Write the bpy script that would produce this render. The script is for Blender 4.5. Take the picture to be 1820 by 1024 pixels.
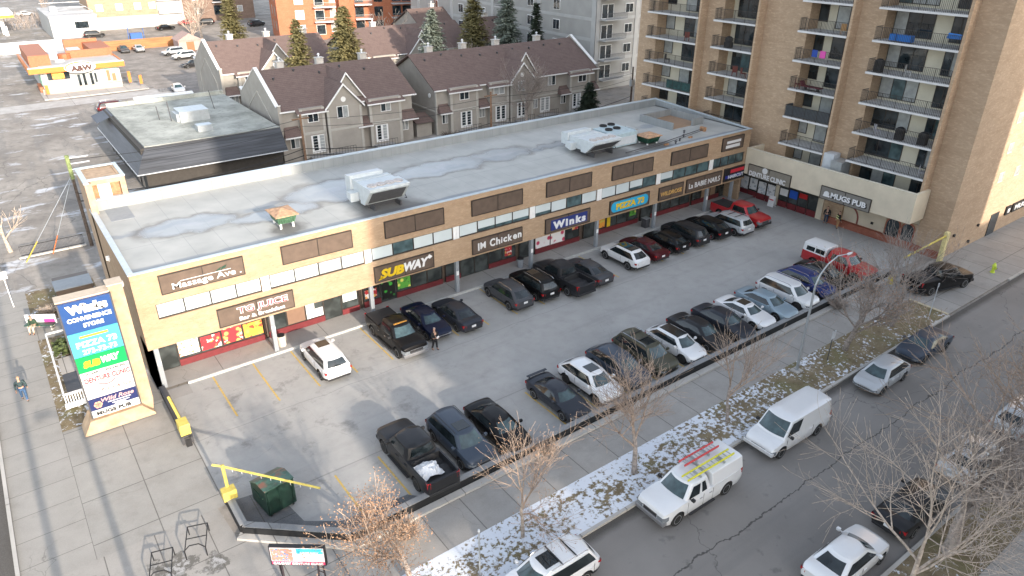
import bpy, bmesh, math, random
from math import sin, cos, pi, sqrt, radians, tan
from mathutils import Vector, Matrix, Euler
for o in list(bpy.data.objects): bpy.data.objects.remove(o, do_unlink=True)
SC = bpy.context.scene
COL = SC.collection
# ---------------- camera ----------------
YAW, PITCH, ROLL, FPX = 0.632, -0.474, 0.004, 1275.2
fw = Vector((sin(YAW)*cos(PITCH), cos(YAW)*cos(PITCH), sin(PITCH)))
rt = Vector((cos(YAW), -sin(YAW), 0)); up = rt.cross(fw)
rt, up = cos(ROLL)*rt+sin(ROLL)*up, -sin(ROLL)*rt+cos(ROLL)*up
cd = bpy.data.cameras.new('camera'); cam = bpy.data.objects.new('camera', cd); COL.objects.link(cam)
cd.sensor_width = 36; cd.lens = FPX/1820*36; cd.clip_start = .1; cd.clip_end = 3000
M = Matrix((( rt.x, up.x, -fw.x, -11.674),( rt.y, up.y, -fw.y, -43.041),( rt.z, up.z, -fw.z, 26.433),(0,0,0,1)))
cam.matrix_world = M
SC.camera = cam
# ---------------- light ----------------
SUN_EL, SUN_AZ = radians(17), radians(-89.5)          # low winter sun over the street side
w = bpy.data.worlds.new('World'); SC.world = w; w.use_nodes = True
nt = w.node_tree; sky = nt.nodes.new('ShaderNodeTexSky'); sky.sky_type = 'NISHITA'; sky.sun_disc = False
sky.sun_elevation = SUN_EL; sky.sun_rotation = pi/2-SUN_AZ; sky.air_density = 1.0; sky.dust_density = 1.5; sky.ozone_density = 1.0
hs=nt.nodes.new('ShaderNodeHueSaturation'); hs.inputs['Saturation'].default_value=.52; nt.links.new(sky.outputs[0], hs.inputs['Color']); nt.links.new(hs.outputs[0], nt.nodes['Background'].inputs[0]); nt.nodes['Background'].inputs[1].default_value = .145
sl = bpy.data.lights.new('sun', 'SUN'); sl.energy = 2.3; sl.angle = radians(.6); sl.color = (1, .87, .73)
so = bpy.data.objects.new('sun', sl); COL.objects.link(so)
sd = Vector((cos(SUN_AZ)*cos(SUN_EL), sin(SUN_AZ)*cos(SUN_EL), sin(SUN_EL)))
so.rotation_euler = sd.to_track_quat('Z', 'Y').to_euler(); so.location = (0, -60, 80)
SC.view_settings.view_transform = 'Standard'; SC.view_settings.look = 'None'
SC.view_settings.exposure = 1.78; SC.view_settings.gamma = 1
SC.render.engine = 'CYCLES'
SLOPE = .008
def gz(x): return SLOPE*x

# ---------------- object helpers ----------------
def tag(o, label=None, cat=None, group=None, kind=None):
    if label: o['label'] = label
    if cat: o['category'] = cat
    if group: o['group'] = group
    if kind: o['kind'] = kind
    return o
def empty(name, loc=(0,0,0), rz=0, label=None, cat=None, group=None):
    o = bpy.data.objects.new(name, None); COL.objects.link(o); o.location = loc; o.rotation_euler = (0,0,rz)
    o.empty_display_size = .3
    return tag(o, label, cat, group)
class MB:
    def __init__(s): s.v=[]; s.f=[]; s.m=[]
    def add(s, vs, fs, mi=0):
        b=len(s.v); s.v+= [tuple(q) for q in vs]
        for f in fs: s.f.append(tuple(i+b for i in f)); s.m.append(mi)
        return s
    def box(s, x0,x1,y0,y1,z0,z1, mi=0):
        vs=[(x0,y0,z0),(x1,y0,z0),(x1,y1,z0),(x0,y1,z0),(x0,y0,z1),(x1,y0,z1),(x1,y1,z1),(x0,y1,z1)]
        return s.add(vs,[(0,3,2,1),(4,5,6,7),(0,1,5,4),(1,2,6,5),(2,3,7,6),(3,0,4,7)],mi)
    def quad(s,a,b,c,d,mi=0): return s.add([a,b,c,d],[(0,1,2,3)],mi)
    def prism(s, poly, z0, z1, mi=0):               # poly: [(x,y)]
        n=len(poly); vs=[(x,y,z0) for x,y in poly]+[(x,y,z1) for x,y in poly]
        fs=[tuple(range(n-1,-1,-1)),tuple(range(n,2*n))]+[(i,(i+1)%n,(i+1)%n+n,i+n) for i in range(n)]
        return s.add(vs,fs,mi)
    def extr(s, poly, axis, a0, a1, mi=0):           # poly in the other two axes
        n=len(poly); L=[]
        for a in (a0,a1):
            for p,q in poly: L.append((a,p,q) if axis=='x' else (p,a,q) if axis=='y' else (p,q,a))
        fs=[tuple(range(n-1,-1,-1)),tuple(range(n,2*n))]+[(i,(i+1)%n,(i+1)%n+n,i+n) for i in range(n)]
        return s.add(L,fs,mi)
    def tube(s, pts, r, n=6, mi=0, cap=True):
        pts=[Vector(p) for p in pts]; rs = r if isinstance(r,(list,tuple)) else [r]*len(pts)
        rings=[]; ref=None
        for i,p in enumerate(pts):
            d=(pts[min(i+1,len(pts)-1)]-pts[max(i-1,0)]).normalized()
            if ref is None: ref = Vector((0,0,1)) if abs(d.z)<.9 else Vector((1,0,0))
            a=d.cross(ref)
            if a.length<1e-4: a=d.cross(Vector((0,1,.3)))
            a.normalize(); b=d.cross(a).normalized()
            rings.append([tuple(p+rs[i]*(cos(2*pi*k/n)*a+sin(2*pi*k/n)*b)) for k in range(n)])
        vs=[q for R in rings for q in R]; fs=[]
        for i in range(len(rings)-1):
            for k in range(n):
                fs.append((i*n+k,i*n+(k+1)%n,(i+1)*n+(k+1)%n,(i+1)*n+k))
        if cap: fs.append(tuple(range(n-1,-1,-1))); fs.append(tuple((len(rings)-1)*n+k for k in range(n)))
        return s.add(vs,fs,mi)
    def bar(s,a,b,w=.05,mi=0): return s.tube([a,b],w*.6,4,mi)
    def lathe(s, prof, c=(0,0,0), n=16, axis='z', mi=0):
        vs=[]; fs=[]
        for r,h in prof:
            for k in range(n):
                x,y=r*cos(2*pi*k/n),r*sin(2*pi*k/n)
                vs.append((c[0]+x,c[1]+y,c[2]+h) if axis=='z' else (c[0]+x,c[1]+h,c[2]+y) if axis=='y' else (c[0]+h,c[1]+x,c[2]+y))
        m=len(prof)
        for i in range(m-1):
            for k in range(n): fs.append((i*n+k,i*n+(k+1)%n,(i+1)*n+(k+1)%n,(i+1)*n+k))
        fs.append(tuple(range(n-1,-1,-1))); fs.append(tuple((m-1)*n+k for k in range(n)))
        return s.add(vs,fs,mi)
    def build(s, name, mats, parent=None, smooth=False, bevel=0, rz=None, loc=None, flip=True):
        me=bpy.data.meshes.new(name); me.from_pydata(s.v,[],s.f)
        mats = mats if isinstance(mats,(list,tuple)) else [mats]
        for m in mats: me.materials.append(m)
        if len(mats)>1: me.polygons.foreach_set('material_index',s.m)
        if flip:
            bm=bmesh.new(); bm.from_mesh(me); bmesh.ops.recalc_face_normals(bm,faces=bm.faces); bm.to_mesh(me); bm.free()
        if smooth:
            me.polygons.foreach_set('use_smooth',[True]*len(me.polygons))
            me.update()
            try: me.set_sharp_from_angle(angle=radians(smooth if smooth is not True else 38))
            except Exception: pass
        me.update()
        o=bpy.data.objects.new(name,me); COL.objects.link(o)
        if parent: o.parent=parent
        if loc: o.location=loc
        if rz is not None: o.rotation_euler=(0,0,rz)
        if bevel:
            b=o.modifiers.new('b','BEVEL'); b.width=bevel; b.segments=2; b.limit_method='ANGLE'
        return o
def box(name, mat, x0,x1,y0,y1,z0,z1, parent=None, bevel=0):
    return MB().box(x0,x1,y0,y1,z0,z1).build(name,mat,parent,bevel=bevel)
def copy_tree(o, parent=None):
    c=o.copy(); COL.objects.link(c); c.parent=parent
    for ch in list(o.children): copy_tree(ch,c)
    return c
FACE_Y = Euler((pi/2,0,0)).to_matrix().to_4x4()                 # reads on a wall facing -y
FACE_X = Euler((pi/2,0,-pi/2)).to_matrix().to_4x4()             # reads on a wall facing -x
def text(name, s, loc, h, mat, rot=FACE_Y, width=None, bold=.02, ext=.03, parent=None, shear=0, spin=0, space=1.0, align='C'):
    """lettering of cap height h (m) and given width, centred on loc"""
    cu=bpy.data.curves.new('t','FONT'); cu.body=s; cu.size=1; cu.offset=bold; cu.extrude=.02; cu.shear=shear; cu.space_character=space
    cu.resolution_u=3
    t=bpy.data.objects.new('t',cu); COL.objects.link(t)
    dg=bpy.context.evaluated_depsgraph_get(); me=bpy.data.meshes.new_from_object(t.evaluated_get(dg))
    bpy.data.objects.remove(t)
    xs=[v.co.x for v in me.vertices]; ys=[v.co.y for v in me.vertices]
    if not xs: return None
    sx=xs and (max(xs)-min(xs)); syy=max(ys)-min(ys)
    ky=h/syy; kx=(width/sx) if width else ky
    cx=(max(xs)+min(xs))/2; cy=(max(ys)+min(ys))/2
    if align=='L': cx=min(xs)
    for v in me.vertices: v.co=Vector(((v.co.x-cx)*kx,(v.co.y-cy)*ky,v.co.z/.02*ext*.5))
    me.transform(Matrix.Translation(Vector(loc)) @ rot @ Matrix.Rotation(spin,4,'Z'))
    me.materials.clear(); me.materials.append(mat)
    o=bpy.data.objects.new(name,me); COL.objects.link(o)
    if parent: o.parent=parent
    return o
# ---------------- material helpers ----------------
class NT:
    def __init__(s,name,rough=.8,metal=0,spec=.5):
        s.mat=bpy.data.materials.new(name); s.mat.use_nodes=True; s.t=s.mat.node_tree; s.b=s.t.nodes['Principled BSDF']
        s.b.inputs['Roughness'].default_value=rough; s.b.inputs['Metallic'].default_value=metal
        s.b.inputs['Specular IOR Level'].default_value=spec
        s.tc=s.t.nodes.new('ShaderNodeTexCoord'); s.P=s.tc.outputs['Object']
    def L(s,a,b): s.t.links.new(a,b)
    def n(s,ty,**kw):
        nd=s.t.nodes.new(ty)
        for k,v in kw.items(): setattr(nd,k,v)
        return nd
    def setin(s,nd,i,v):
        if hasattr(v,'is_output') : s.L(v,nd.inputs[i])
        else:
            if isinstance(v,(tuple,list)) and len(v)==3 and nd.inputs[i].type=='RGBA': v=(*v,1)
            nd.inputs[i].default_value=v
    def map(s,scale=(1,1,1),rot=(0,0,0),loc=(0,0,0),vec=None):
        m=s.n('ShaderNodeMapping'); s.L(vec or s.P,m.inputs[0]); m.inputs['Scale'].default_value=scale; m.inputs['Rotation'].default_value=rot; m.inputs['Location'].default_value=loc
        return m.outputs[0]
    def noise(s,scale,detail=4,vec=None,rough=.55,dist=0):
        t=s.n('ShaderNodeTexNoise'); s.L(vec or s.P,t.inputs['Vector']); t.inputs['Scale'].default_value=scale; t.inputs['Detail'].default_value=detail
        t.inputs['Roughness'].default_value=rough; t.inputs['Distortion'].default_value=dist
        return t.outputs['Fac']
    def vor(s,scale,feature='DISTANCE_TO_EDGE',vec=None,out='Distance'):
        t=s.n('ShaderNodeTexVoronoi',feature=feature); s.L(vec or s.P,t.inputs['Vector']); t.inputs['Scale'].default_value=scale
        return t.outputs[out]
    def ramp(s,f,a,b,v0=0.,v1=1.):
        m=s.n('ShaderNodeMapRange'); s.setin(m,0,f); m.inputs[1].default_value=a; m.inputs[2].default_value=b; m.inputs[3].default_value=v0; m.inputs[4].default_value=v1
        return m.outputs[0]
    def math(s,op,a,b=0.):
        m=s.n('ShaderNodeMath',operation=op); s.setin(m,0,a); s.setin(m,1,b); return m.outputs[0]
    def mix(s,f,a,b,mode='MIX'):
        m=s.n('ShaderNodeMix',data_type='RGBA',blend_type=mode); s.setin(m,0,f)
        for i,v in ((6,a),(7,b)):
            if hasattr(v,'is_output'): s.L(v,m.inputs[i])
            else: m.inputs[i].default_value=(*v,1) if len(v)==3 else v
        return m.outputs[2]
    def color(s,c): s.setin(s.b,'Base Color',c if not isinstance(c,tuple) else (*c,1))
    def bump(s,h,strength=.3,dist=.02):
        b=s.n('ShaderNodeBump'); b.inputs['Strength'].default_value=strength; b.inputs['Distance'].default_value=dist
        s.L(h,b.inputs['Height']); s.L(b.outputs[0],s.b.inputs['Normal'])
    def warp(s,scale,amt,vec=None):
        t=s.n('ShaderNodeTexNoise'); s.L(vec or s.P,t.inputs['Vector']); t.inputs['Scale'].default_value=scale; t.inputs['Detail'].default_value=3
        v=s.n('ShaderNodeVectorMath',operation='SUBTRACT'); s.L(t.outputs['Color'],v.inputs[0]); v.inputs[1].default_value=(.5,.5,.5)
        k=s.n('ShaderNodeVectorMath',operation='SCALE'); s.L(v.outputs[0],k.inputs[0]); k.inputs['Scale'].default_value=amt
        a=s.n('ShaderNodeVectorMath',operation='ADD'); s.L(vec or s.P,a.inputs[0]); s.L(k.outputs[0],a.inputs[1])
        return a.outputs[0]
    def line(s,coord,pos,halfw):     # 1 on a line
        d=s.math('ABSOLUTE',s.math('SUBTRACT',coord,pos)); return s.ramp(d,halfw*.7,halfw,1,0)
    def grid(s,coord,pitch,off,halfw):   # 1 on regularly spaced joints
        m=s.math('PINGPONG',s.math('SUBTRACT',coord,off),pitch/2); return s.ramp(m,halfw*.6,halfw,1,0)
    def xyz(s,vec=None):
        q=s.n('ShaderNodeSeparateXYZ'); s.L(vec or s.P,q.inputs[0]); return q.outputs
_mc={}
def plain(name,c,rough=.6,metal=0,var=.06,scale=3,spec=.5,coat=0,trans=0):
    if name in _mc: return _mc[name]
    N=NT(name,rough,metal,spec)
    if var:
        f=N.noise(scale,4); N.color(N.mix(N.ramp(f,.3,.7),tuple(x*(1-var*1.6) for x in c),tuple(min(1,x*(1+var)) for x in c)))
    else: N.color(c)
    if coat: N.b.inputs['Coat Weight'].default_value=coat; N.b.inputs['Coat Roughness'].default_value=.04
    _mc[name]=N.mat; return N.mat
def wallvec(N):
    q=N.xyz(); c=N.n('ShaderNodeCombineXYZ'); N.L(N.math('ADD',q[0],q[1]),c.inputs[0]); N.L(q[2],c.inputs[1]); return c.outputs[0]
def brick(name,c1,c2,mortar,bw=.24,bh=.075,var=.12,streak=.25,rough=.88):
    N=NT(name,rough,0,.25); v=wallvec(N)
    b=N.n('ShaderNodeTexBrick'); N.L(v,b.inputs['Vector']); b.inputs['Scale'].default_value=1
    b.inputs['Brick Width'].default_value=bw; b.inputs['Row Height'].default_value=bh; b.inputs['Mortar Size'].default_value=.008; b.inputs['Bias'].default_value=0
    b.inputs['Color1'].default_value=(*c1,1); b.inputs['Color2'].default_value=(*c2,1); b.inputs['Mortar'].default_value=(*mortar,1)
    col=N.mix(N.ramp(N.noise(1,5,N.map((.6,1.5,1),vec=v),.65),.25,.75),b.outputs['Color'],tuple(x*(1-streak) for x in c1))
    col=N.mix(N.math('MULTIPLY',N.ramp(N.noise(1,4,N.map((2.2,5.5,1),vec=v),.7),.52,.62),.42),col,tuple(min(1,x*1.22) for x in c2))
    col=N.mix(N.math('MULTIPLY',N.ramp(N.noise(1,4,N.map((2.6,7,1),loc=(9,4,0),vec=v),.7),.56,.66),.35),col,tuple(x*.62 for x in c1))
    col=N.mix(N.math('MULTIPLY',N.ramp(N.noise(.35,3,v),.35,.7),var*2),col,tuple(x*.72 for x in c1))
    N.color(col); N.bump(b.outputs['Fac'],.2,.005); return N.mat
# ---------------- materials ----------------
M_={}
M_['brick']=brick('tan_brick',(.38,.26,.165),(.45,.325,.215),(.46,.36,.27),streak=.14)
M_['tower_brick']=brick('tower_brick',(.45,.32,.215),(.53,.395,.275),(.46,.36,.27),streak=.2)
M_['brick_red']=brick('red_brick',(.33,.11,.07),(.38,.14,.09),(.3,.2,.16))
M_['orange_brick']=brick('orange_brick',(.42,.15,.08),(.50,.19,.105),(.42,.24,.16),streak=.12)
M_['far_brick']=brick('far_brick',(.36,.25,.165),(.43,.31,.21),(.45,.36,.28))
M_['dark_brick']=brick('dark_brick',(.2,.14,.11),(.26,.18,.14),(.25,.2,.17))
M_['cream']=plain('cream_stucco',(.60,.53,.41),.85,var=.07,scale=.8)
M_['cream2']=plain('cream_panel',(.62,.58,.47),.85,var=.05,scale=1)
M_['stucco']=plain('grey_stucco',(.34,.315,.28),.9,var=.08,scale=.7)
M_['stucco_trim']=plain('stucco_trim',(.44,.42,.38),.85,var=.05)
M_['offwhite']=plain('off_white_render',(.44,.44,.43),.85,var=.06,scale=.5)
M_['greywall']=plain('grey_render',(.36,.355,.34),.9,var=.06,scale=.4)
M_['white']=plain('white_paint',(.78,.78,.77),.5,var=.03)
M_['signwhite']=plain('sign_white',(.72,.72,.72),.35,var=0)
M_['black']=plain('black_paint',(.012,.012,.014),.6,var=.2)
M_['darkgrey']=plain('dark_grey_paint',(.06,.06,.065),.5,var=.1)
M_['midgrey']=plain('grey_paint',(.25,.27,.29),.5,var=.06)
M_['lightgrey']=plain('light_grey_metal',(.52,.55,.58),.45,metal=.0,var=.08,scale=2)
M_['galv']=plain('galvanised_steel',(.45,.48,.5),.4,metal=.6,var=.08)
M_['chrome']=plain('chrome',(.75,.75,.76),.15,metal=1,var=0)
M_['panel_brown']=plain('brown_metal_panel',(.115,.082,.062),.5,var=.12,scale=2)
M_['frame_dark']=plain('dark_frame',(.03,.025,.022),.5,var=0)
M_['redbase']=plain('red_painted_base',(.15,.022,.026),.5,var=.12)
M_['yellow']=plain('yellow_paint',(.56,.45,.10),.5,var=.1,scale=4)
M_['red']=plain('red_plastic',(.45,.02,.02),.35,var=0)
M_['orange']=plain('orange_paint',(.55,.17,.02),.5,var=.05)
M_['rust']=plain('rust_panel',(.36,.12,.05),.6,var=.12)
M_['wood']=plain('weathered_wood',(.35,.19,.10),.8,var=.25,scale=5)
M_['pole']=plain('pole_wood',(.22,.13,.08),.85,var=.2,scale=6)
M_['greenpaint']=plain('green_paint',(.015,.06,.04),.45,var=.2)
M_['blind']=plain('window_blind',(.56,.62,.63),.35,var=.04,scale=1,coat=.6)
M_['curtain']=plain('window_curtain',(.34,.36,.36),.5,var=.15,scale=2,coat=.6)
M_['deck']=plain('concrete_slab',(.60,.60,.60),.8,var=.06,scale=1)
M_['grass_green']=plain('hedge_green',(.09,.12,.04),.9,var=.4,scale=8)
M_['vent']=plain('vent_metal',(.09,.09,.095),.6,var=.1)
def glass_mat(name,c=(.012,.018,.022),lo=.35):
    N=NT(name,.06,0,.5); v=N.noise(.9,2); N.color(N.mix(N.ramp(v,.4,.62),c,tuple(x*2.2+.01 for x in c)))
    N.b.inputs['IOR'].default_value=1.55; N.b.inputs['Coat Weight'].default_value=lo; N.b.inputs['Coat Roughness'].default_value=.03
    return N.mat
M_['glass']=glass_mat('window_glass'); M_['glass_teal']=glass_mat('teal_window_glass',(.035,.06,.065)); M_['glass_shop']=glass_mat('shop_glass',(.025,.03,.03))
M_['carglass']=glass_mat('car_glass',(.008,.012,.014),.25)
M_['cargrey']=plain('windscreen_interior',(.035,.065,.072),.08,var=.35,scale=2.2,coat=.6)
def asphalt():
    N=NT('lot_asphalt',.88,0,.25); q=N.xyz()
    n1=N.noise(.22,5,rough=.6); n2=N.noise(1.3,6,rough=.65); n3=N.noise(14,4)
    c=N.mix(N.ramp(n1,.3,.7),(.315,.312,.30),(.385,.382,.37))
    c=N.mix(N.math('MULTIPLY',N.ramp(n2,.45,.7),.5),c,(.28,.275,.268))
    st=N.math('MULTIPLY',N.ramp(N.noise(.5,6,N.map((1,1,1),loc=(7,3,0)),.7),.56,.68),N.ramp(q[0],12,2,.15,.75))
    c=N.mix(st,c,(.17,.165,.16))
    # scuffed tyre streaks along the aisle
    sk=N.ramp(N.noise(1,4,N.map((.09,1.1,1),rot=(0,0,.06))),.56,.68,0,.25); c=N.mix(sk,c,(.2,.2,.2))
    # oil stains under the stalls
    o=N.ramp(N.noise(1.1,3,N.map((1,1,1),loc=(2,9,0))),.66,.74,0,.6)
    band=N.math('MAXIMUM',N.line(q[1],-3.6,1.6),N.line(q[1],-15.3,1.6)); c=N.mix(N.math('MULTIPLY',o,band),c,(.06,.058,.055))
    seam=N.math('MAXIMUM',N.line(q[1],-13.3,.045),N.line(N.math('ADD',q[1],N.math('MULTIPLY',N.noise(.3,2),.6)),-6.1,.03))
    c=N.mix(N.math('MULTIPLY',seam,.35),c,(.1,.1,.1))
    ck=N.ramp(N.vor(.16,vec=N.warp(.6,1.4)),0,.0035,1,0); c=N.mix(N.math('MULTIPLY',ck,.18),c,(.08,.08,.08))
    c=N.mix(N.ramp(n3,.35,.75,0,.2),c,(.42,.41,.40))
    N.color(c); N.bump(n3,.25,.01); return N.mat
def road():
    N=NT('road_asphalt',.85,0,.3); q=N.xyz()
    n1=N.noise(.15,5,rough=.6); n3=N.noise(16,4)
    c=N.mix(N.ramp(n1,.3,.7),(.185,.172,.16),(.25,.235,.22))
    c=N.mix(N.ramp(N.noise(1,4,N.map((.05,.9,1))),.5,.66,0,.35),c,(.15,.145,.14))
    ck=N.ramp(N.vor(.075,vec=N.warp(.9,1.3,N.map((1,1.5,1)))),0,.003,1,0); c=N.mix(N.math('MULTIPLY',ck,.7),c,(.06,.058,.055))
    lg=N.ramp(N.math('ABSOLUTE',N.math('SUBTRACT',N.math('ADD',q[1],N.math('MULTIPLY',N.noise(.35,5,rough=.7),1.3)),-28.15)),.02,.05,1,0); c=N.mix(N.math('MULTIPLY',lg,.85),c,(.035,.033,.032))
    gut=N.ramp(N.math('ADD',q[1],N.math('MULTIPLY',N.noise(.8,4),.3)),-25.2,-24.8,0,.8); c=N.mix(gut,c,(.05,.045,.04))
    c=N.mix(N.ramp(N.noise(1.2,5),.62,.7,0,.5),c,(.08,.078,.075))
    c=N.mix(N.ramp(n3,.35,.75,0,.2),c,(.25,.24,.22)); N.color(c); N.bump(n3,.3,.01); return N.mat
def concrete(name,c1,c2,px,py,ox=0,oy=0,jw=.03,dirt=.35,snow=0,wet=()):
    N=NT(name,.85,0,.3); q=N.xyz()
    c=N.mix(N.ramp(N.noise(.7,5,rough=.6),.3,.7),c1,c2)
    # each cast slab its own tone
    cell=N.n('ShaderNodeCombineXYZ'); N.L(N.math('FLOOR',N.math('DIVIDE',N.math('SUBTRACT',q[0],ox),px)),cell.inputs[0]); N.L(N.math('FLOOR',N.math('DIVIDE',N.math('SUBTRACT',q[1],oy),py)),cell.inputs[1])
    wn=N.n('ShaderNodeTexWhiteNoise',noise_dimensions='2D'); N.L(cell.outputs[0],wn.inputs['Vector'])
    c=N.mix(N.ramp(wn.outputs['Value'],0,1,0,.16),c,tuple(x*.68 for x in c1))
    c=N.mix(N.ramp(N.noise(.9,5,rough=.7),.52,.72,0,dirt),c,tuple(x*.6 for x in c1))
    j=N.math('MAXIMUM',N.grid(q[0],px,ox,jw),N.grid(q[1],py,oy,jw)); c=N.mix(N.math('MULTIPLY',j,.75),c,(.06,.055,.05))
    ck=N.ramp(N.vor(.22,vec=N.warp(.9,1.0)),0,.004,1,0); c=N.mix(N.math('MULTIPLY',ck,N.ramp(N.noise(.2,2),.5,.6,0,.5)),c,(.07,.065,.06))
    c=N.mix(N.ramp(N.noise(18,3),.35,.75,0,.15),c,(.5,.48,.45))
    for (x,y,r) in wet:      # melting snow and wet stains round the racks
        dx=N.math('SUBTRACT',q[0],x); dy=N.math('SUBTRACT',q[1],y); d=N.math('ADD',N.math('SQRT',N.math('ADD',N.math('MULTIPLY',dx,dx),N.math('MULTIPLY',dy,dy))),N.math('MULTIPLY',N.noise(1.7,5,rough=.7),2.6))
        c=N.mix(N.ramp(d,r+1.15,r+1.3,.8,0),c,(.10,.095,.085)); k=N.math('MULTIPLY',N.ramp(d,r+.8,r+1.3,1,0),N.ramp(N.noise(3.1,5,rough=.7),.50,.56)); c=N.mix(k,c,(.36,.355,.35))
    N.color(c); N.bump(N.noise(18,3),.2,.008); return N.mat
def plaza():       # paved corner with wet patches by the bike racks
    m=concrete('plaza_concrete',(.25,.24,.222),(.31,.30,.28),2.95,3.4,-13.1,-1.2); return m
def snowgrass(name,x0,x1,base=.0):
    N=NT(name,.9,0,.2); q=N.xyz()
    g=N.mix(N.ramp(N.noise(1.6,5,rough=.7),.35,.7),(.15,.115,.07),(.27,.22,.14)); g=N.mix(N.ramp(N.noise(.5,4),.5,.7,0,.7),g,(.16,.155,.07))
    g=N.mix(N.ramp(N.noise(22,4,rough=.8),.45,.7,0,.55),g,(.05,.035,.02))
    cover=N.ramp(q[0],x0,x1,.53,.40)
    n=N.math('ADD',N.math('MULTIPLY',N.noise(4.4,5,rough=.62),.68),N.math('MULTIPLY',N.noise(.7,3),.32))
    edge=N.math('MAXIMUM',N.line(q[1],-21.75,.55),N.line(q[1],-24.4,.35))
    th=N.math('SUBTRACT',N.math('ADD',cover,N.math('MULTIPLY',edge,N.ramp(q[0],15,34,.05,.03))),base)
    d=N.math('SUBTRACT',n,N.math('SUBTRACT',1.0,N.math('ADD',th,.0)))
    f=N.ramp(d,-.025,.04,0,1)
    c=N.mix(f,g,(.62,.65,.70)); N.color(c); N.bump(N.noise(9,5),.5,.03); return N.mat
def dirt(name='back_ground'):
    N=NT(name,.9,0,.25); q=N.xyz()
    c=N.mix(N.ramp(N.noise(.11,6,rough=.65),.35,.65),(.20,.18,.16),(.36,.33,.295))
    c=N.mix(N.ramp(N.noise(1,5,N.map((.5,.09,1),rot=(0,0,-1.2)),.65),.5,.62,0,.6),c,(.20,.19,.18))
    c=N.mix(N.ramp(N.noise(.9,5,rough=.7),.5,.7,0,.4),c,(.1,.09,.08))
    near=N.ramp(q[0],2,18,1,.25)
    s=N.ramp(N.noise(1,6,N.map((.16,.34,1),rot=(0,0,.25)),.7),.56,.63,0,1); c=N.mix(N.math('MULTIPLY',s,N.math('MULTIPLY',near,.75)),c,(.58,.60,.64))
    ck=N.ramp(N.vor(.13,vec=N.warp(.4,1.6)),0,.006,1,0); c=N.mix(N.math('MULTIPLY',ck,.5),c,(.06,.055,.05))
    N.color(c); N.bump(N.noise(8,5),.3,.02); return N.mat
def roofmat():
    N=NT('roof_membrane',.55,0,.4); q=N.xyz()
    c=N.mix(N.ramp(N.noise(.5,5),.3,.7),(.34,.345,.33),(.43,.43,.41))
    seam=N.math('MAXIMUM',N.grid(q[0],1.9,.3,.02),N.line(q[1],4.4,.03)); c=N.mix(N.math('MULTIPLY',seam,.6),c,(.22,.23,.24))
    # shallow puddles with dirty rims down the middle of the roof, joined by a damp strip
    wv=N.warp(.55,2.6); w=N.n('ShaderNodeSeparateXYZ'); N.L(wv,w.inputs[0]); d=None
    for (x,y,rx,ry) in ((-2.6,6.4,3.0,1.5),(2.8,5.2,3.2,1.0),(8.2,7.2,3.6,2.2),(17.5,7.3,4.4,1.7),(24.3,7.6,3.2,1.5),(30.5,7.3,3.0,.7)):
        dx=N.math('DIVIDE',N.math('SUBTRACT',w.outputs[0],x),rx); dy=N.math('DIVIDE',N.math('SUBTRACT',w.outputs[1],y),ry)
        k=N.math('SQRT',N.math('ADD',N.math('MULTIPLY',dx,dx),N.math('MULTIPLY',dy,dy))); d=k if d is None else N.math('MINIMUM',d,k)
    strip=N.ramp(N.math('ABSOLUTE',N.math('SUBTRACT',w.outputs[1],6.9)),.25,.6,.55,0); c=N.mix(N.math('MULTIPLY',strip,N.ramp(N.noise(.3,3),.4,.55)),c,(.17,.20,.24))
    f=N.ramp(d,.95,1.12,1,0); c=N.mix(N.math('MULTIPLY',f,.6),c,(.22,.235,.25))
    rim=N.math('MULTIPLY',N.ramp(N.math('ABSOLUTE',N.math('SUBTRACT',d,1.04)),.02,.32,1,0),N.ramp(N.noise(.5,4),.30,.5)); c=N.mix(N.math('MULTIPLY',rim,.6),c,(.13,.115,.10))
    c=N.mix(N.math('MULTIPLY',N.ramp(N.math('ADD',d,N.math('MULTIPLY',N.noise(2.2,5,rough=.7),.8)),.45,.8,1,0),.45),c,(.36,.36,.38))
    e=N.ramp(N.math('ADD',q[1],N.math('MULTIPLY',N.noise(.25,4),.8)),1.3,1.5,.75,0); c=N.mix(e,c,(.20,.225,.25))
    # dark stain patches round the plant
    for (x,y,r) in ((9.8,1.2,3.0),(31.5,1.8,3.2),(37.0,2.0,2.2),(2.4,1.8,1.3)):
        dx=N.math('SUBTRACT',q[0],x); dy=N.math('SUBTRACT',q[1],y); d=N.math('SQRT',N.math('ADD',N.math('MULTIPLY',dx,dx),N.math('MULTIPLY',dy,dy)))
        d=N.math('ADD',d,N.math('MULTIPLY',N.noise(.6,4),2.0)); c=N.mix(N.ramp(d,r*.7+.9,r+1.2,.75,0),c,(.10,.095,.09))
    N.color(c); N.L(N.ramp(f,0,1,.7,.25),N.b.inputs['Roughness']); return N.mat
def stainroof(name,a,b):
    N=NT(name,.8,0,.3); c=N.mix(N.ramp(N.noise(.35,5,rough=.65),.35,.65),a,b); c=N.mix(N.ramp(N.noise(2.2,5),.55,.7,0,.5),c,tuple(x*.6 for x in a)); N.color(c); return N.mat
def shingle(name,c1,c2):
    N=NT(name,.92,0,.2); q=N.xyz()
    c=N.mix(N.ramp(N.noise(1.3,5,rough=.7),.3,.7),c1,c2)
    r=N.grid(q[2],.16,0,.025); c=N.mix(N.math('MULTIPLY',r,.35),c,tuple(x*.5 for x in c1))
    c=N.mix(N.ramp(N.noise(11,3),.4,.7,0,.3),c,tuple(x*1.5 for x in c2)); N.color(c); return N.mat
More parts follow.
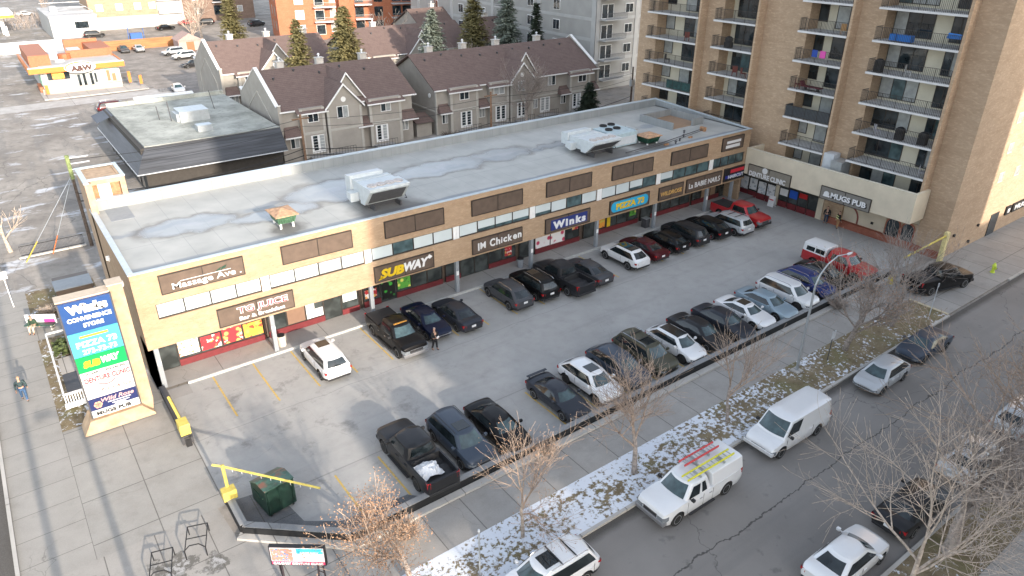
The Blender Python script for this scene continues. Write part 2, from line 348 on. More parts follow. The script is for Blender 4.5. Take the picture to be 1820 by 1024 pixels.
def wallpaneled(name,c,pitch=.9):
    N=NT(name,.6,0,.35); q=N.xyz(); k=N.mix(N.ramp(N.noise(1,5,N.map((1.2,1.2,.15))),.35,.65),tuple(x*.85 for x in c),c)
    k=N.mix(N.math('MULTIPLY',N.grid(N.math('ADD',q[0],q[1]),pitch,0,.03),.35),k,tuple(x*.55 for x in c)); N.color(k); return N.mat
def siding(name,c,vert=False,pitch=.35):
    N=NT(name,.55,0,.4); q=N.xyz(); k=N.mix(N.ramp(N.noise(1,4,N.map((.2,.2,2.5))),.35,.65),tuple(x*.7 for x in c),tuple(x*1.3 for x in c))
    k=N.mix(N.math('MULTIPLY',N.grid(N.math('ADD',q[0],q[1]) if vert else q[2],pitch,0,.03),.6),k,tuple(x*.4 for x in c)); N.color(k); return N.mat
M_['asphalt']=asphalt(); M_['road']=road(); M_['plaza']=plaza()
M_['sidewalk']=concrete('sidewalk_concrete',(.27,.255,.235),(.33,.315,.295),2.2,3.6,.4,-22.6,wet=((-10.2,-15.2,.9),(-8.6,-15.9,.6),(-11.2,-14.4,.3)))
M_['sidewalk2']=concrete('avenue_sidewalk_concrete',(.27,.26,.24),(.32,.305,.285),3.2,1.9,-16.2,.3,dirt=.3,jw=.02)
M_['curbc']=concrete('curb_concrete',(.38,.365,.34),(.46,.44,.41),3.0,9,0,3,dirt=.25)
M_['walk']=concrete('storefront_walk',(.28,.27,.26),(.33,.32,.305),3.65,5,.0,3)
M_['snowgrass']=snowgrass('snowy_verge',8,34); M_['fargrass']=snowgrass('dry_verge',-60,-40,.0)
M_['dirt']=dirt(); M_['roof']=roofmat(); M_['mansroof']=stainroof('gravel_roof',(.24,.25,.225),(.44,.45,.41))
M_['flatroof']=stainroof('pale_flat_roof',(.4,.4,.4),(.58,.58,.58))
M_['shingle']=shingle('brown_shingles',(.125,.088,.08),(.17,.125,.112)); M_['parapet']=wallpaneled('parapet_membrane',(.27,.285,.29))
M_['mansard']=siding('black_mansard_metal',(.05,.055,.065),pitch=.28); M_['mansard_v']=siding('black_mansard_side',(.05,.055,.075),True,.5)
M_['fence_wood']=siding('cedar_fence',(.34,.15,.055),True,.2)
M_['bark']=plain('tree_bark',(.31,.265,.235),.9,var=.3,scale=6); M_['bark_pale']=plain('pale_bark',(.42,.35,.29),.9,var=.3,scale=6)
M_['bark_dark']=plain('dark_bark',(.10,.075,.06),.9,var=.3,scale=6); M_['twig_red']=plain('reddish_twigs',(.34,.26,.205),.9,var=.3,scale=5)
M_['leaf_orange']=plain('orange_dry_leaves',(.40,.235,.14),.8,var=.45,scale=9)
def foliage(name,a,b):
    N=NT(name,.9,0,.2); N.color(N.mix(N.ramp(N.noise(1.1,5,rough=.7),.3,.7),a,b)); return N.mat
M_['spruce_blue']=foliage('blue_spruce_needles',(.13,.16,.125),(.30,.34,.29)); M_['spruce_olive']=foliage('olive_spruce_needles',(.10,.10,.045),(.30,.26,.12)); M_['spruce_dark']=foliage('dark_spruce_needles',(.02,.03,.022),(.06,.08,.05))
# ---------------- ground, roads, pavements ----------------
def sheet(name,mat,polys,z,kind='structure'):
    mb=MB()
    for p in polys:
        mb.add([(x,y,z+gz(x)) for x,y in p],[tuple(range(len(p)))])
    o=mb.build(name,mat,flip=False)
    for pl in o.data.polygons:
        if pl.normal.z<0: pl.flip()
    tag(o,kind=kind); return o
def R4(x0,x1,y0,y1): return [(x0,y0),(x1,y0),(x1,y1),(x0,y1)]
g=MB(); X0,X1=-900,900
g.add([(X0,-24.5,-.014+gz(X0)),(X1,-24.5,-.014+gz(X1)),(X1,1500,-.014+gz(X1)),(X0,1500,-.014+gz(X0))],[(0,1,2,3)])
g.add([(X0,-24.5,-.014+gz(X0)),(X0,-24.5,-.15+gz(X0)),(X1,-24.5,-.15+gz(X1)),(X1,-24.5,-.014+gz(X1))],[(0,1,2,3)])
g.add([(X0,-900,-.15+gz(X0)),(X1,-900,-.15+gz(X1)),(X1,-24.5,-.15+gz(X1)),(X0,-24.5,-.15+gz(X0))],[(0,1,2,3)])
tag(g.build('ground',M_['dirt'],flip=False),kind='structure')
sheet('parking_lot',M_['asphalt'],[[(-7.15,-.1),(-7.15,-14.6),(-2.9,-18.25),(54,-18.25),(54,-.1)]],0)
sheet('street',M_['road'],[R4(-15.9,400,-34.4,-24.66)],-.13)
sheet('avenue',M_['road'],[R4(-28,-16.2,-24.4,400)],-.006)
sheet('avenue_crossing',M_['road'],[R4(-28,-15.9,-60,-24.6)],-.13)
sheet('sidewalk',M_['sidewalk'],[[(-16,-24.5),(-2.6,-24.5),(-2.6,-21.6),(42.3,-21.6),(42.3,-24.5),(90,-24.5),(90,-19.0),(-2.7,-19.0),(-7.4,-15.1),(-7.6,-12.4),(-13.0,-12.4),(-16,-12.4)]],0)
sheet('plaza',M_['plaza'],[R4(-13.1,-7.15,-12.4,-.9)],.004)
sheet('avenue_sidewalk',M_['sidewalk2'],[R4(-16.05,-13.1,-12.4,21),R4(-16.05,-13.3,33,76)],.004)
sheet('verge',M_['snowgrass'],[R4(-2.6,42.3,-24.5,-21.6)],.008)
sheet('far_verge',M_['fargrass'],[R4(-14,200,-37.0,-34.5)],.0)
sheet('far_sidewalk',M_['sidewalk'],[R4(-14,200,-40.2,-37.0)],.004)
sheet('storefront_walk',M_['walk'],[R4(-7.3,51.5,-.08,2.1)],.155)
# snowy ground pocket on the avenue side of the building
sheet('side_yard',snowgrass('side_yard_snow',-40,-1),[R4(-13.1,-8.3,-.9,20.5)],.0)
def strip(name,mat,x0,x1,y0,y1,z0,z1):
    mb=MB(); vs=[]
    for x in (x0,x1):
        for y,z in ((y0,z0),(y1,z0),(y1,z1),(y0,z1)): vs.append((x,y,z+gz(x)))
    mb.add(vs,[(0,1,2,3),(4,7,6,5),(0,4,5,1),(1,5,6,2),(2,6,7,3),(3,7,4,0)])
    return mb.build(name,mat)
c=strip('street_curb',M_['curbc'],-15.9,42.2,-24.68,-24.5,-.15,.02); tag(c,kind='structure')
c=strip('street_curb',M_['curbc'],52.2,90,-24.68,-24.5,-.15,.02); tag(c,kind='structure')
c=strip('street_curb',M_['curbc'],-14,200,-34.58,-34.4,-.15,.02); tag(c,kind='structure')
c=MB().box(-16.22,-16.05,-24.4,90,-.02,.03).build('avenue_curb',M_['curbc']); tag(c,kind='structure')
c=strip('walk_curb',plain('white_curb_paint',(.46,.46,.44),.7,var=.1),-5.9,49.0,-.2,-.08,-.02,.16); tag(c,kind='structure')
c=strip('driveway_kerb',plain('yellowed_concrete',(.5,.43,.3),.8,var=.1),42.15,42.35,-24.5,-21.6,-.02,.06); tag(c,kind='structure')
sheet('lot_edge_pavement',concrete('stained_edge_concrete',(.10,.105,.112),(.16,.165,.172),3,3,dirt=.5),[[(-6.85,-12.3),(-6.85,-14.8),(-2.95,-18.18),(1.5,-18.18),(.6,-17.2),(-2.9,-16.9),(-4.4,-15.8),(-4.9,-12.6)]],.006)
sheet('lot_pavers',M_['walk'],[R4(-7.1,-5.9,-1.35,-.12)],.004)
# yellow stall lines (worn paint)
def paint():
    N=NT('stall_line_paint',.7); n=N.noise(6,4); N.color(N.mix(N.ramp(n,.52,.64,0,.75),(.55,.38,.10),(.25,.23,.18))); return N.mat
pm=paint(); L=[]
for k in range(20):
    x=-4.42+2.605*k; 
    if x<47: L.append(R4(x-.055,x+.055,-5.4,-.28))
for k in range(19):
    x=-1.82+2.545*k
    if x<44.6: L.append([(x-.055,-18.0),(x+.055,-18.0),(x+.04,-13.65),(x-.07,-13.65)])
sheet('stall_lines',pm,L,.004)
# low black retaining wall along the street edge of the lot, with its pale footing
def poly_wall(name,mat,pts,th,z0,z1,parent=None):
    mb=MB()
    for a,b in zip(pts,pts[1:]):
        a=Vector(a); b=Vector(b); d=(b-a).normalized(); n=Vector((-d.y,d.x))*th/2
        q=[a-n,b-n,b+n,a+n]
        vs=[(p.x,p.y,z0+gz(p.x)) for p in q]+[(p.x,p.y,z1+gz(p.x)) for p in q]
        mb.add(vs,[(0,3,2,1),(4,5,6,7),(0,1,5,4),(1,2,6,5),(2,3,7,6),(3,0,4,7)])
    return mb.build(name,mat,parent)
lw=empty('retaining_wall',(10,-18.4,0),label='long low black painted retaining wall along the street edge of the parking lot',cat='wall')
pts=[(-7.05,-12.3),(-7.05,-14.85),(-3.0,-18.4),(45.0,-18.4)]
def rel(o,p): o.parent=p; o.matrix_parent_inverse=Matrix.Translation(-Vector(p.location))@Matrix.Identity(4)
o=poly_wall('wall_face',plain('black_wall_paint',(.010,.011,.013),.8,var=.3,scale=1.5),pts,.26,-.02,.52); rel(o,lw)
o=poly_wall('coping',concrete('coping_concrete',(.20,.205,.21),(.26,.265,.27),3,3),[(-6.98,-12.3),(-6.98,-14.82),(-2.98,-18.33),(45.0,-18.33)],.36,.523,.56); rel(o,lw)
o=poly_wall('footing',M_['curbc'],[(-7.32,-14.95),(-3.1,-18.8),(45.0,-18.8)],.42,-.02,.14); rel(o,lw)
lw2=empty('retaining_wall',(-7.3,-3,0),label='short black wall beside the sign pylon with yellow barrier on its end',cat='wall')
o=poly_wall('wall_face',M_['black'],[(-7.45,-.3),(-7.45,-6.6)],.3,-.02,.5); rel(o,lw2)
o=poly_wall('coping',M_['darkgrey'],[(-7.45,-.3),(-7.45,-6.55)],.34,.503,.54); rel(o,lw2)
# ---------------- the two-storey commercial building ----------------
def P(mb,name,mat,parent,**k):              # a part modelled in world coordinates
    o=mb.build(name,mat,**k); o.parent=parent; o.matrix_parent_inverse=Matrix.Translation(parent.location).inverted(); return o
def T(*a,parent=None,**k):
    o=text(*a,**k)
    if o: o.parent=parent; o.matrix_parent_inverse=Matrix.Translation(parent.location).inverted()
    return o
sb=empty('commercial_building',(21,0,0),label='long two storey tan brick commercial block with ground floor shops and flat grey roof',cat='building')
XL,XR,YB,RZ=-7.63,49.3,13.2,7.95
m=MB()
# facade: band over the windows, band over the shops (windows sit between in a recess)
m.box(XL,XR,0,.3,5.84,8.03)
m.box(XL,XR,0,.3,2.95,4.81)
m.box(XL,-6.62,0,.3,4.81,5.84); m.box(48.75,XR,0,.3,4.81,5.84)
for k in range(0,7): m.box(7.3*k-.28,7.3*k+.28,.1,.3,4.81,5.84)
P(m,'front_wall',M_['brick'],sb)
m=MB(); m.box(XL,XL+.3,.3,YB,0,8.03); m.box(XL+.3,XR,YB-.3,YB,0,8.6); m.box(XR-.3,XR,.3,YB-.3,0,8.03)
P(m,'side_wall',M_['brick'],sb)
m=MB(); m.box(XL+.3,XR-.3,.3,YB-.3,5.9,RZ)
P(m,'roof',M_['roof'],sb)
m=MB(); m.box(XL-.05,XR+.05,-.06,.22,8.03,8.09); m.box(XL-.05,XL+.3,.22,YB,8.03,8.10); m.box(XL+.3,XR+.1,YB-.32,YB+.06,8.66,8.74)
m.add([(XR-.25,.22,8.09),(XR+.05,.22,8.09),(XR+.05,YB,8.74),(XR-.25,YB,8.74),(XR-.25,.22,8.03),(XR+.05,.22,8.03),(XR+.05,YB,8.66),(XR-.25,YB,8.66)],[(0,1,2,3),(4,7,6,5),(0,4,5,1),(1,5,6,2),(2,6,7,3),(3,7,4,0)])
P(m,'roof_flashing',plain('roof_flashing',(.42,.48,.52),.4,metal=.0,var=.06),sb)
m=MB(); m.box(XL+.32,XR-.3,YB-.42,YB-.3,RZ,8.66)
m.add([(XR-.3,.3,RZ),(XR-.02,.3,RZ),(XR-.02,YB-.4,RZ),(XR-.3,YB-.4,RZ),(XR-.3,.3,8.03),(XR-.02,.3,8.03),(XR-.02,YB-.4,8.66),(XR-.3,YB-.4,8.66)],[(0,1,2,3),(4,7,6,5),(0,4,5,1),(1,5,6,2),(2,6,7,3),(3,7,4,0)])
P(m,'roof_parapet',M_['parapet'],sb)
# raised box in the far roof corner (light well) and its brick inside
m=MB(); m.box(42.6,47.8,8.7,8.9,RZ,8.65); m.box(42.6,42.8,4.4,8.7,RZ,8.65); m.box(47.0,47.2,4.4,8.7,RZ,8.65); m.box(45.6,47.0,4.4,4.6,RZ,8.65)
P(m,'light_well',M_['parapet'],sb)
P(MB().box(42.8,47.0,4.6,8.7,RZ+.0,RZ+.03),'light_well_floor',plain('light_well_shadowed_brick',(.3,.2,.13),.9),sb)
# stair head at the near end of the roof
m=MB(); m.box(XL,-7.2,12.2,16.4,0,10.15); m.box(-5.35,-5.0,12.9,16.4,7.5,10.15); m.box(-7.2,-5.35,13.7,16.4,7.5,10.05); m.box(-7.2,-5.35,12.9,13.7,9.8,10.15); m.box(-7.2,-5.0,16.3,16.4,0,7.5)
P(m,'stair_head',plain('peach_brick',(.42,.30,.20),.85,var=.15),sb)
m=MB(); m.box(XL-.05,-7.35,12.15,16.45,10.15,10.24); m.box(-7.35,-4.95,12.15+.7,13.1,10.15,10.24); m.box(-5.2,-4.95,13.1,16.45,10.15,10.24); m.box(-7.35,-5.2,16.2,16.45,10.15,10.24)
P(m,'stair_head_coping',plain('blue_grey_coping',(.45,.52,.54),.5,var=.05),sb)
dr=P(MB().box(-6.75,-5.95,13.62,13.7,8.0,9.75),'roof_door',M_['signwhite'],sb)
P(MB().box(-7.2,-6.78,13.64,13.7,8.0,9.75).box(-5.92,-5.35,13.64,13.7,8.0,9.75),'door_surround',M_['wood'],sb)
P(MB().box(-6.8,-5.3,10.0,12.9,RZ,RZ+.012),'walkway_mat',M_['midgrey'],sb)
for y in (3.6,8.2): P(MB().box(XL-.22,XL,y,y+.2,6.0,6.25).box(XL-.12,XL-.02,y+.05,y+.15,5.9,6.0),'wall_light',M_['white'],sb)
# upper windows: four panes a bay
rw=random.Random(4)
for k in range(8):
    x0=-6.6 if k==0 else 7.3*(k-1)+.3; x1=7.3*k-.3 if k<7 else 48.7
    if k==0: x1=-.3
    n=4; wd=(x1-x0)/n
    for i in range(n):
        a,b=x0+i*wd,x0+(i+1)*wd
        f=P(MB().box(a,b,.08,.16,4.815,4.90).box(a,b,.08,.16,5.77,5.835).box(a,a+.04,.08,.16,4.9,5.77).box(b-.04,b,.08,.16,4.9,5.77),'window',M_['frame_dark'],sb)
        dark=(k==2 and i==1) or (k==4 and i==2) or (k==5 and i==3) or (k==6 and i in(1,2,3)) or k==7
        cm='curtain' if (k==1 and i==2) else 'glass_teal' if dark else 'blind'
        pz=4.9
        if cm=='blind' and rw.random()<.35 and k>2:
            o=MB().box(a+.04,b-.04,.12,.13,4.9,5.12).build('pane',M_['glass_teal']); o.parent=f; pz=5.12
        o=MB().box(a+.04,b-.04,.12,.13,pz,5.77).build('pane',M_[cm]); o.parent=f
for k in range(0,7):
    P(MB().box(7.3*k-.26,7.3*k+.0,.02,.1,4.82,5.83).box(7.3*k+.02,7.3*k+.26,.02,.1,4.82,5.83),'window_divider',M_['white'],sb)
P(MB().box(XL,XR,.3,2.0,2.98,3.1),'soffit',M_['lightgrey'],sb)
P(MB().box(XL+.3,51.0,2.25,2.4,.15,2.98).box(XL,XL+.3,.3,2.4,.0,2.98),'shop_wall',plain('shop_back_wall',(.12,.09,.07),.8,var=.15),sb)
# concrete columns at the kerb
for k in range(-1,8):
    x={-1:-7.2,7:48.9}.get(k,7.3*k+.0)
    if k==7: x=47.6
    c=P(MB().box(x-.14,x+.14,.02,.28,.15+gz(x),2.95),'column',M_['midgrey'],sb)
    if k in(-1,0,2,3,4,5,6): o=MB().box(x-.11,x+.11,0,.018,1.75,2.1).build('notice',M_['signwhite']); o.parent=c
# blank brown sign panels on the upper band
for (a,b) in ((1.31,6.15),(8.72,13.48),(16.02,20.74),(23.25,28.04),(30.5,35.4),(37.87,42.8)):
    o=P(MB().box(a,b,-.1,0,6.39,7.57),'sign_panel',M_['panel_brown'],sb)
    fr=MB()
    for q in ((a-.05,a,6.34,7.62),(b,b+.05,6.34,7.62),(a,b,6.34,6.39),(a,b,7.57,7.62),((a+b)/2-.025,(a+b)/2+.025,6.39,7.57)): fr.box(q[0],q[1],-.13,0,q[2],q[3])
    o2=fr.build('frame',M_['frame_dark']); o2.parent=o
# ---- shop signs (each its own thing) ----
def sign(label,a,b,z0,z1,mat=None,y=0.,frame='frame_dark',div=True,x=None):
    t=empty('shop_sign',((a+b)/2,y,z0) if x is None else (x,(a+b)/2,z0),label=label,cat='sign')
    fr=MB(); m=MB()
    L=[(a-.05,a,z0-.05,z1+.05),(b,b+.05,z0-.05,z1+.05),(a,b,z0-.05,z0),(a,b,z1,z1+.05)]
    if div: L.append(((a+b)/2-.025,(a+b)/2+.025,z0,z1))
    for q in L:
        if x is None: fr.box(q[0],q[1],y-.13,y,q[2],q[3])
        else: fr.box(x-.13,x,q[0],q[1],q[2],q[3])
    if x is None: m.box(a,b,y-.1,y,z0,z1)
    else: m.box(x-.1,x,a,b,z0,z1)
    P(m,'panel',mat or M_['panel_brown'],t); P(fr,'frame',M_[frame],t); return t
def col(name,c,e=0): return plain('lettering_'+name,c,.4,var=0)
CW=col('white',(.72,.72,.72)); CY=col('yellow',(.70,.48,.02)); CR=col('red',(.62,.03,.05)); CB=col('black',(.02,.02,.02)); CG=col('gold',(.6,.36,.12)); CBl=col('blue',(.02,.03,.3)); CNavy=col('navy',(.02,.035,.17))
Yf=-.135
t=sign('brown sign with plain white mixed case lettering and a small leaf, upper storey near end',-6.1,-1.22,6.44,7.6)
T('lettering','Massage Ave .',(-3.45,Yf,6.74),.52,CW,width=4.1,bold=.01,parent=t)
P(MB().box(-5.0,-2.0,Yf-.01,Yf+.02,7.03,7.06),'underline',CW,t)
P(MB().extr([(-2.9,7.1),(-2.65,7.12),(-2.55,7.3),(-2.75,7.2)],'y',Yf-.01,Yf+.02).extr([(-2.6,7.1),(-2.3,7.2),(-2.2,7.38),(-2.5,7.28)],'y',Yf-.01,Yf+.02),'leaf_logo',M_['greenpaint'],t)
t=sign('brown sign with pink outlined red letters above the food photo windows',-3.28,1.58,3.19,4.4)
T('lettering_outline','TG JUICE',(-.45,Yf,3.95),.62,CW,width=3.35,bold=.06,ext=.02,parent=t)
T('lettering','TG JUICE',(-.45,Yf-.03,3.95),.56,CR,width=3.25,bold=.0,ext=.03,parent=t)
T('lettering','Bar & Breakfast',(-.55,Yf,3.44),.26,CW,width=3.0,bold=.03,parent=t)
t=sign('brown sign with bold yellow and white slanted letters with arrow tips',7.64,12.45,3.17,4.34)
T('lettering_yellow','SUB',(8.98,Yf,3.72),.72,CY,width=1.95,bold=.05,shear=.25,parent=t)
T('lettering_white','WAY',(11.0,Yf,3.76),.72,CW,width=2.1,bold=.05,shear=.25,parent=t)
P(MB().extr([(7.85,3.3),(8.2,3.55),(8.2,3.36)],'y',Yf-.02,Yf+.02).extr([(8.2,3.36),(8.05,3.36),(8.1,3.5),(8.5,3.55)],'y',Yf-.02,Yf+.02),'arrow_yellow',CY,t)
P(MB().extr([(11.9,4.05),(12.1,4.27),(12.35,4.05),(12.12,3.9)],'y',Yf-.02,Yf+.02),'arrow_white',CW,t)
t=sign('brown sign with irregular white hand drawn letters about chicken',16.0,20.74,3.19,4.35)
xx=16.45
for ch,wd,h,dz in (('I',.12,.62,-.05),('M',.5,.55,0),(' ',.2,0,0),('C',.5,.66,.02),('h',.38,.62,.02),('i',.12,.5,0),('c',.36,.42,-.04),('k',.4,.6,.03),('e',.38,.42,-.03),('n',.36,.42,0)):
    if ch!=' ': T('letter',ch,(xx+wd/2,Yf,3.76+dz),h,CW,width=wd,bold=.03,parent=t)
    xx+=wd+.1
t=sign('brown sign with dark blue plate and spaced white letters',23.23,28.06,3.16,4.37)
P(MB().box(23.75,27.75,-.14,-.1,3.3,4.2),'plate',CNavy,t)
T('lettering','Winks',(25.75,Yf-.02,3.72),.68,CW,width=3.6,bold=.05,space=1.3,parent=t)
t=sign('sign with rounded light blue plate and yellow capitals with a number',30.47,35.3,3.22,4.39)
pl=[]; 
for k in range(13): pl.append((34.75+.42*cos(-pi/2+pi*k/12),3.8+.48*sin(-pi/2+pi*k/12)))
for k in range(13): pl.append((31.0+.42*cos(pi/2+pi*k/12),3.8+.48*sin(pi/2+pi*k/12)))
P(MB().extr(pl,'y',-.14,-.1),'plate',col('cyan',(.03,.36,.6)),t)
T('lettering','PIZZA 73',(32.9,Yf-.02,3.8),.6,CY,width=3.5,bold=.05,parent=t)
t=sign('narrow brown sign with gold serif style capitals',36.65,39.85,3.22,4.38)
T('lettering','WILDROSE',(38.25,Yf,3.75),.42,CG,width=2.9,bold=.02,parent=t)
t=sign('dark sign with slim white serif style letters for a nail salon',40.4,45.42,3.2,4.45)
T('lettering','La BABIE NAILS',(42.95,Yf,3.78),.52,CW,width=4.5,bold=.01,parent=t)
t=sign('small black sign with red line over blue and white hair lettering',45.92,49.08,3.22,4.46,M_['black'],div=False)
T('lettering_red','OPEN 7 DAYS',(47.8,Yf,4.1),.26,CR,width=2.2,parent=t) if False else P(MB().box(46.8,48.9,-.12,-.1,3.95,4.3),'red_strip',CR,t)
P(MB().box(46.1,48.6,-.12,-.1,3.45,3.75),'blue_strip',CBl,t)
T('lettering','HAIRCUT',(47.7,Yf-.0,3.58),.36,CW,width=2.4,parent=t)
t=sign('small upper sign with two lines of white characters at the far end of the block',45.0,48.12,6.47,7.69,div=False)
P(MB().box(45.6,47.7,-.13,-.1,7.1,7.35).box(45.5,47.6,-.13,-.1,6.65,6.95),'white_strips',CW,t)
# ---- shop fronts at y = 2 ----
def shopbay(x0,x1,n,glass='glass_shop',base=True,doors=(),cover={},z0=.15):
    wd=(x1-x0)/n
    for i in range(n):
        a,b=x0+i*wd,x0+(i+1)*wd; isdoor=i in doors; zb=z0+gz(x0)+(.05 if isdoor else .5)
        fr=P(MB().box(a,a+.05,2.04,2.14,z0,2.96).box(b-.05,b,2.04,2.14,z0,2.96).box(a+.05,b-.05,2.04,2.14,2.86,2.96).box(a+.05,b-.05,2.04,2.14,zb-.04,zb),'shop_door' if isdoor else 'shop_window',M_['frame_dark'],sb)
        o=MB().box(a+.05,b-.05,2.08,2.1,zb,2.86).build('pane',M_[glass]); o.parent=fr
        if base and not isdoor:
            o=MB().box(a,b,1.98,2.04,z0-.1,zb-.02).build('base_panel',M_['redbase']); o.parent=fr
        if i in cover:
            for (u0,u1,v0,v1,mm) in cover[i]:
                o=MB().box(a+u0*wd,a+u1*wd,2.05,2.075,v0,v1).build('poster',mm); o.parent=fr
def poster(name,a,b,c,scale=1.6):
    N=NT(name,.5); v=N.vor(scale*1.4,'F1'); k=N.mix(N.ramp(v,.25,.4),b,a); k=N.mix(N.ramp(N.noise(scale*2,3),.58,.62),k,c); N.color(k); return N.mat
pA=poster('red_food_poster',(.45,.03,.04),(.75,.45,.12),(.85,.8,.75)); pB=poster('menu_poster',(.85,.83,.8),(.6,.2,.1),(.75,.5,.2),2.6); pC=poster('fruit_poster',(.8,.35,.05),(.7,.55,.1),(.5,.05,.03)); pD=poster('grocery_poster',(.82,.8,.8),(.55,.05,.12),(.8,.78,.78),1.2); pE=poster('green_poster',(.1,.35,.05),(.75,.7,.15),(.05,.15,.03))
shopbay(-7.2,-.1,5,cover={1:[(.05,.95,.75,2.7,pB)],2:[(.05,.95,.7,1.7,pA)],3:[(.05,.95,.7,1.9,pA)],4:[(.05,.95,.7,1.75,pC)]},doors=(0,))
shopbay(.2,7.1,5,cover={1:[(.0,1,.7,2.8,plain('brown_blind',(.2,.12,.08),.7))],2:[(.05,.95,.7,1.35,CW),(.05,.5,1.4,2.3,CW)],4:[(.1,.9,1.2,1.9,CW)]},doors=(3,))
shopbay(7.5,14.4,5,cover={0:[(.1,.8,.9,1.6,pA)],1:[(.1,.9,.4,2.6,poster('black_green_poster',(.01,.01,.01),(.05,.4,.05),(.01,.01,.01)))],2:[(.1,.9,.9,1.8,pE)]},doors=(1,))
shopbay(14.7,21.7,5,cover={4:[(.2,.7,1.0,2.3,pA)]},doors=(1,2))
shopbay(22.1,28.9,4,cover={1:[(.03,1,.8,2.4,pD)],2:[(.0,.97,.8,2.4,pD)],3:[(.5,.9,1.6,2.4,pA)]},doors=(0,))
shopbay(29.4,36.3,5,cover={1:[(.3,.9,1.0,2.4,pC)],2:[(.1,.4,.9,2.5,CY)],4:[(.2,.8,1.3,2.4,pE)]},doors=(0,))
shopbay(36.7,43.6,5,cover={1:[(.3,.6,1,2.4,M_['blind'])]},doors=(0,))
shopbay(44.0,50.9,5,cover={1:[(0,1,.6,2.9,plain('tan_infill_wall',(.3,.2,.13),.8))],2:[(0,.6,.6,2.9,plain('tan_infill_wall',(.3,.2,.13),.8))]},doors=(3,))
# ---- roof plant ----
def rtu(x0,x1,y0,y1,zt,label,tall=1.0):
    t=empty('rooftop_unit',((x0+x1)/2,(y0+y1)/2,RZ),label=label,cat='air conditioner'); W=plain('hvac_white_enamel',(.50,.54,.56),.4,var=.06)
    ym=y0+1.7; zb=RZ+.45
    m=MB(); m.extr([(ym,zb),(y1-.9,zb),(y1-.9,zt-.1),(ym,zt-.1)],'x',x0+.15,x1-.15)
    m.extr([(y1-.9,zb+.1),(y1,zb+.1),(y1,zt+.05),(y1-.9,zt+.12)],'x',x0,x1-.5)
    m.extr([(ym,zb-.1),(ym,zt),(y0,zt),(y0,zt-.22),(y0+1.1,zb-.1)],'x',x0,x1)
    P(m,'housing',W,t,bevel=.02)
    P(MB().add([(x0+.25,y0+.09,zt-.32),(x1-.25,y0+.09,zt-.32),(x1-.25,y0+.97,zb+.03),(x0+.25,y0+.97,zb+.03)],[(0,1,2,3)]).add([(x0+.25,y0+.05,zt-.32),(x1-.25,y0+.05,zt-.32),(x1-.25,y0+.93,zb+.03),(x0+.25,y0+.93,zb+.03)],[(0,1,2,3)]),'coil_grille',M_['vent'],t)
    for i in range(4):
        cx=x0+.55+i*(x1-x0-1.1)/3
        f=P(MB().lathe([(.36,0),(.36,.06),(.3,.07)],(cx,ym-.95,zt),14),'fan_guard',plain('fan_guard',(.5,.45,.42),.6,var=.3,scale=9),t)
    P(MB().box(x0+.15,x1-.15,ym+.1,ym+.16,zt-.1,zt-.05).box(x0+.15,x1-.15,ym+.9,ym+.96,zt-.1,zt-.05).box(x0,x1-.5,y1-.86,y1-.8,zt+.1,zt+.16),'seam',W,t)
    P(MB().extr([(y1-1.9,zb+.55),(y1-1.2,zb+.55),(y1-1.2,zb+.1),(y1-1.9,zb-.1)],'x',x0-.5,x0+.15),'intake_hood',W,t)
    P(MB().box(x0+.5,x0+.62,y0+.5,y1-.3,RZ,zb-.1).box(x1-.62,x1-.5,y0+.5,y1-.3,RZ,zb-.1).box(x0+.4,x1-.4,y0+1.3,y0+1.4,RZ,zb),'support_frame',M_['darkgrey'],t)
    P(MB().tube([(x1+.1,ym-.3,zt-.2),(x1+.15,ym-.5,zb+.1),(x1+.1,ym-.9,zb-.1),(x1-.1,ym-1,zb)],.03,5),'conduit',M_['black'],t)
    return t
rtu(8.25,11.4,.9,5.0,9.75,'white rooftop air unit with sloped coil nearest the green swamp cooler')
rtu(29.6,32.9,1.5,5.9,9.45,'white rooftop air unit with sloped coil in front of the blue four fan unit')
t=empty('rooftop_unit',(35,4,RZ),label='pale blue boxy rooftop unit with four round fans on top',cat='air conditioner'); BL=plain('pale_blue_enamel',(.38,.48,.52),.45,var=.1)
P(MB().box(33.3,36.2,2.9,5.8,RZ+.1,9.25),'housing',BL,t,bevel=.02)
for x in (34.1,35.1):
    for y in (3.8+1.1,3.8+.2+1.9-.9+.9): 
        P(MB().lathe([(.36,0),(.36,.13),(.3,.13),(.28,.02)],(x+ (.5 if y>5.1 else 0),y-.1 if y>5 else y-.4,9.25),14),'fan',M_['black'],t)
P(MB().box(33.5,36.0,2.86,2.9,8.2,8.9),'vent_panel',M_['lightgrey'],t)
P(MB().box(36.2,36.5,3.2,4.6,RZ,9.3),'duct',M_['galv'],t)
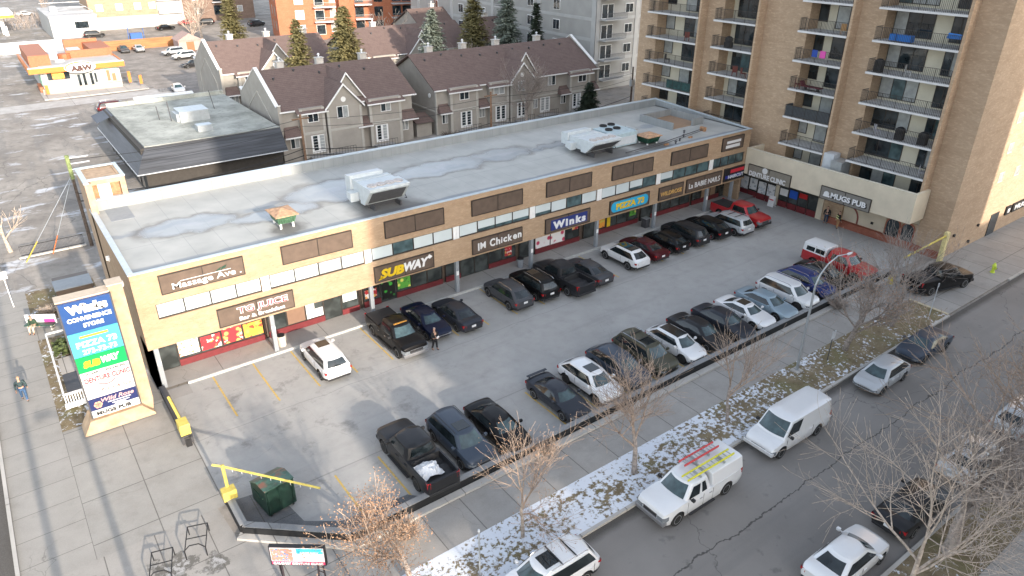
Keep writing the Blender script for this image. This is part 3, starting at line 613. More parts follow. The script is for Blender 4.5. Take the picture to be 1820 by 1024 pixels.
def cooler(x0,x1,y0,y1,z0,z1,label,gm,legs=True):
    t=empty('swamp_cooler',((x0+x1)/2,(y0+y1)/2,RZ),label=label,cat='air cooler')
    cx,cy=(x0+x1)/2,(y0+y1)/2; m=MB()
    vs=[(cx+(x-cx)*k,cy+(y-cy)*k,z) for z,k in ((z0,.8),(z1-.3,1)) for x,y in ((x0,y0),(x1,y0),(x1,y1),(x0,y1))]
    m.add(vs,[(0,3,2,1),(4,5,6,7),(0,1,5,4),(1,2,6,5),(2,3,7,6),(3,0,4,7)])
    for k in range(1,8):
        xa=cx+(x0+(x1-x0)*k/8-cx)*.92; m.box(xa-.02,xa+.02,y0+.02,y0+.1,z0+.1,z1-.32)
    P(m,'louvred_body',gm,t)
    m=MB(); e=.12; m.add([(x0-e,y0-e,z1-.3),(x1+e,y0-e,z1-.3),(x1+e,y1+e,z1-.3),(x0-e,y1+e,z1-.3),(x0-e,y0-e,z1-.24),(x1+e,y0-e,z1-.24),(x1+e,y1+e,z1-.24),(x0-e,y1+e,z1-.24),(cx,cy,z1+.05)],[(0,3,2,1),(0,1,5,4),(1,2,6,5),(2,3,7,6),(3,0,4,7),(4,5,8),(5,6,8),(6,7,8),(7,4,8)])
    P(m,'hipped_cover',plain('rusted_cover',(.46,.28,.17),.8,var=.25,scale=4),t)
    m=MB()
    for x in (x0+.25,x1-.25):
        for y in (y0+.25,y1-.25): m.box(x-.06,x+.06,y-.06,y+.06,RZ,z0+.05)
    P(m,'legs',M_['white'],t); return t
cooler(1.9,3.25,1.8,3.6,8.3,9.15,'pale green swamp cooler on white feet with rusty hipped cover',plain('cooler_green',(.06,.14,.08),.6,var=.15))
cooler(36.6,38.3,1.9,3.4,8.1,8.95,'dark green louvred swamp cooler with tan hipped cover near the far roof end',M_['greenpaint'])
t=empty('pipe_run',(40,2.5,RZ),label='long thin pipes on blocks crossing the far end of the flat roof',cat='pipe')
P(MB().tube([(33,1.0,RZ+.2),(38,1.4,RZ+.2),(45,2.6,RZ+.2)],.04,5).tube([(34,.8,RZ+.16),(38.5,1.2,RZ+.16),(45,2.35,RZ+.16)],.03,5),'pipe',M_['darkgrey'],t)
P(MB().box(38.0,38.5,1.0,1.2,RZ,RZ+.14).box(41.8,42.2,1.4,1.6,RZ,RZ+.14).box(44.8,45.1,2.2,2.8,RZ,RZ+.4),'block',M_['wood'],t)
t=empty('roof_vent',(41,1,RZ),label='row of small dark vent caps near the front edge of the far roof',cat='vent')
for x,y in ((39.3,.9),(40.3,1.3),(41.6,2.0),(42.8,3.0)): P(MB().lathe([(.07,0),(.07,.2),(.16,.22),(.02,.34)],(x,y,RZ),8),'vent_cap',M_['darkgrey'],t)
# ---------------- brick apartment tower with shops in its base ----------------
tw=empty('apartment_tower',(60,-2,0),label='tall tan brick apartment tower with stacked recessed balconies and pub at its foot',cat='building')
TB=M_['tower_brick']; TZ=33.; TX=51.5; RX=53.0; YN=18.6; YS=-19.3; GX=gz(51)
cols=[('A',15.95,9.05,16.45,3),('B',6.95,1.95,7.25,3),('C',-2.75,-7.55,-2.5,1),('D',-9.85,-16.95,-9.7,1)]   # name, left edge, right edge, slab's left end
m=MB(); edges=[(YN,15.95),(9.05,6.95),(1.95,-2.75),(-7.55,-9.85),(-16.95,YS)]
for a,b in edges: m.box(TX,RX+.3,b,a,0,TZ)
m.box(RX+.3,85,YS,YS+.3,0,TZ); m.box(RX+.3,85,YN-.3,YN,0,TZ); m.box(84.7,85,YS+.3,YN-.3,0,TZ)
m.box(RX+.3,84.7,YS+.3,YN-.3,TZ-.4,TZ-.1)
P(m,'brick_wall',TB,tw)
P(MB().box(TX+.9,84.6,YS-.25,YS,0,.35),'side_plinth',M_['curbc'],tw)
m=MB()
for n,l,r,sl,_ in cols: m.box(TX-1.1,TX,r,r+.22,4.6 if n in 'CD' else 6.0,TZ)
P(m,'brick_fin',TB,tw)
rr=random.Random(9)
def cw(a,b,z0,z1,kind,par,parts=2):
    f=MB().box(RX-.06,RX,a-(a-b),a,z0,z1) if False else MB()
    f.box(RX-.07,RX,b,b+.05,z0,z1).box(RX-.07,RX,a-.05,a,z0,z1).box(RX-.07,RX,b+.05,a-.05,z1-.06,z1).box(RX-.07,RX,b+.05,a-.05,z0,z0+.06)
    w_=(a-b)/parts
    for i in range(1,parts): f.box(RX-.07,RX,b+w_*i-.03,b+w_*i+.03,z0+.06,z1-.06)
    fo=P(f,'window',M_['frame_dark'],par)
    for i in range(parts):
        mm=M_['glass'] if rr.random()<.55 else M_['curtain'] if rr.random()<.75 else M_['glass_teal']
        o=MB().box(RX-.045,RX-.03,b+w_*i+.03,b+w_*(i+1)-.03,z0+.06,z1-.06).build('pane',mm); o.parent=fo
for n,l,r,sl,_ in cols:
    P(MB().box(RX,RX+.28,r,l,3.5,TZ-.5),'recess_wall',M_['cream2'],tw)
    for k in range(-1,9):
        zs=7.12+2.605*k
        if n in 'AB' and k<0: continue
        s=P(MB().box(50.35 if k>=0 else 50.9,RX,r+.22,sl if k>=0 else l,zs-.17,zs),'balcony_slab',M_['deck'],tw) if k>=0 else None
        h0,h1=(.06,2.15)
        if n=='D': cw(l-.05,l-3.4,zs+.2,zs+h1+.1,0,tw,3); cw(r+2.3,r+.9,zs+.15,zs+h1,0,tw,2)
        elif n=='C': cw(l-.02,l-.95,zs+.65,zs+h1,0,tw,1); cw(r+3.0,r+.5,zs+.15,zs+h1,0,tw,2)
        elif n=='A': cw(l-.02,l-1.3,zs+.65,zs+h1,0,tw,1); cw(r+4.2,r+1.3,zs+.15,zs+h1,0,tw,2)
        else: cw(l-.6,l-2.9,zs+.15,zs+h1,0,tw,2); cw(r+.6,r+.25,zs+.6,zs+h1,0,tw,1)
        if s and k<=7:
            rl=MB(); x0=50.42; ya,yb=r+.28,sl-.08; zt=zs+1.08; rad=.011
            def bx(a,b,c,d,e,f): rl.box(a,b,c,d,e,f)
            bx(x0-.02,x0+.02,ya,yb,zt-.03,zt); bx(x0-.015,x0+.015,ya,yb,zs+.1,zs+.125); bx(x0,TX,yb-.02,yb+.02,zt-.03,zt); bx(x0,TX,yb-.015,yb+.015,zs+.1,zs+.125)
            nb=int((yb-ya)/.14)
            for i in range(nb+1):
                y=ya+(yb-ya)*i/nb; th=.022 if i%9==0 else rad; bx(x0-th,x0+th,y-th,y+th,zs,zt-.03)
            for i in range(1,8): x=x0+(TX-x0)*i/8; bx(x-rad,x+rad,yb-rad,yb+rad,zs,zt-.03)
            o=rl.build('railing',M_['frame_dark']); o.parent=s
# sunlit side wall: small windows, door, flood lights
for x,z in ((59.3,6.2),(62.6,6.2),(59.3,8.85),(62.6,8.85),(59.3,11.5),(62.6,11.5),(66,8.85),(66,6.2),(66,11.5),(69.4,8.85),(69.4,11.5),(59.3,14.1),(62.6,14.1),(59.3,16.7)):
    f=P(MB().box(x-.5,x+.5,YS-.04,YS,z-.35,z-.3).box(x-.5,x+.5,YS-.04,YS,z+.5,z+.55).box(x-.5,x-.45,YS-.04,YS,z-.3,z+.5).box(x+.45,x+.5,YS-.04,YS,z-.3,z+.5),'window',M_['cream2'],tw)
    o=MB().box(x-.45,x+.45,YS-.02,YS-.005,z-.3,z+.5).build('pane',M_['curtain']); o.parent=f
P(MB().box(60.0,61.6,YS-.06,YS-.0,.35,2.6),'side_door',M_['glass'],tw)
for x,z in ((53.0,2.3),(57.5,2.2),(56.4,.9)): P(MB().lathe([(.12,0),(.16,-.14),(.05,-.16)],(x,YS,z),8,'y'),'flood_light',M_['black'],tw)
# podium canopy
m=MB(); m.box(49.0,49.25,-17.2,-.06,3.56,6.18); m.box(49.25,51.3,-17.2,-16.95,3.56,6.18); m.box(49.25,TX,-16.95,-.06,3.56,3.75); m.box(49.25,TX-.01,-16.9,-.06,5.3,5.4)
m.box(49.25,TX,-.3,-.06,3.75,6.18)
P(m,'canopy',M_['cream'],tw)
P(MB().box(48.97,49.28,-17.23,-.06,6.18,6.22),'canopy_cap',M_['cream2'],tw)
# pub frontage below it
m=MB(); m.box(51.75,52.0,-14.0,-7.9,0,3.56); m.box(51.75,52.0,-17.0,-14.0,2.75,3.56)
P(m,'pub_wall',M_['cream'],tw)
P(MB().box(51.3,51.75,-19.25,-8.6,.0,.62+GX),'brick_base',M_['brick_red'],tw)
def arch_poly(yc,w,z0,zs,n=14):
    return [(yc+w/2,z0)]+[(yc+w/2*cos(pi*k/n),zs+w/2*sin(pi*k/n)) for k in range(n+1)]+[(yc-w/2,z0)]
a=arch_poly(-10.2,2.5,.8,1.45); b=arch_poly(-10.2,2.24,.8,1.45)
m=MB(); n=len(a)
for i in range(n-1):
    p,q,r_,s_=a[i],a[i+1],b[i+1],b[i]
    m.add([(51.68,*p),(51.68,*q),(51.68,*r_),(51.68,*s_),(51.75,*p),(51.75,*q),(51.75,*r_),(51.75,*s_)],[(0,1,2,3),(0,4,5,1),(3,2,6,7)])
P(m,'arch_trim',plain('maroon_trim',(.22,.06,.05),.6),tw)
P(MB().box(51.62,51.75,-12.9,-12.7,1.5,1.7),'wall_lamp',M_['black'],tw)
m=MB(); m.box(51.65,52.0,-19.28,-14.0,.5,2.74); P(m,'entry_wall',TB,tw)
for yc,wd,nm in ((-14.75,1.15,'pub_window'),(-16.1,1.0,'pub_door'),(-17.7,1.1,'pub_window')):
    f=P(MB().extr(arch_poly(yc,wd+.24,.6,2.1),'x',51.6,51.66),nm,M_['brick_red'],tw)
    o=MB().extr(arch_poly(yc,wd,.62,2.08),'x',51.57,51.605).build('pane',M_['glass']); o.parent=f
# shop windows below the clinic sign
def xbay(y0,y1,n,cover=None):
    wd=(y1-y0)/n
    for i in range(n):
        a,b=y0+i*wd,y0+(i+1)*wd; X=51.45; z0=.15+GX
        fr=P(MB().box(X,X+.1,a,a+.05,z0,3.56).box(X,X+.1,b-.05,b,z0,3.56).box(X,X+.1,a+.05,b-.05,2.5,2.56).box(X,X+.1,a+.05,b-.05,z0+.45,z0+.5),'shop_window',M_['frame_dark'],tw)
        for q in ((X+.04,X+.06,z0+.5,3.56,'pane',M_['glass_shop']),(X-.05,X,z0-.2,z0+.48,'base_panel',M_['redbase'])):
            o=MB().box(q[0],q[1],a+.05,b-.05,q[2],q[3]).build(q[4],q[5]); o.parent=fr
        if cover and i in cover:
            o=MB().box(X+.01,X+.035,a+.1,b-.1,cover[i][0],cover[i][1]).build('poster',cover[i][2]); o.parent=fr
pW=poster('faded_white_posters',(.7,.7,.72),(.5,.55,.6),(.3,.32,.35),1.5)
xbay(-2.5,1.9,4,{0:(.9,2.3,pW),1:(.9,2.3,pW),2:(1.2,2.4,pW),3:(.9,2.4,pW)})
xbay(-7.3,-2.9,4,{3:(1.6,2.3,CW),2:(1.6,2.4,plain('blue_neon_board',(.02,.1,.5),.4)),1:(1.9,2.4,M_['red'])})
P(MB().box(51.4,51.75,-2.9,-2.5,0,3.56).box(51.75,52,-7.9,1.9,0,3.56).box(51.4,51.75,-7.9,-7.3,0,3.56),'pier',M_['cream'],tw)
t=sign('taupe canopy sign with round white tooth logo above pale letters',-5.48,-.67,3.52,4.66,plain('taupe_panel',(.24,.22,.18),.5,var=.08),x=49.0)
T('lettering','DENTURE CLINIC',(48.83,-2.95,3.84),.50,CW,rot=FACE_X,width=4.2,bold=.035,parent=t)
P(MB().lathe([(.3,0),(.3,.04)],(48.83,-2.6,4.42),18,'x'),'round_logo',CW,t)
t=sign('taupe canopy sign with mug emblem and bold white capitals above the arch',-13.57,-8.8,3.53,4.66,plain('taupe_panel2',(.20,.19,.17),.5,var=.08),x=49.0)
T('lettering','MUGS PUB',(48.85,-11.55,4.05),.52,CW,rot=FACE_X,width=3.4,bold=.04,parent=t)
T('lettering_shadow','MUGS PUB',(48.89,-11.6,4.0),.56,CB,rot=FACE_X,width=3.5,bold=.07,ext=.02,parent=t)
P(MB().lathe([(.26,0),(.26,.05)],(48.83,-9.4,4.05),12,'x').box(48.82,48.87,-9.75,-9.1,3.8,3.95),'mug_emblem',CW,t)
t=empty('shop_sign',(66,-19.4,2),label='narrow black sign with white lettering on the sunlit side wall of the tower',cat='sign')
P(MB().box(64.3,70.5,YS-.14,YS,1.9,2.75),'panel',M_['black'],t); P(MB().box(62.9,63.9,YS-.14,YS,1.9,2.75),'panel',M_['black'],t)
T('lettering','MUGS PUB',(67.3,YS-.16,2.33),.5,CW,width=5.2,bold=.03,parent=t); P(MB().box(63.2,63.6,YS-.17,YS-.14,2.1,2.5),'emblem',CW,t)
# grey service box on the podium
t=empty('metal_cabinet',(50.5,-7.6,5.4),label='grey metal service cabinet standing on the cream canopy between balcony stacks',cat='cabinet')
P(MB().box(50.2,51.3,-8.6,-7.6,5.4,7.3),'cabinet_body',M_['lightgrey'],t); P(MB().box(49.8,51.3,-9.75,-8.65,5.4,6.9),'slatted_screen',M_['galv'],t)
# things kept on the balconies
def chair(x,y,z,rz,mat,label,g=None):
    t=empty('patio_chair',(x,y,z),rz,label,'chair',g)
    m=MB().box(-.24,.24,-.24,.24,.38,.44); m.build('seat',mat,t)
    MB().box(-.24,.24,.2,.25,.44,.95).build('backrest',mat,t)
    for a in (-1,1):
        for b in (-1,1): MB().box(a*.21-.02,a*.21+.02,b*.21-.02,b*.21+.02,0,.38).build('leg',mat,t)
    return t
zf=lambda k:7.12+2.605*k
t=tag(box('storage_box',plain('bright_blue_plastic',(.01,.16,.55),.4),50.5,50.9,-12.9,-11.0,zf(4)+.12,zf(4)+.62),'long bright blue box behind a high balcony railing, right hand stack','box')
t=tag(MB().add([(50.5,-16.6,zf(4)+1.15),(50.5,-15.6,zf(4)+1.2),(51.4,-15.6,zf(4)+1.0),(51.4,-16.6,zf(4)+.95),(50.45,-16.65,zf(4)+.8),(50.45,-15.55,zf(4)+.78),(51.45,-15.55,zf(4)+.75),(51.45,-16.65,zf(4)+.7)],[(0,1,2,3),(0,4,5,1),(1,5,6,2),(2,6,7,3),(3,7,4,0)]).build('tarp',plain('blue_tarp',(.01,.15,.5),.5,var=.2)),'crumpled blue tarp over a pile at the end of the blue box balcony','tarp')
tag(box('towel',plain('navy_towel',(.02,.06,.3),.8),50.36,50.4,-4.9,-4.35,zf(3)+.5,zf(3)+1.12),'dark blue towel hung on the white topped balcony rail','towel')
tag(box('towel',plain('pink_towel',(.6,.08,.35),.8),50.36,50.4,-5.7,-5.15,zf(3)+.5,zf(3)+1.12),'pink towel hung on the white topped balcony rail','towel')
tag(MB().box(50.44,50.47,-7.2,-2.62,zf(1)+.1,zf(1)+1.05).box(50.47,TX,-2.66,-2.62,zf(1)+.1,zf(1)+1.05).build('privacy_screen',plain('grey_screen_fabric',(.07,.08,.09),.8,var=.1)),'dark grey fabric screen covering one balcony railing low in the third stack','screen')
tag(MB().box(50.44,50.47,9.4,12.8,zf(1)+.1,zf(1)+1.0).build('privacy_screen',plain('green_screen_fabric',(.03,.1,.1),.8,var=.3)),'dark green screen on a balcony railing of the far left stack','screen')
def bbq(x,y,z,label,c=(.02,.02,.022)):
    t=empty('barbecue',(x,y,z),0,label,'barbecue'); mm=plain('bbq_cover',c,.7,var=.2)
    MB().lathe([(.36,.55),(.42,.75),(.36,.98),(.18,1.1)],(0,0,0),12).build('lid',mm,t,smooth=True); MB().box(-.3,.3,-.33,.33,0,.58).build('stand',mm,t,bevel=.03)
bbq(51.0,-15.6,zf(1),'black covered barbecue at the right end of a low balcony in the pub side stack')
bbq(51.0,-13.6,zf(1),'black covered barbecue in the middle of a low balcony in the pub side stack')
bbq(50.9,-10.5,zf(3),'grey domed barbecue at the left end of the balcony below the blue box',(.12,.12,.13))
bbq(51.0,5.5,zf(3),'tall black covered barbecue on a balcony of the second stack')
for x,y,k,rz,c,l in ((51,13.5,2,.4,(.05,.05,.05),'dark patio chair on the third balcony of the far left stack'),(51,11,3,2.2,(.2,.04,.03),'reddish patio chair on a far left stack balcony'),(51,3.2,2,1.,(.05,.05,.05),'dark patio chair at the right end of a second stack balcony'),(51,4.3,2,-1.,(.06,.06,.06),'dark patio chair in the middle of a second stack balcony'),(50.95,-3.1,2,.5,(.55,.55,.55),'pale cushioned chair beside maroon loungers on a third stack balcony'),(50.9,-6.7,4,1.8,(.45,.25,.1),'tan wooden chair on a high balcony of the third stack'),(51,-13.0,3,.3,(.6,.6,.6),'white chair on the balcony below the blue box'),(51,-11.6,1,.9,(.5,.5,.55),'pale grey lounge chair on a low balcony of the pub side stack'),(51,-16.2,0,.4,(.04,.04,.04),'black chair at the right end of the lowest balcony of the pub side stack')):
    chair(x,y,zf(k),rz,plain('chair_%s'%l[-12:],c,.6),l)
t=empty('lounger',(51,-4.6,zf(2)),0,'maroon garden loungers folded together on a third stack balcony','lounger')
MB().extr([(-5.6+4.6,.3),(-3.6+4.6,.3),(-3.4+4.6,.75),(-3.5+4.6,.8),(-3.75+4.6,.4),(-5.6+4.6,.4)],'x',-.25,.25).build('cushion',plain('maroon_cushion',(.12,.02,.03),.8,var=.2),t); MB().box(-.2,.2,-.8,.9,0,.06).box(-.2,.2,-.7,-.6,0,.3).box(-.2,.2,.6,.7,0,.3).build('frame',M_['darkgrey'],t)
# ---------------- sign pylon ----------------
py=empty('sign_pylon',(-10,-1.6,0),label='tall tan brick pylon stacked with coloured shop name panels at the plaza corner',cat='sign')
PB=plain('pylon_brick',(.40,.29,.19),.85,var=.18,scale=2)
m=MB(); m.extr([(-8.92,0),(-8.35,0),(-8.2,.9),(-8.2,8.6),(-8.92,8.6)],'y',-1.95,-1.15); m.box(-11.5,-8.93,-2.0,-1.2,.9,8.3)
m.extr([(-12.1,0),(-8.3,0),(-8.3,.12),(-8.9,.86),(-11.6,.86)],'y',-2.35,-1.0)
P(m,'brick_body',PB,py)
P(MB().box(-11.3,-9.0,-2.1,-2.0,.55,.93),'brick_recess',plain('orange_brick_recess',(.42,.2,.08),.85,var=.25,scale=4),py)
P(MB().box(-11.52,-8.9,-2.0,-1.15,8.3,8.36).box(-8.98,-8.15,-2.02,-1.1,8.6,8.66),'cap',plain('pylon_cap',(.5,.42,.33),.8),py)
P(MB().box(-11.5,-11.42,-2.24,-2.0,.93,8.3).box(-8.95,-8.87,-2.24,-2.0,.93,8.3),'cabinet_edge',M_['darkgrey'],py)
py_y=-2.245
def row(z0,z1,c,nm): P(MB().box(-11.42,-8.95,-2.22,-2.01,z0+.012,z1-.012),nm,col(nm,c),py)
row(6.45,8.28,(.012,.055,.19),'navy_panel'); row(4.95,6.45,(.06,.34,.50),'sky_blue_panel'); row(3.96,4.95,(.0,.26,.07),'green_panel'); row(3.7,3.96,(.6,.6,.6),'white_strip'); row(2.2,3.7,(.66,.62,.60),'white_panel'); row(1.42,2.2,(.012,.02,.09),'dark_navy_panel'); row(.95,1.42,(.62,.62,.63),'bottom_white_panel')
def pt(s,x,z,h,w_,m_,b=.03,sh=0,nm='lettering',e=.03): T(nm,s,(x,py_y,z),h,m_,width=w_,bold=b,shear=sh,parent=py,ext=e)
pt('Winks',-10.15,7.83,.56,2.0,CW,.09); pt('CONVENIENCE',-10.15,7.24,.26,2.15,CW,.04); pt('STORE',-10.05,6.82,.25,1.0,CW,.04)
pt('73 73',-10.2,6.15,.14,1.3,CY,.03) if False else P(MB().box(-10.9,-9.5,-2.235,-2.22,6.08,6.2),'yellow_underline',CY,py)
pt('PIZZA 73',-10.15,5.7,.36,2.0,CW,.04); pt('273-73-73',-10.1,5.22,.3,1.7,CW,.03)
pt('SUB',-10.7,4.45,.42,.85,CY,.07,.2); pt('WAY',-9.75,4.5,.42,.95,CW,.07,.2)
pt('CALGARY + 403-246-5051',-10.18,3.83,.12,2.2,CB,.02)
pt('DENTURE CLINIC',-10.15,3.42,.32,2.3,CR,.03)
sm=[(-10.7+.9*k/8,3.1-.2*sin(pi*k/8)) for k in range(9)]; P(MB().extr(sm+[(x,z+.05) for x,z in reversed(sm)],'y',py_y-.01,-2.2),'smile_logo',CR,py)
pt('La Babie',-10.9,2.65,.2,.75,plain('faint_pink_letters',(.4,.22,.22),.5,var=0),0); pt('Nails & Spa',-9.85,2.6,.28,1.5,plain('dull_red_letters',(.35,.1,.1),.5,var=0),0,.15)
pt('Wild Rose',-9.95,1.97,.26,1.7,plain('pink_letters',(.5,.3,.3),.5,var=0),.02,.3); P(MB().box(-10.5,-9.3,py_y-.005,-2.21,1.72,1.76).box(-10.3,-9.4,py_y-.005,-2.21,1.58,1.62).box(-10.2,-9.6,py_y-.005,-2.21,1.48,1.51),'small_print',CW,py)
m=MB(); 
for k in range(6): m.lathe([(.1,0),(.1,.02)],(-11.0+.13*cos(k*pi/3),-2.245,1.75+.13*sin(k*pi/3)),8,'y')
P(m,'rose_logo',plain('rose_pink',(.75,.35,.25),.5),py)
pt('MUGS PUB',-10.3,1.19,.24,1.8,CB,.04); P(MB().box(-9.35,-9.15,py_y,-2.2,1.08,1.3),'mug_logo',M_['galv'],py)

# ---------------- yellow clearance gates ----------------
def gate(x,y,label,tip,hb=2.35,lean=(0,0)):
    t=empty('clearance_gate',(x,y,gz(x)),label=label,cat='gate'); Y=M_['yellow']
    MB().box(-.34,.34,-.26,.26,.5,1.05).build('weight_box',Y,t,bevel=.02)
    MB().tube([(0,0,0),(lean[0],lean[1],hb+.1)],.085,8).build('post',Y,t)
    MB().tube([(lean[0]-.4,lean[1]+.35,hb+.05),(lean[0],lean[1],hb),tuple(Vector(tip)-Vector((x,y,gz(x))))],.075,4).build('height_bar',Y,t)
    m=MB(); a=Vector((lean[0],lean[1],hb)); b=Vector(tip)-Vector((x,y,gz(x)))
    for k in range(1,10):
        p=a+(b-a)*k/10; m.tube([p,(p.x,p.y,p.z-.22)],.012,4)
    m.build('chains',M_['white'],t); return t
gate(-6.95,-12.55,'yellow height bar gate with white chains beside the green dumpster',(-3.55,-16.35,2.05),2.15,(.05,.45))
t=empty('barrier_box',(-7.45,-5.9,0),label='yellow barrier counterweight on the end of the short black wall by the sign pylon',cat='barrier')
MB().box(-.28,.28,-.42,.42,.56,1.25).build('weight_box',M_['yellow'],t,bevel=.02); MB().tube([(-.02,.3,1.1),(-.15,2.1,1.75)],.09,5).build('arm_stub',M_['yellow'],t); MB().box(-.3,.3,-.48,-.42,.0,.55).build('base_plate',M_['darkgrey'],t)
t=empty('clearance_gate',(51.0,-19.55,gz(51)),label='thick pale yellow post with height bar at the lot exit by the brick tower',cat='gate'); YY=plain('faded_yellow_paint',(.68,.58,.28),.6,var=.15)
MB().box(-.22,.22,-.16,.16,0,2.75).build('post',YY,t,bevel=.01); MB().tube([(0,0,2.45),(-6.3,.2,2.0)],.08,5).build('height_bar',M_['yellow'],t)
t=empty('bollard',(43.6,-19.3,gz(43.6)),label='short yellow block at the lot corner near the red pickup',cat='bollard'); MB().box(-.2,.2,-.18,.18,0,.75).build('block',M_['yellow'],t,bevel=.03); MB().box(-.25,.25,-.23,.23,0,.08).build('foot',M_['curbc'],t)
# ---------------- dumpster ----------------
t=empty('dumpster',(-5.1,-13.75,gz(-5)),radians(8),'dark green steel dumpster with faded lid standing on the lot corner','dumpster')
lid=NT('faded_lid',.45); n_=lid.noise(1.6,4); lid.color(lid.mix(lid.ramp(n_,.5,.62),lid.mix(lid.ramp(lid.noise(2.5,3,lid.map(loc=(3,1,0))),.4,.6),(.03,.075,.055),(.06,.14,.11)),(.20,.09,.065)))
MB().extr([(-.85,.2),(.85,.2),(.85,1.25),(.0,1.7),(-.85,1.7)],'x',-.75,.75).build('bin_body',plain('dumpster_green',(.008,.030,.021),.5,var=.25),t)
MB().add([(-.78,-.88,1.73),(.78,-.88,1.73),(.78,.05,1.73),(-.78,.05,1.73),(-.78,.88,1.28),(.78,.88,1.28),(-.78,-.88,1.78),(.78,-.88,1.78),(.78,.05,1.78),(-.78,.05,1.78),(-.78,.88,1.33),(.78,.88,1.33)],[(6,7,8,9),(9,8,11,10),(0,1,7,6),(1,2,8,7),(2,5,11,8),(5,4,10,11),(4,3,9,10),(3,0,6,9)]).build('lid',lid.mat,t)
MB().box(-.8,-.74,-.5,.5,1.0,1.12).box(.74,.8,-.5,.5,1.0,1.12).box(-.7,-.6,-.93,-.85,.3,1.65).box(.6,.7,-.93,-.85,.3,1.65).box(-.1,0,-.9,-.85,.3,1.65).build('ribs',plain('dumpster_green',(.008,.030,.021)),t)
for a in (-1,1):
    for b in (-1,1): MB().lathe([(.1,-.04),(.1,.04)],(a*.6,b*.7,.1),10,'x').build('wheel',M_['black'],t)
# ---------------- bench ad board ----------------
ang=-YAW-.02
t=empty('advertising_board',(-5.95,-19.75,0),ang,'low freestanding advertising board for dentures on two dark lattice legs','sign')
MB().box(-1.2,1.2,-.09,.09,1.62,2.68).build('board',M_['black'],t)
def bd(x0,x1,z0,z1,mm,nm='printed_area',y=-.1): MB().box(x0,x1,y,y+.012,z0,z1).build(nm,mm,t)
bd(-1.15,1.15,1.84,2.63,plain('board_pale',(.62,.58,.62),.5,var=.04)); bd(-1.15,1.15,1.66,1.84,plain('board_crimson',(.55,.04,.12),.5,var=0))
bd(-.02,1.12,2.32,2.6,plain('board_teal',(.05,.42,.52),.5,var=0),'teal_patch',-.112)
fl=poster('smiling_faces_print',(.45,.2,.15),(.05,.2,.4),(.6,.55,.55),4.5); bd(-1.12,-.2,1.88,2.6,fl,'picture',-.112)
o=text('lettering','CALGARY DENTURE CLINIC',(0,-.125,1.75),.12,CW,width=2.15,bold=.02,parent=t); 
for q,(s_,z_) in enumerate((('403-245-2133',2.52),('BOOK NOW',2.4))): text('lettering',s_,(.55,-.13,z_),.08,CW,width=.8,bold=.02,parent=t) if q==1 else None
for sx in (-1,1):
    l=MB().tube([(sx*.8,.0,1.62),(sx*.75,-.12,.0)],.05,5).tube([(sx*.95,.08,1.62),(sx*.95,.3,.0)],.04,5).tube([(sx*.8,0,1.2),(sx*.95,.15,.9)],.02,4).tube([(sx*.8,-.05,.8),(sx*.95,.2,.5)],.02,4); l.build('leg',plain('dark_iron',(.035,.025,.03),.5,var=.1),t)
# ---------------- bike racks ----------------
def rack(x,y,rz,label):
    t=empty('bike_rack',(x,y,.0),rz,label,'bike rack','black tubular bike racks on the plaza')
    K=M_['black']
    MB().tube([(-.8,-.45,0),(-.8,-.45,.55),(-.78,-.2,.8),(-.78,.2,.8),(-.8,.45,.55),(-.8,.45,0)],.03,6).build('hoop',K,t)
    MB().tube([(.8,-.45,0),(.8,-.45,.5),(.8,.45,.5),(.8,.45,0)],.03,6).build('hoop',K,t)
    MB().tube([(-.8,-.45,.5),(.8,-.45,.5)],.025,5).tube([(-.8,.45,.5),(.8,.45,.5)],.025,5).tube([(0,-.45,.5),(0,.45,.5)],.025,5).build('side_rail',K,t)
    return t
rack(-9.05,-14.35,1.25,'black tubular bike rack nearer the green dumpster'); rack(-10.75,-15.0,1.3,'black tubular bike rack at the bottom edge, away from the dumpster')
# ---------------- street lamp, signs, hydrant ----------------
t=empty('street_lamp',(26.64,-22.3,gz(26)),label='tall galvanised street lamp with curved arm over the parked cars',cat='street lamp')
MB().lathe([(.12,0),(.10,.4),(.07,5.5),(.06,6.3)],(0,0,0),10).build('pole',M_['galv'],t,smooth=True)
MB().box(-.3,.3,-.3,.3,-.02,.1).build('base',M_['curbc'],t)
MB().tube([(0,0,6.25),(.3,0,6.95),(.95,0,7.5),(1.9,0,7.78),(2.7,-.2,7.78)],[.055,.05,.045,.04,.035],6).build('arm',M_['galv'],t); MB().lathe([(.03,0),(.08,.05),(.09,.25),(.06,.5),(.02,.55)],(2.6,-.2,7.76),8,'x').build('lamp_head',M_['lightgrey'],t)
def spole(x,y,h,label,pl=None,c='galv',rz=0):
    t=empty('sign_post',(x,y,gz(x)),rz,label,'sign post'); MB().tube([(0,0,0),(0,0,h)],.035,6).build('post',M_[c],t)
    if pl: MB().box(-pl[0]/2,pl[0]/2,-.05,-.03,h-pl[1],h).build('plate',M_[pl[2]],t)
    else: MB().lathe([(.07,0),(.05,.1),(0.01,.12)],(0,0,h),8).build('cap',M_['lightgrey'],t)
    return t
spole(.75,-23.7,2.75,'slim grey post with round cap in the snow by the bottom edge')
spole(29.4,-22.75,2.3,'dark post with small grey plate beside the forked tree on the verge',(.4,.6,'lightgrey'),'darkgrey')
spole(40.3,-24.0,3.0,'thin pale signpost at the driveway corner of the verge',(.08,.3,'lightgrey'),'lightgrey',.9)
spole(-14.0,18.4,3.0,'slim white post with small square plate beside the avenue sidewalk',(.5,.6,'signwhite'),'white')
t=empty('fire_hydrant',(52.5,-23.2,gz(52)),label='bright yellow green fire hydrant on the far sidewalk',cat='fire hydrant'); HY=plain('hydrant_lime',(.55,.68,.06),.5,var=.1)
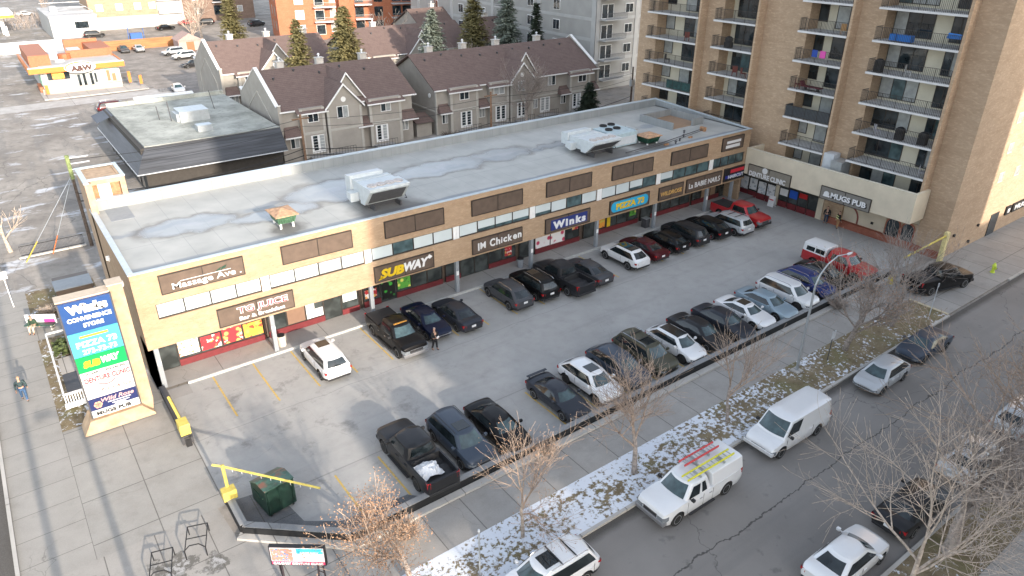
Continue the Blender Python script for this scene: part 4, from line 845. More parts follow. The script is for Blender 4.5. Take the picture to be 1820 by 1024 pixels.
MB().lathe([(.19,0),(.19,.06),(.13,.08),(.13,.55),(.17,.58),(.17,.64),(.13,.68),(.09,.8),(.04,.88)],(0,0,0),12).build('barrel',HY,t,smooth=True)
MB().lathe([(.07,-.22),(.07,.22)],(0,0,.5),8,'x').lathe([(.09,-.24),(.09,0)],(0,0,.42),8,'y').build('outlet',HY,t); MB().lathe([(.08,-.25),(.08,-.23)],(0,0,.42),8,'y').build('outlet_cap',M_['darkgrey'],t)
t=empty('litter_bin',(.55,.55,.15),label='pale round litter bin beside the column behind the white car',cat='bin'); MB().lathe([(.27,0),(.3,.75),(.28,.78)],(0,0,0),14).build('drum',plain('bin_concrete',(.55,.5,.42),.8,var=.1),t); MB().lathe([(.26,.78),(.26,.86),(.12,.9)],(0,0,0),14).build('lid',M_['black'],t)
t=empty('litter_bin',(21.3,.8,.3),label='grey round litter bin beside the column behind the dark pickup',cat='bin'); MB().lathe([(.25,0),(.28,.75)],(0,0,0),14).build('drum',M_['midgrey'],t); MB().lathe([(.27,.75),(.22,.85)],(0,0,0),14).build('lid',M_['black'],t)
t=empty('litter_bin',(36.1,.75,.42),label='dark square bin with pale top beside a kerb column near the black hatchback',cat='bin'); MB().box(-.28,.28,-.28,.28,0,.9).build('drum',M_['darkgrey'],t); MB().box(-.3,.3,-.3,.3,.9,.96).build('lid',M_['galv'],t)
t=empty('sandwich_board',(50.75,-2.75,gz(50)),radians(90),'white A frame sandwich board standing in front of the clinic windows','sign'); MB().extr([(-.25,0),(-.19,0),(0,1.1),(-.04,1.12)],'x',-.35,.35).extr([(.25,0),(.19,0),(0,1.1),(.04,1.12)],'x',-.35,.35).build('boards',M_['signwhite'],t)
MB().box(-.26,.26,.2,.225,.7,.8).build('red_text_strip',CR,t)
# street furniture on the avenue side
t=empty('bench',(-12.55,13.3,0),radians(-32),'bench with white advertising back panel beside the avenue sidewalk','bench')
MB().box(-1.0,1.0,-.45,0,.38,.45).build('seat',M_['greenpaint'],t); 
b_=MB().box(-1.05,1.05,.02,.1,.35,1.05).build('backrest',M_['signwhite'],t); o=MB().box(.2,.95,-.0,.018,.4,.7).build('pink_print',plain('magenta_print',(.5,.05,.25),.5),b_); 
for s in (-1,1): MB().box(s*.8-.05,s*.8+.05,-.4,.05,0,.38).build('leg',M_['curbc'],t)
sheet('bench_pad',M_['sidewalk2'],[[(-13.4,11.6),(-11.4,11.6),(-11.2,14.2),(-13.3,14.6)]],.008)
t=empty('planter_enclosure',(-10.2,5,0),label='white railed planter enclosure with hedge behind the sign pylon',cat='fence')
WH=M_['white']; m=MB(); m.box(-12.55,-12.45,1.45,10.2,.85,.95).box(-12.55,-8.9,10.15,10.25,.85,.95).box(-12.55,-8.9,1.4,1.5,.85,.95).box(-12.6,-8.9,1.25,1.6,0,.18).box(-12.5,-12.46,1.45,10.2,.1,.16)
P(m,'rails',WH,t); m=MB()
for k in range(26): x=-12.5+k*.14; m.box(x-.025,x+.025,1.43,1.47,.18,.85)
for k in range(40): y=1.5+k*.218; m.box(-12.52,-12.48,y-.02,y+.02,.16,.85)
P(m,'balusters',WH,t); P(MB().box(-12.3,-9,3.2,5.6,.0,.015),'dark_mat',M_['darkgrey'],t); P(MB().box(-12.3,-9,5.65,7.9,.0,.02),'gravel_bed',M_['curbc'],t)
rh=random.Random(3); m=MB()
for k in range(900):
    x,y,z=rh.uniform(-12.3,-9.6),rh.uniform(8.1,9.9),rh.uniform(.05,.6); a=rh.uniform(0,6.28); s=.09; d=Vector((cos(a),sin(a),rh.uniform(-.8,.8)))*s; e=Vector((-sin(a),cos(a),rh.uniform(-.5,.5)))*s
    p=Vector((x,y,z)); m.add([p-d-e,p+d-e,p+d+e,p-d+e],[(0,1,2,3)])
P(m,'hedge',M_['grass_green'],t,flip=False)
t=empty('bus_shelter_roof',(-9.9,18,0),label='low dark metal container with flat grey top behind the sign pylon',cat='container')
P(MB().box(-11.1,-8.6,16.6,19.4,0,1.1),'body',M_['panel_brown'],t,bevel=.03); P(MB().box(-11.15,-8.55,16.55,18.6,1.1,1.16),'top',M_['midgrey'],t)
# dark picket fence near the green topped pole
t=empty('picket_fence',(-10,28.3,0),label='low dark metal picket fence beside the guy wires of the corner pole',cat='fence'); m=MB()
m.box(-12.6,-7.7,28.28,28.32,.95,1.0).box(-12.6,-7.7,28.28,28.32,.12,.17); P(m,'rail',M_['black'],t); m=MB()
for k in range(50): x=-12.6+k*.1; m.box(x-.015,x+.015,28.28,28.32,.0,1.05)
P(m,'pickets',M_['darkgrey'],t); P(MB().box(-12.8,-7.6,27.9,28.15,-.01,.14),'concrete_edge',M_['curbc'],t)
# ---------------- utility poles and wires ----------------
poles=[(-7.2,27.8,8.3),(13.6,27.6,8.9),(36.7,27.4,8.2),(59.5,27.0,8.6)]
labs=['utility pole with pale green sleeve at the roof corner, held by guy wires','bare brown wooden utility pole in front of the nearest townhouse block','brown wooden utility pole in front of the longer townhouse block','grey weathered utility pole beside the grey apartment block']
ps=[]
for i,((x,y,h),lb) in enumerate(zip(poles,labs)):
    t=empty('utility_pole',(x,y,gz(x)),label=lb,cat='utility pole'); MB().tube([(0,0,0),(0,0,h)],[.16,.11],8).build('pole',M_['pole'] if i in(1,2) else M_['bark_dark'],t)
    if i==0:
        MB().tube([(0,0,h-2.0),(0,0,h+.1)],.17,8).build('sleeve',plain('lichen_green_sleeve',(.20,.25,.10),.8,var=.3,scale=5),t)
        m=MB()
        for k in range(4): m.box(0,1.6,-.05,.05,h-.2-k*.5,h-.12-k*.5)
        m.build('cross_arm',M_['lightgrey'],t)
    elif i==3: MB().box(-.3,.3,-.2,.2,h-2.5,h-1.7).build('transformer',M_['galv'],t)
    else: MB().box(-.9,.9,-.05,.05,h-.5,h-.38).build('cross_arm',M_['pole'],t)
def wire(a,b,sag,r,name,label,par=None):
    a=Vector(a); b=Vector(b); pts=[a+(b-a)*k/14+Vector((0,0,-sag*4*(k/14)*(1-k/14))) for k in range(15)]
    return MB().tube(pts,r,4).build(name,M_['black'])
for i in range(3):
    a,b=poles[i],poles[i+1]; m=MB()
    for dz,r,s in ((-.35,.022,.5),(-1.1,.02,.6),(-3.4,.035,.9),(-4.1,.05,.7)):
        A=Vector((a[0],a[1],a[2]+dz)); B=Vector((b[0],b[1],b[2]+dz)); m.tube([A+(B-A)*k/14+Vector((0,0,-s*4*(k/14)*(1-k/14))) for k in range(15)],r,4)
    tag(m.build('power_line',M_['black']),['overhead wires from the corner pole across the black roofed shop','overhead wires strung in front of the nearest townhouse block','overhead wires strung in front of the longer townhouse block towards the tower'][i],'power line')
for i,(gx,gy,c,cn) in enumerate(((-12.4,26.9,(.7,.5,.05),'yellow'),(-10.3,27.6,(.7,.18,.04),'orange'))):
    t=empty('guy_wire',(gx,gy,0),label='steel guy wire with %s guard tube anchored left of the building corner'%cn,cat='guy wire')
    a=Vector((gx,gy,0)); b=Vector((-7.2,27.8,6.6)); P(MB().tube([a,b],.025,4),'wire',M_['galv'],t); P(MB().tube([a,a+(b-a)*.24],.045,6),'guard',plain('guard_'+cn,tuple(v*.7 for v in c),.6),t)
# long thin street poles south of the frame, throwing the long shadows over the plaza
for x,y,h,l in ((-14.55,-31,17,'tall street pole standing on the avenue corner south of the plaza'),(-11.9,-31,9.6,'shorter street pole on the avenue corner south of the plaza')):
    t=empty('street_lamp',(x,y,0),label=l,cat='street lamp'); MB().tube([(0,0,0),(0,0,h)],[.22,.16],10).build('pole',M_['galv'],t); MB().tube([(0,0,h-.2),(-1.4,.0,h+.3)],.08,6).build('arm',M_['galv'],t); MB().box(-2.1,-1.3,-.15,.15,h+.2,h+.38).build('lamp_head',M_['lightgrey'],t)
# ---------------- townhouses ----------------
def win(par,x0,x1,z0,z1,y,panes=2,mats=('glass','curtain'),door=False,rr=random.Random(2)):
    f=MB(); w_=.07; f.box(x0-w_,x1+w_,y-.06,y,z0-w_,z0).box(x0-w_,x1+w_,y-.06,y,z1,z1+w_).box(x0-w_,x0,y-.06,y,z0,z1).box(x1,x1+w_,y-.06,y,z0,z1)
    pw=(x1-x0)/panes
    for i in range(1,panes): f.box(x0+pw*i-.035,x0+pw*i+.035,y-.06,y,z0,z1)
    if door:
        for i in range(panes):
            f.box(x0+pw*i,x0+pw*i+.14,y-.05,y-.01,z0,z1).box(x0+pw*(i+1)-.14,x0+pw*(i+1),y-.05,y-.01,z0,z1).box(x0+pw*i+.14,x0+pw*(i+1)-.14,y-.05,y-.01,z0,z0+.25)
            for q in range(1,5): zz=z0+.25+(z1-z0-.25)*q/5; f.box(x0+pw*i+.14,x0+pw*(i+1)-.14,y-.035,y-.02,zz-.015,zz+.015)
    fo=P(f,'patio_door' if door else 'window',M_['white'],par)
    for i in range(panes):
        o=MB().box(x0+pw*i+.04,x0+pw*(i+1)-.04,y-.02,y-.008,z0,z1).build('pane',M_[rr.choice(mats)]); o.parent=fo
    return fo
def townhouse(x0,x1,y0,label,bays,gable,uw,dw,lw_,skirts,par_l,par_r,chim,dep=14.2,ez=6.4,rz_=9.9,group=None,lod=0):
    t=empty('townhouse_block',((x0+x1)/2,y0+dep/2,0),label=label,cat='townhouses',group=group)
    y1=y0+dep; yr=y0+dep/2; S=M_['stucco']; TR=M_['stucco_trim']
    m=MB(); m.extr([(y0+.7,0),(y1,0),(y1,ez),(yr,rz_-.12),(y0+.7,ez)],'x',x0+.2,x1-.2)
    for a,b in bays: m.box(a,b,y0,y0+.7,.3,ez)
    P(m,'wall',S,t)
    m=MB()
    for a,b in bays: m.box(a-.06,a+.3,y0-.06,y0,.35,ez-.05).box(b-.3,b+.06,y0-.06,y0,.35,ez-.05).box(a+.3,b-.3,y0-.08,y0,3.25,3.55)
    m.box(x0+.2,x1-.2,y0+.62,y0+.7,3.28,3.5)
    P(m,'trim',TR,t)
    # roof with eaves following the bays
    m=MB(); e=.45; th=.14
    sl=(rz_-ez)/(yr-y0-.7)
    def slab(a,b,ya,yb): # front slope between x a..b starting at y ya
        za=ez+(ya-(y0+.7))*sl; zb=ez+(yb-(y0+.7))*sl
        m.add([(a,ya,za),(b,ya,za),(b,yb,zb),(a,yb,zb),(a,ya,za+th),(b,ya,za+th),(b,yb,zb+th),(a,yb,zb+th)],[(0,3,2,1),(4,5,6,7),(0,1,5,4),(1,2,6,5),(2,3,7,6),(3,0,4,7)])
    xa,xb=(x0 if par_l else x0-.3),(x1 if par_r else x1+.3)
    slab(xa,xb,y0+.7-e,yr)
    for a,b in bays: slab(a-e,b+e,y0-e,y0+.7-e+.01)
    m.add([(xa,yr,rz_),(xb,yr,rz_),(xb,y1+e,ez-.2),(xa,y1+e,ez-.2),(xa,yr,rz_+th),(xb,yr,rz_+th),(xb,y1+e,ez-.2+th),(xa,y1+e,ez-.2+th)],[(0,3,2,1),(4,5,6,7),(0,1,5,4),(1,2,6,5),(2,3,7,6),(3,0,4,7)])
    rf=P(m,'roof',M_['shingle'],t)
    # white eave line
    m=MB(); z_=ez-e*sl
    segs=sorted(bays); cur=xa
    for a,b in segs:
        if a-e>cur: m.box(cur,a-e,y0+.7-e-.06,y0+.7-e,z_-.02,z_+th)
        z2=ez+(-e-.7)*sl; m.box(max(a-e,xa),min(b+e,xb),y0-e-.06,y0-e,z2-.02,z2+th); cur=b+e
    if cur<xb: m.box(cur,xb,y0+.7-e-.06,y0+.7-e,z_-.02,z_+th)
    P(m,'gutter',M_['white'],t)
    # gabled dormer bays
    for gi,(gx0,gx1,gpz,gy) in enumerate(gable):
        cx=(gx0+gx1)/2; ge=.35; zb=ez-.1
        yb=y0+.7+(gpz-ez)/sl
        m=MB().extr([(gx0,.3 if gi==0 else ez-.6),(gx1,.3 if gi==0 else ez-.6),(gx1,zb),(cx,gpz-.1),(gx0,zb)],'y',gy,gy+.9 if gi==0 else yb-.5); P(m,'gable_wall',S,t)
        m=MB(); k=(gpz-zb)/(cx-gx0)
        for sgn,xe in ((-1,gx0),(1,gx1)):
            X=xe+sgn*ge; Z=zb-ge*k
            m.add([(X,gy-.35,Z),(cx,gy-.35,gpz),(cx,yb,gpz),(X,yb,Z),(X,gy-.35,Z+.13),(cx,gy-.35,gpz+.13),(cx,yb,gpz+.13),(X,yb,Z+.13)],[(0,3,2,1),(4,5,6,7),(0,1,5,4),(1,2,6,5),(2,3,7,6),(3,0,4,7)])
        P(m,'gable_roof',M_['shingle'],t)
        m=MB()
        for sgn,xe in ((-1,gx0),(1,gx1)):
            X=xe+sgn*ge; Z=zb-ge*k
            m.add([(X,gy-.42,Z-.1),(cx,gy-.42,gpz-.1),(cx,gy-.42,gpz+.16),(X,gy-.42,Z+.16),(X,gy-.35,Z-.1),(cx,gy-.35,gpz-.1),(cx,gy-.35,gpz+.16),(X,gy-.35,Z+.16)],[(0,1,2,3),(4,7,6,5),(0,4,5,1),(2,6,7,3)])
        P(m,'gable_fascia',M_['white'],t)
        if gi==0: P(MB().lathe([(.32,0),(.32,.05)],(cx,gy-.05,ez+.55),14,'y'),'round_vent',M_['white'],t)
        if gi==0: P(MB().box(gx0-.05,gx0+.25,gy-.05,gy,.35,ez-.4).box(gx1-.25,gx1+.05,gy-.05,gy,.35,ez-.4).box(gx0+.25,gx1-.25,gy-.06,gy,3.3,3.55),'trim',TR,t)
    for a,z0_,b,z1_,yy in uw: win(t,a,b,z0_,z1_,y0+yy)
    for a,b,yy in dw:
        win(t,a,b,.95,3.0,y0+yy,2,('glass','glass','curtain'),True)
        P(MB().box(a-.5,b+.6,y0+yy-1.5,y0+yy,.45,.62).box(a-.5,b+.6,y0+yy-1.5,y0+yy-1.4,-.1,.7),'patio',M_['walk'],t)
        m=MB().box(a-.5,b+.6,y0+yy-1.47,y0+yy-1.44,1.45,1.49)
        for k in range(8): xk=a-.5+(b-a+1.1)*k/7; m.box(xk-.012,xk+.012,y0+yy-1.47,y0+yy-1.44,.7,1.45)
        P(m,'patio_railing',M_['black'],t)
    for a,b in lw_: win(t,a,b,1.75,2.95,y0+.64)
    for a,b in skirts:
        m=MB(); z0_,z1_=3.25,4.35; m.add([(a-.2,y0-.35,z0_),(b+.2,y0-.35,z0_),(b,y0+.7,z1_),(a+.1,y0+.7,z1_),(a-.2,y0+.7,z0_),(b+.2,y0+.7,z0_)],[(0,1,2,3),(0,3,4),(1,5,2),(0,4,5,1)])
        s_=P(m,'porch_roof',M_['shingle'],t); o=MB().box(a-.22,b+.22,y0-.4,y0-.35,z0_-.12,z0_+.05).build('fascia',M_['white']); o.parent=s_
    for side,on in ((x0,par_l),(x1-.2,par_r)):
        if on:
            prof=[(y0+.3,0),(y1+.1,0),(y1+.1,ez+.5),(y1-.7,ez+.25),(yr,rz_+.45),(y0+.9,ez+.35),(y0+.3,ez+.6)]
            P(MB().extr(prof,'x',side-.15,side+.2),'gable_parapet',S,t)
            m=MB(); top=prof[2:]
            for (ya,za),(yb_,zb_) in zip(top,top[1:]): m.add([(side-.2,ya,za),(side+.25,ya,za),(side+.25,yb_,zb_),(side-.2,yb_,zb_),(side-.2,ya,za+.1),(side+.25,ya,za+.1),(side+.25,yb_,zb_+.1),(side-.2,yb_,zb_+.1)],[(0,3,2,1),(4,5,6,7),(0,1,5,4),(1,2,6,5),(2,3,7,6),(3,0,4,7)])
            P(m,'parapet_cap',M_['white'],t)
            if on=='L':
                m=MB(); q=[(y0+2.6,1.5),(y0+2.6,4.6),(yr,7.6),(y1-2.8,4.9),(y1-2.8,1.5)]
                for (ya,za),(yb_,zb_) in zip(q,q[1:]): m.add([(side-.2,ya,za),(side-.2,yb_,zb_),(side-.2,yb_,zb_+.14),(side-.2,ya,za+.14),(side-.15,ya,za),(side-.15,yb_,zb_),(side-.15,yb_,zb_+.14),(side-.15,ya,za+.14)],[(0,1,2,3),(0,4,5,1),(3,2,6,7)]) if abs(za-zb_)<3.2 and ya!=yb_ else m.box(side-.2,side-.15,ya-.07,ya+.07,min(za,zb_),max(za,zb_))
                P(m,'wall_moulding',TR,t)
    if not par_l: P(MB().box(x0+.1,x0+.2,y0+.5,y1,3.25,3.45).box(x0+.08,x0+.22,y0+.6,y0+.9,0,ez),'trim',TR,t); P(MB().lathe([(.3,-.04),(.3,.04)],(x0+.16,y0+2.4,5.3),12,'x'),'oval_window',M_['white'],t)
    for cx in chim:
        c_=P(MB().box(cx-.45,cx+.45,yr+.3,yr+1.1,rz_-1.2,rz_+.75).box(cx-.55,cx+.55,yr+.2,yr+1.2,rz_+.75,rz_+.85),'chimney',plain('chimney_white',(.5,.48,.45),.8,var=.08),t)
        o=MB().lathe([(.12,0),(.12,.3),(.22,.34),(.05,.5)],(cx,yr+.7,rz_+.85),8).build('chimney_pot',M_['lightgrey']); o.parent=c_
    m=MB(); rg=random.Random(int(x0)); 
    for k in range(int((x1-x0)/3)): xx=x0+1.5+k*3; yy=yr-rg.uniform(.7,1.8); zz=ez+(yy-y0-.7)*sl; m.lathe([(.13,0),(.13,.35),(.18,.38)],(xx,yy,zz),8)
    P(m,'roof_vents',M_['darkgrey'],t)
    return t
U=lambda a,b,y:(a,4.75,b,6.0,y)
B=dict(bays=[(18.2,21.2),(27.2,31.6)],gable=[(21.5,26.0,8.75,40.3),(22.3,27.3,9.75,41.6)],uw=[U(19.15,20.4,0),(22.85,4.8,24.2,6.1,-.2),U(28.8,30.1,0)],dw=[(19.3,21.0,0),(22.2,23.7,0),(27.9,29.5,0)],lw_=[(16.9,17.9),(25.2,26.2),(31.9,32.8)],skirts=[(16.2,18.0),(25.6,27.2),(31.8,33.7)])
townhouse(15.9,33.8,40.5,'grey stucco townhouse block with brown roof nearest behind the long flat roof',par_l='L',par_r=False,chim=(19.2,24.4,30.4),**B)
Cc=dict(bays=[(39.0,43.4),(45.4,48.6),(60.0,63.9)],gable=[(49.0,53.0,8.55,40.3),(50.0,54.6,9.6,41.6)],uw=[U(40.5,41.9,0),U(46.1,47.8,0),(50.2,4.8,51.4,6.1,-.2),U(56.3,57.6,.66),U(61.6,63.1,0)],dw=[(40.6,42.3,0),(46.4,48.1,0),(50.2,51.6,0),(54.9,56.6,.66),(60.6,62.1,0)],lw_=[(38.0,38.8),(44.0,44.9),(53.4,54.3),(58.8,59.7),(64.6,65.3)],skirts=[(37.4,38.9),(43.7,45.2),(58.3,59.9),(64.2,65.6)])
townhouse(37.0,66.0,40.3,'long grey stucco townhouse block with brown roof and twin peaked gable, ending near the tower',par_l=False,par_r='R',chim=(40.4,46.0,51.8,59.5),**Cc)
def shift(d,dx,dy):
    r=dict(d); r['bays']=[(a+dx,b+dx) for a,b in d['bays']]; r['gable']=[(a+dx,b+dx,z,y+dy) for a,b,z,y in d['gable']]; r['uw']=[(a+dx,z0,b+dx,z1,y) for a,z0,b,z1,y in d['uw']]; r['dw']=[(a+dx,b+dx,y) for a,b,y in d['dw']]; r['lw_']=[(a+dx,b+dx) for a,b in d['lw_']]; r['skirts']=[(a+dx,b+dx) for a,b in d['skirts']]; return r
townhouse(17.2,35.1,67.8,'townhouse block in sun with tall plain gable wall beside the restaurant car park',par_l='L',par_r=False,chim=(21.3,27.0,33.1),**shift(B,1.3,27.3))
townhouse(40.0,62,69,'sunlit brown roofed townhouse block behind the spruces, centre of the second row',par_l=False,par_r=False,chim=(46,58),bays=[(42,46),(55,59)],gable=[(48.5,52.5,8.6,68.8),(49.3,54,9.6,70.1)],uw=[U(43,44.3,0),U(56,57.4,0)],dw=[],lw_=[],skirts=[(46.4,48)])
townhouse(64,88,90,'brown roofed townhouse block farthest back below the dark evergreens',par_l=False,par_r=False,chim=(70,82),bays=[(66,70),(80,84)],gable=[(73,77,8.6,89.8)],uw=[],dw=[],lw_=[],skirts=[])
townhouse(66,82,70,'brown roofed townhouse block in front of the grey apartment block',par_l=False,par_r=False,chim=(70,78),bays=[(68,72)],gable=[(74,78,8.6,69.8)],uw=[],dw=[],lw_=[],skirts=[])
# low brown garage roofs beyond the parapet
t=empty('garage',(35.4,41,0),label='low garage with brown shingle roof between the two front townhouse blocks',cat='garage')
P(MB().box(34.3,36.6,41.5,46,0,2.2),'wall',M_['stucco'],t); P(MB().extr([(41.0,2.2),(46.2,2.2),(43.6,3.0)],'x',34.1,36.8),'roof',M_['shingle'],t)
# ---------------- black mansard shop ----------------
t=empty('mansard_building',(7,50,0),label='low shop with black ribbed metal mansard skirt and pale gravel roof',cat='building')
x0,x1,y0,y1=-.9,15.0,36.9,60.5; zt=5.2; ze=2.9; i_=1.5
P(MB().box(x0+1.0,x1-.2,y0+1.6,y1-.5,0,zt-.1),'wall',plain('dark_shop_wall',(.05,.045,.04),.8,var=.1),t)
X0,Y0=x0+i_,y0+i_+.2
P(MB().add([(x0,y0,ze),(x1,y0,ze),(x1,Y0,zt),(X0,Y0,zt)],[(0,1,2,3)]).add([(x0,y0,ze),(x1,y0,ze),(x1,Y0,ze),(X0,Y0,ze)],[(3,2,1,0)]),'mansard_front',M_['mansard'],t,flip=False)
P(MB().add([(x0,y1,ze),(x0,y0,ze),(X0,Y0,zt),(X0,y1,zt)],[(0,1,2,3)]).add([(x0,y1,ze),(x0,y0,ze),(X0,Y0,ze),(X0,y1,ze)],[(3,2,1,0)]).add([(x0,y1,ze),(X0,y1,zt),(X0+.5,y1,ze)],[(0,1,2)]).add([(x0-.5,y1-5,ze+1.6),(x0-.5,y1-.5,ze+1.6),(X0,y1-.5,zt),(X0,y1-5,zt)],[(0,3,2,1)]),'mansard_side',M_['mansard_v'],t,flip=False)
P(MB().box(X0,x1,Y0,y1,zt-.08,zt+.0).box(X0-.05,X0+.2,Y0,y1,zt,zt+.12).box(X0,x1,Y0-.05,Y0+.12,zt,zt+.07).box(X0,x1,y1-.3,y1,zt,zt+.5),'roof',M_['mansroof'],t)
P(MB().box(x0,x1,y0-.05,y0,ze-.08,ze+.02).box(x0-.05,x0,y0-.05,y1,ze-.08,ze+.02),'fascia',M_['lightgrey'],t)
m=MB()
for k in range(12): yk=y0+3+k*2.4; m.box(x0+.93,x0+.98,yk,yk+1.4,.4,2.7)
P(m,'shop_window',M_['glass'],t)
tag(P(MB().box(6.3,9.6,47,50,zt,zt+1.2).box(6.0,6.3,47.5,49.5,zt,zt+.9),'rooftop_unit',M_['galv'],t)) 
P(MB().box(6.8,8.4,41.5,42.8,zt,zt+.7),'rooftop_unit',M_['galv'],t)
P(MB().tube([(5.6,48.5,zt),(5.5,48.6,zt+2.3)],.06,5).tube([(4.6,50,zt),(4.5,50,zt+1.6)],.05,5).tube([(11.5,52,zt),(11.3,52.5,zt+2.2)],.05,5),'vent_pipe',M_['darkgrey'],t)
t=empty('shed_roof',(9,73,0),label='small building with bright white pitched roof behind the black mansard shop',cat='building')
P(MB().box(5.3,12.6,64.5,68.5,0,3.4),'wall',M_['darkgrey'],t); P(MB().extr([(64.1,3.3),(68.9,3.3),(67.9,4.6)],'x',5.0,12.8),'roof',M_['white'],t)
# ---------------- burger restaurant ----------------
t=empty('restaurant',(3,110,0),label='white fast food restaurant with orange roof band and oval sign',cat='restaurant')
P(MB().box(-2.8,9.2,103.2,120,0,4.3),'wall',M_['offwhite'],t)
P(MB().box(-4.5,10.0,101.8,102.1,3.4,4.25).box(-4.5,-4.2,102.1,121,3.4,4.25).box(9.7,10.0,102.1,112,3.4,4.25),'roof_band',M_['orange'],t)
P(MB().box(-4.2,9.7,102.1,120.5,4.0,4.12).box(-4.5,10.0,101.8,102.4,4.25,4.4),'roof',M_['flatroof'],t)
P(MB().box(-3.9,-.8,104,119,4.12,6.0).box(2.3,8.8,109.6,110.0,4.12,5.6).box(6.2,9.6,110,120,4.12,5.6).box(3.2,8.8,119.4,119.8,4.12,6.2),'roof_screen',M_['rust'],t)
P(MB().box(-.3,1.2,110,113,4.12,5.2).lathe([(.8,0),(.8,.5)],(.8,107,4.12),12).box(3,5,112,116,4.12,5.3),'roof_equipment',M_['lightgrey'],t)
P(MB().lathe([(1.0,0),(1.0,1.1)],(1.9,109.6,4.12),10),'round_vent',M_['rust'],t)
ov=[(3.1+2.4*cos(a*pi/12),3.95+.95*sin(a*pi/12)) for a in range(24)]; o1=P(MB().extr(ov,'y',101.55,101.8),'oval_sign',M_['signwhite'],t)
ov=[(3.1+2.3*cos(a*pi/12),4.0+.85*sin(a*pi/12)) for a in range(3,15)]; ov2=[(3.1+2.1*cos(a*pi/12),3.95+.72*sin(a*pi/12)) for a in range(3,15)]
P(MB().extr(ov+ov2[::-1],'y',101.5,101.56),'oval_arc',M_['orange'],t)
T('lettering','A&W',(3.3,101.40,3.8),.95,plain('brown_letters',(.06,.02,.015),.5,var=0),width=3.3,bold=.06,parent=t)
P(MB().box(-1.9,1.4,103.1,103.2,2.0,3.3),'window',M_['glass'],t); P(MB().box(-1.2,.6,103.05,103.1,2.1,3.2),'food_poster',pC,t); P(MB().box(-1.8,1.4,103.1,103.2,.3,1.9),'tiled_panel',M_['curbc'],t)
P(MB().box(2.2,4.0,103.12,103.2,.1,2.8).box(4.1,5.6,103.12,103.2,.1,2.8),'entrance_door',M_['curtain'],t); P(MB().box(6.2,8.9,103.05,103.2,.8,3.3),'mural',plain('mint_mural',(.35,.6,.5),.6,var=.2),t)
m=MB()
for q in ((2.5,2.9,.6,2.5),(3.3,3.7,.4,2.6),(4.4,4.8,.4,2.6),(5.1,5.4,1.0,2.5)): m.box(q[0],q[1],103.06,103.12,q[2],q[3])
P(m,'door_glass',M_['glass'],t)
P(MB().box(7.0,7.5,103.0,103.05,1.0,2.8).box(7.8,8.4,103.0,103.05,.9,2.2),'mural_figures',plain('mural_brown',(.3,.16,.08),.6),t)
P(MB().box(-2.86,-2.8,104.5,108,1.0,3.2),'side_window',plain('mint_glass',(.25,.5,.4),.3),t); P(MB().box(-3.4,-2.86,104,108,.0,.9),'side_base',M_['rust'],t)
P(MB().box(-3.6,12.2,96.6,103,0,.18),'terrace',M_['curbc'],t); P(MB().box(-3.2,8.8,100.9,101.1,.18,1.0).box(6,8.8,101.1,101.3,.18,1.0),'terrace_rail',plain('terrace_rail',(.5,.38,.3),.7),t)
for x,y in ((10.0,101.5),(11.3,99.0),(-3.0,98.5),(10.4,104)):
    u=empty('orange_banner',(x,y,.1),label='small orange feather banner outside the restaurant',cat='banner',group='orange banners round the restaurant'); MB().box(-.02,.02,-.02,.02,0,2.1).build('pole',M_['darkgrey'],u); MB().box(.02,.5,-.012,.012,.5,2.0).build('flag',M_['orange'],u)
# ---------------- far buildings ----------------
def block(name,label,x0,x1,y0,y1,h,mm,wins=None,rz=0,cat='building',roofm='flatroof'):
    t=empty(name,(x0,y0,0),rz,label,cat); w_,d=x1-x0,y1-y0
    MB().box(0,w_,0,d,0,h).build('wall',mm,t); MB().box(-.15,w_+.15,-.15,d+.15,h,h+.25).build('roof',M_[roofm],t)
    return t
def wgrid(t,xs,zs,w_,h_,y=0,mm='glass',frame='white',nm='window'):
    for x in xs:
        for z in zs:
            f=MB().box(x-.08,x+w_+.08,y-.08,y-.01,z-.08,z).box(x-.08,x+w_+.08,y-.08,y-.01,z+h_,z+h_+.08).box(x-.08,x,y-.08,y-.01,z,z+h_).box(x+w_,x+w_+.08,y-.08,y-.01,z,z+h_).build(nm,M_[frame],t)
            MB().box(x,x+w_,y-.05,y-.015,z,z+h_).build('pane',M_[mm],f)
t=block('white_building','low white rendered building with roof railing beyond the restaurant',6.3,16.6,171,195,5,M_['offwhite'])
wgrid(t,(3.0,),(1.8,),1.1,2.2,0,'curtain'); wgrid(t,(5.2,),(2.2,),3,1.6,0,'glass'); MB().box(.5,10.0,.5,.6,5.9,6.0).box(9.9,10,.5,23,5.9,6.0).box(.5,10,22,22.1,6.4,6.5).box(6,10,12,12.1,6,6.1).build('roof_railing',M_['white'],t); MB().box(1.5,3,9,12,5.2,6.6).build('rooftop_unit',M_['flatroof'],t)
t=block('brick_apartment','tan brick apartment block with small white windows at the top left',16.5,33.0,181,195,26,M_['far_brick'],cat='building')
wgrid(t,(1.8,6.5,11,14.6),(1.2,4.9,8.6,12.2,16),1.5,1.5,0,'curtain'); MB().box(-.0,16.6,-.06,0,0,3.4).build('base_band',M_['greywall'],t)
t=block('white_apartment','narrow white apartment front with glazed balconies, top left',33.2,40,183,195,26,M_['offwhite'])
for z in (3.3,6.6,9.9,13.2): MB().box(.3,6.4,-1.2,0,z,z+.25).build('balcony_slab',M_['white'],t); MB().box(.3,6.4,-1.2,-1.1,z+.25,z+1.2).build('balcony_glass',M_['blind'],t)
t=block('brick_apartment','dark brown brick apartment block behind the black parked car, top left',40.2,60,184,200,26,M_['dark_brick'])
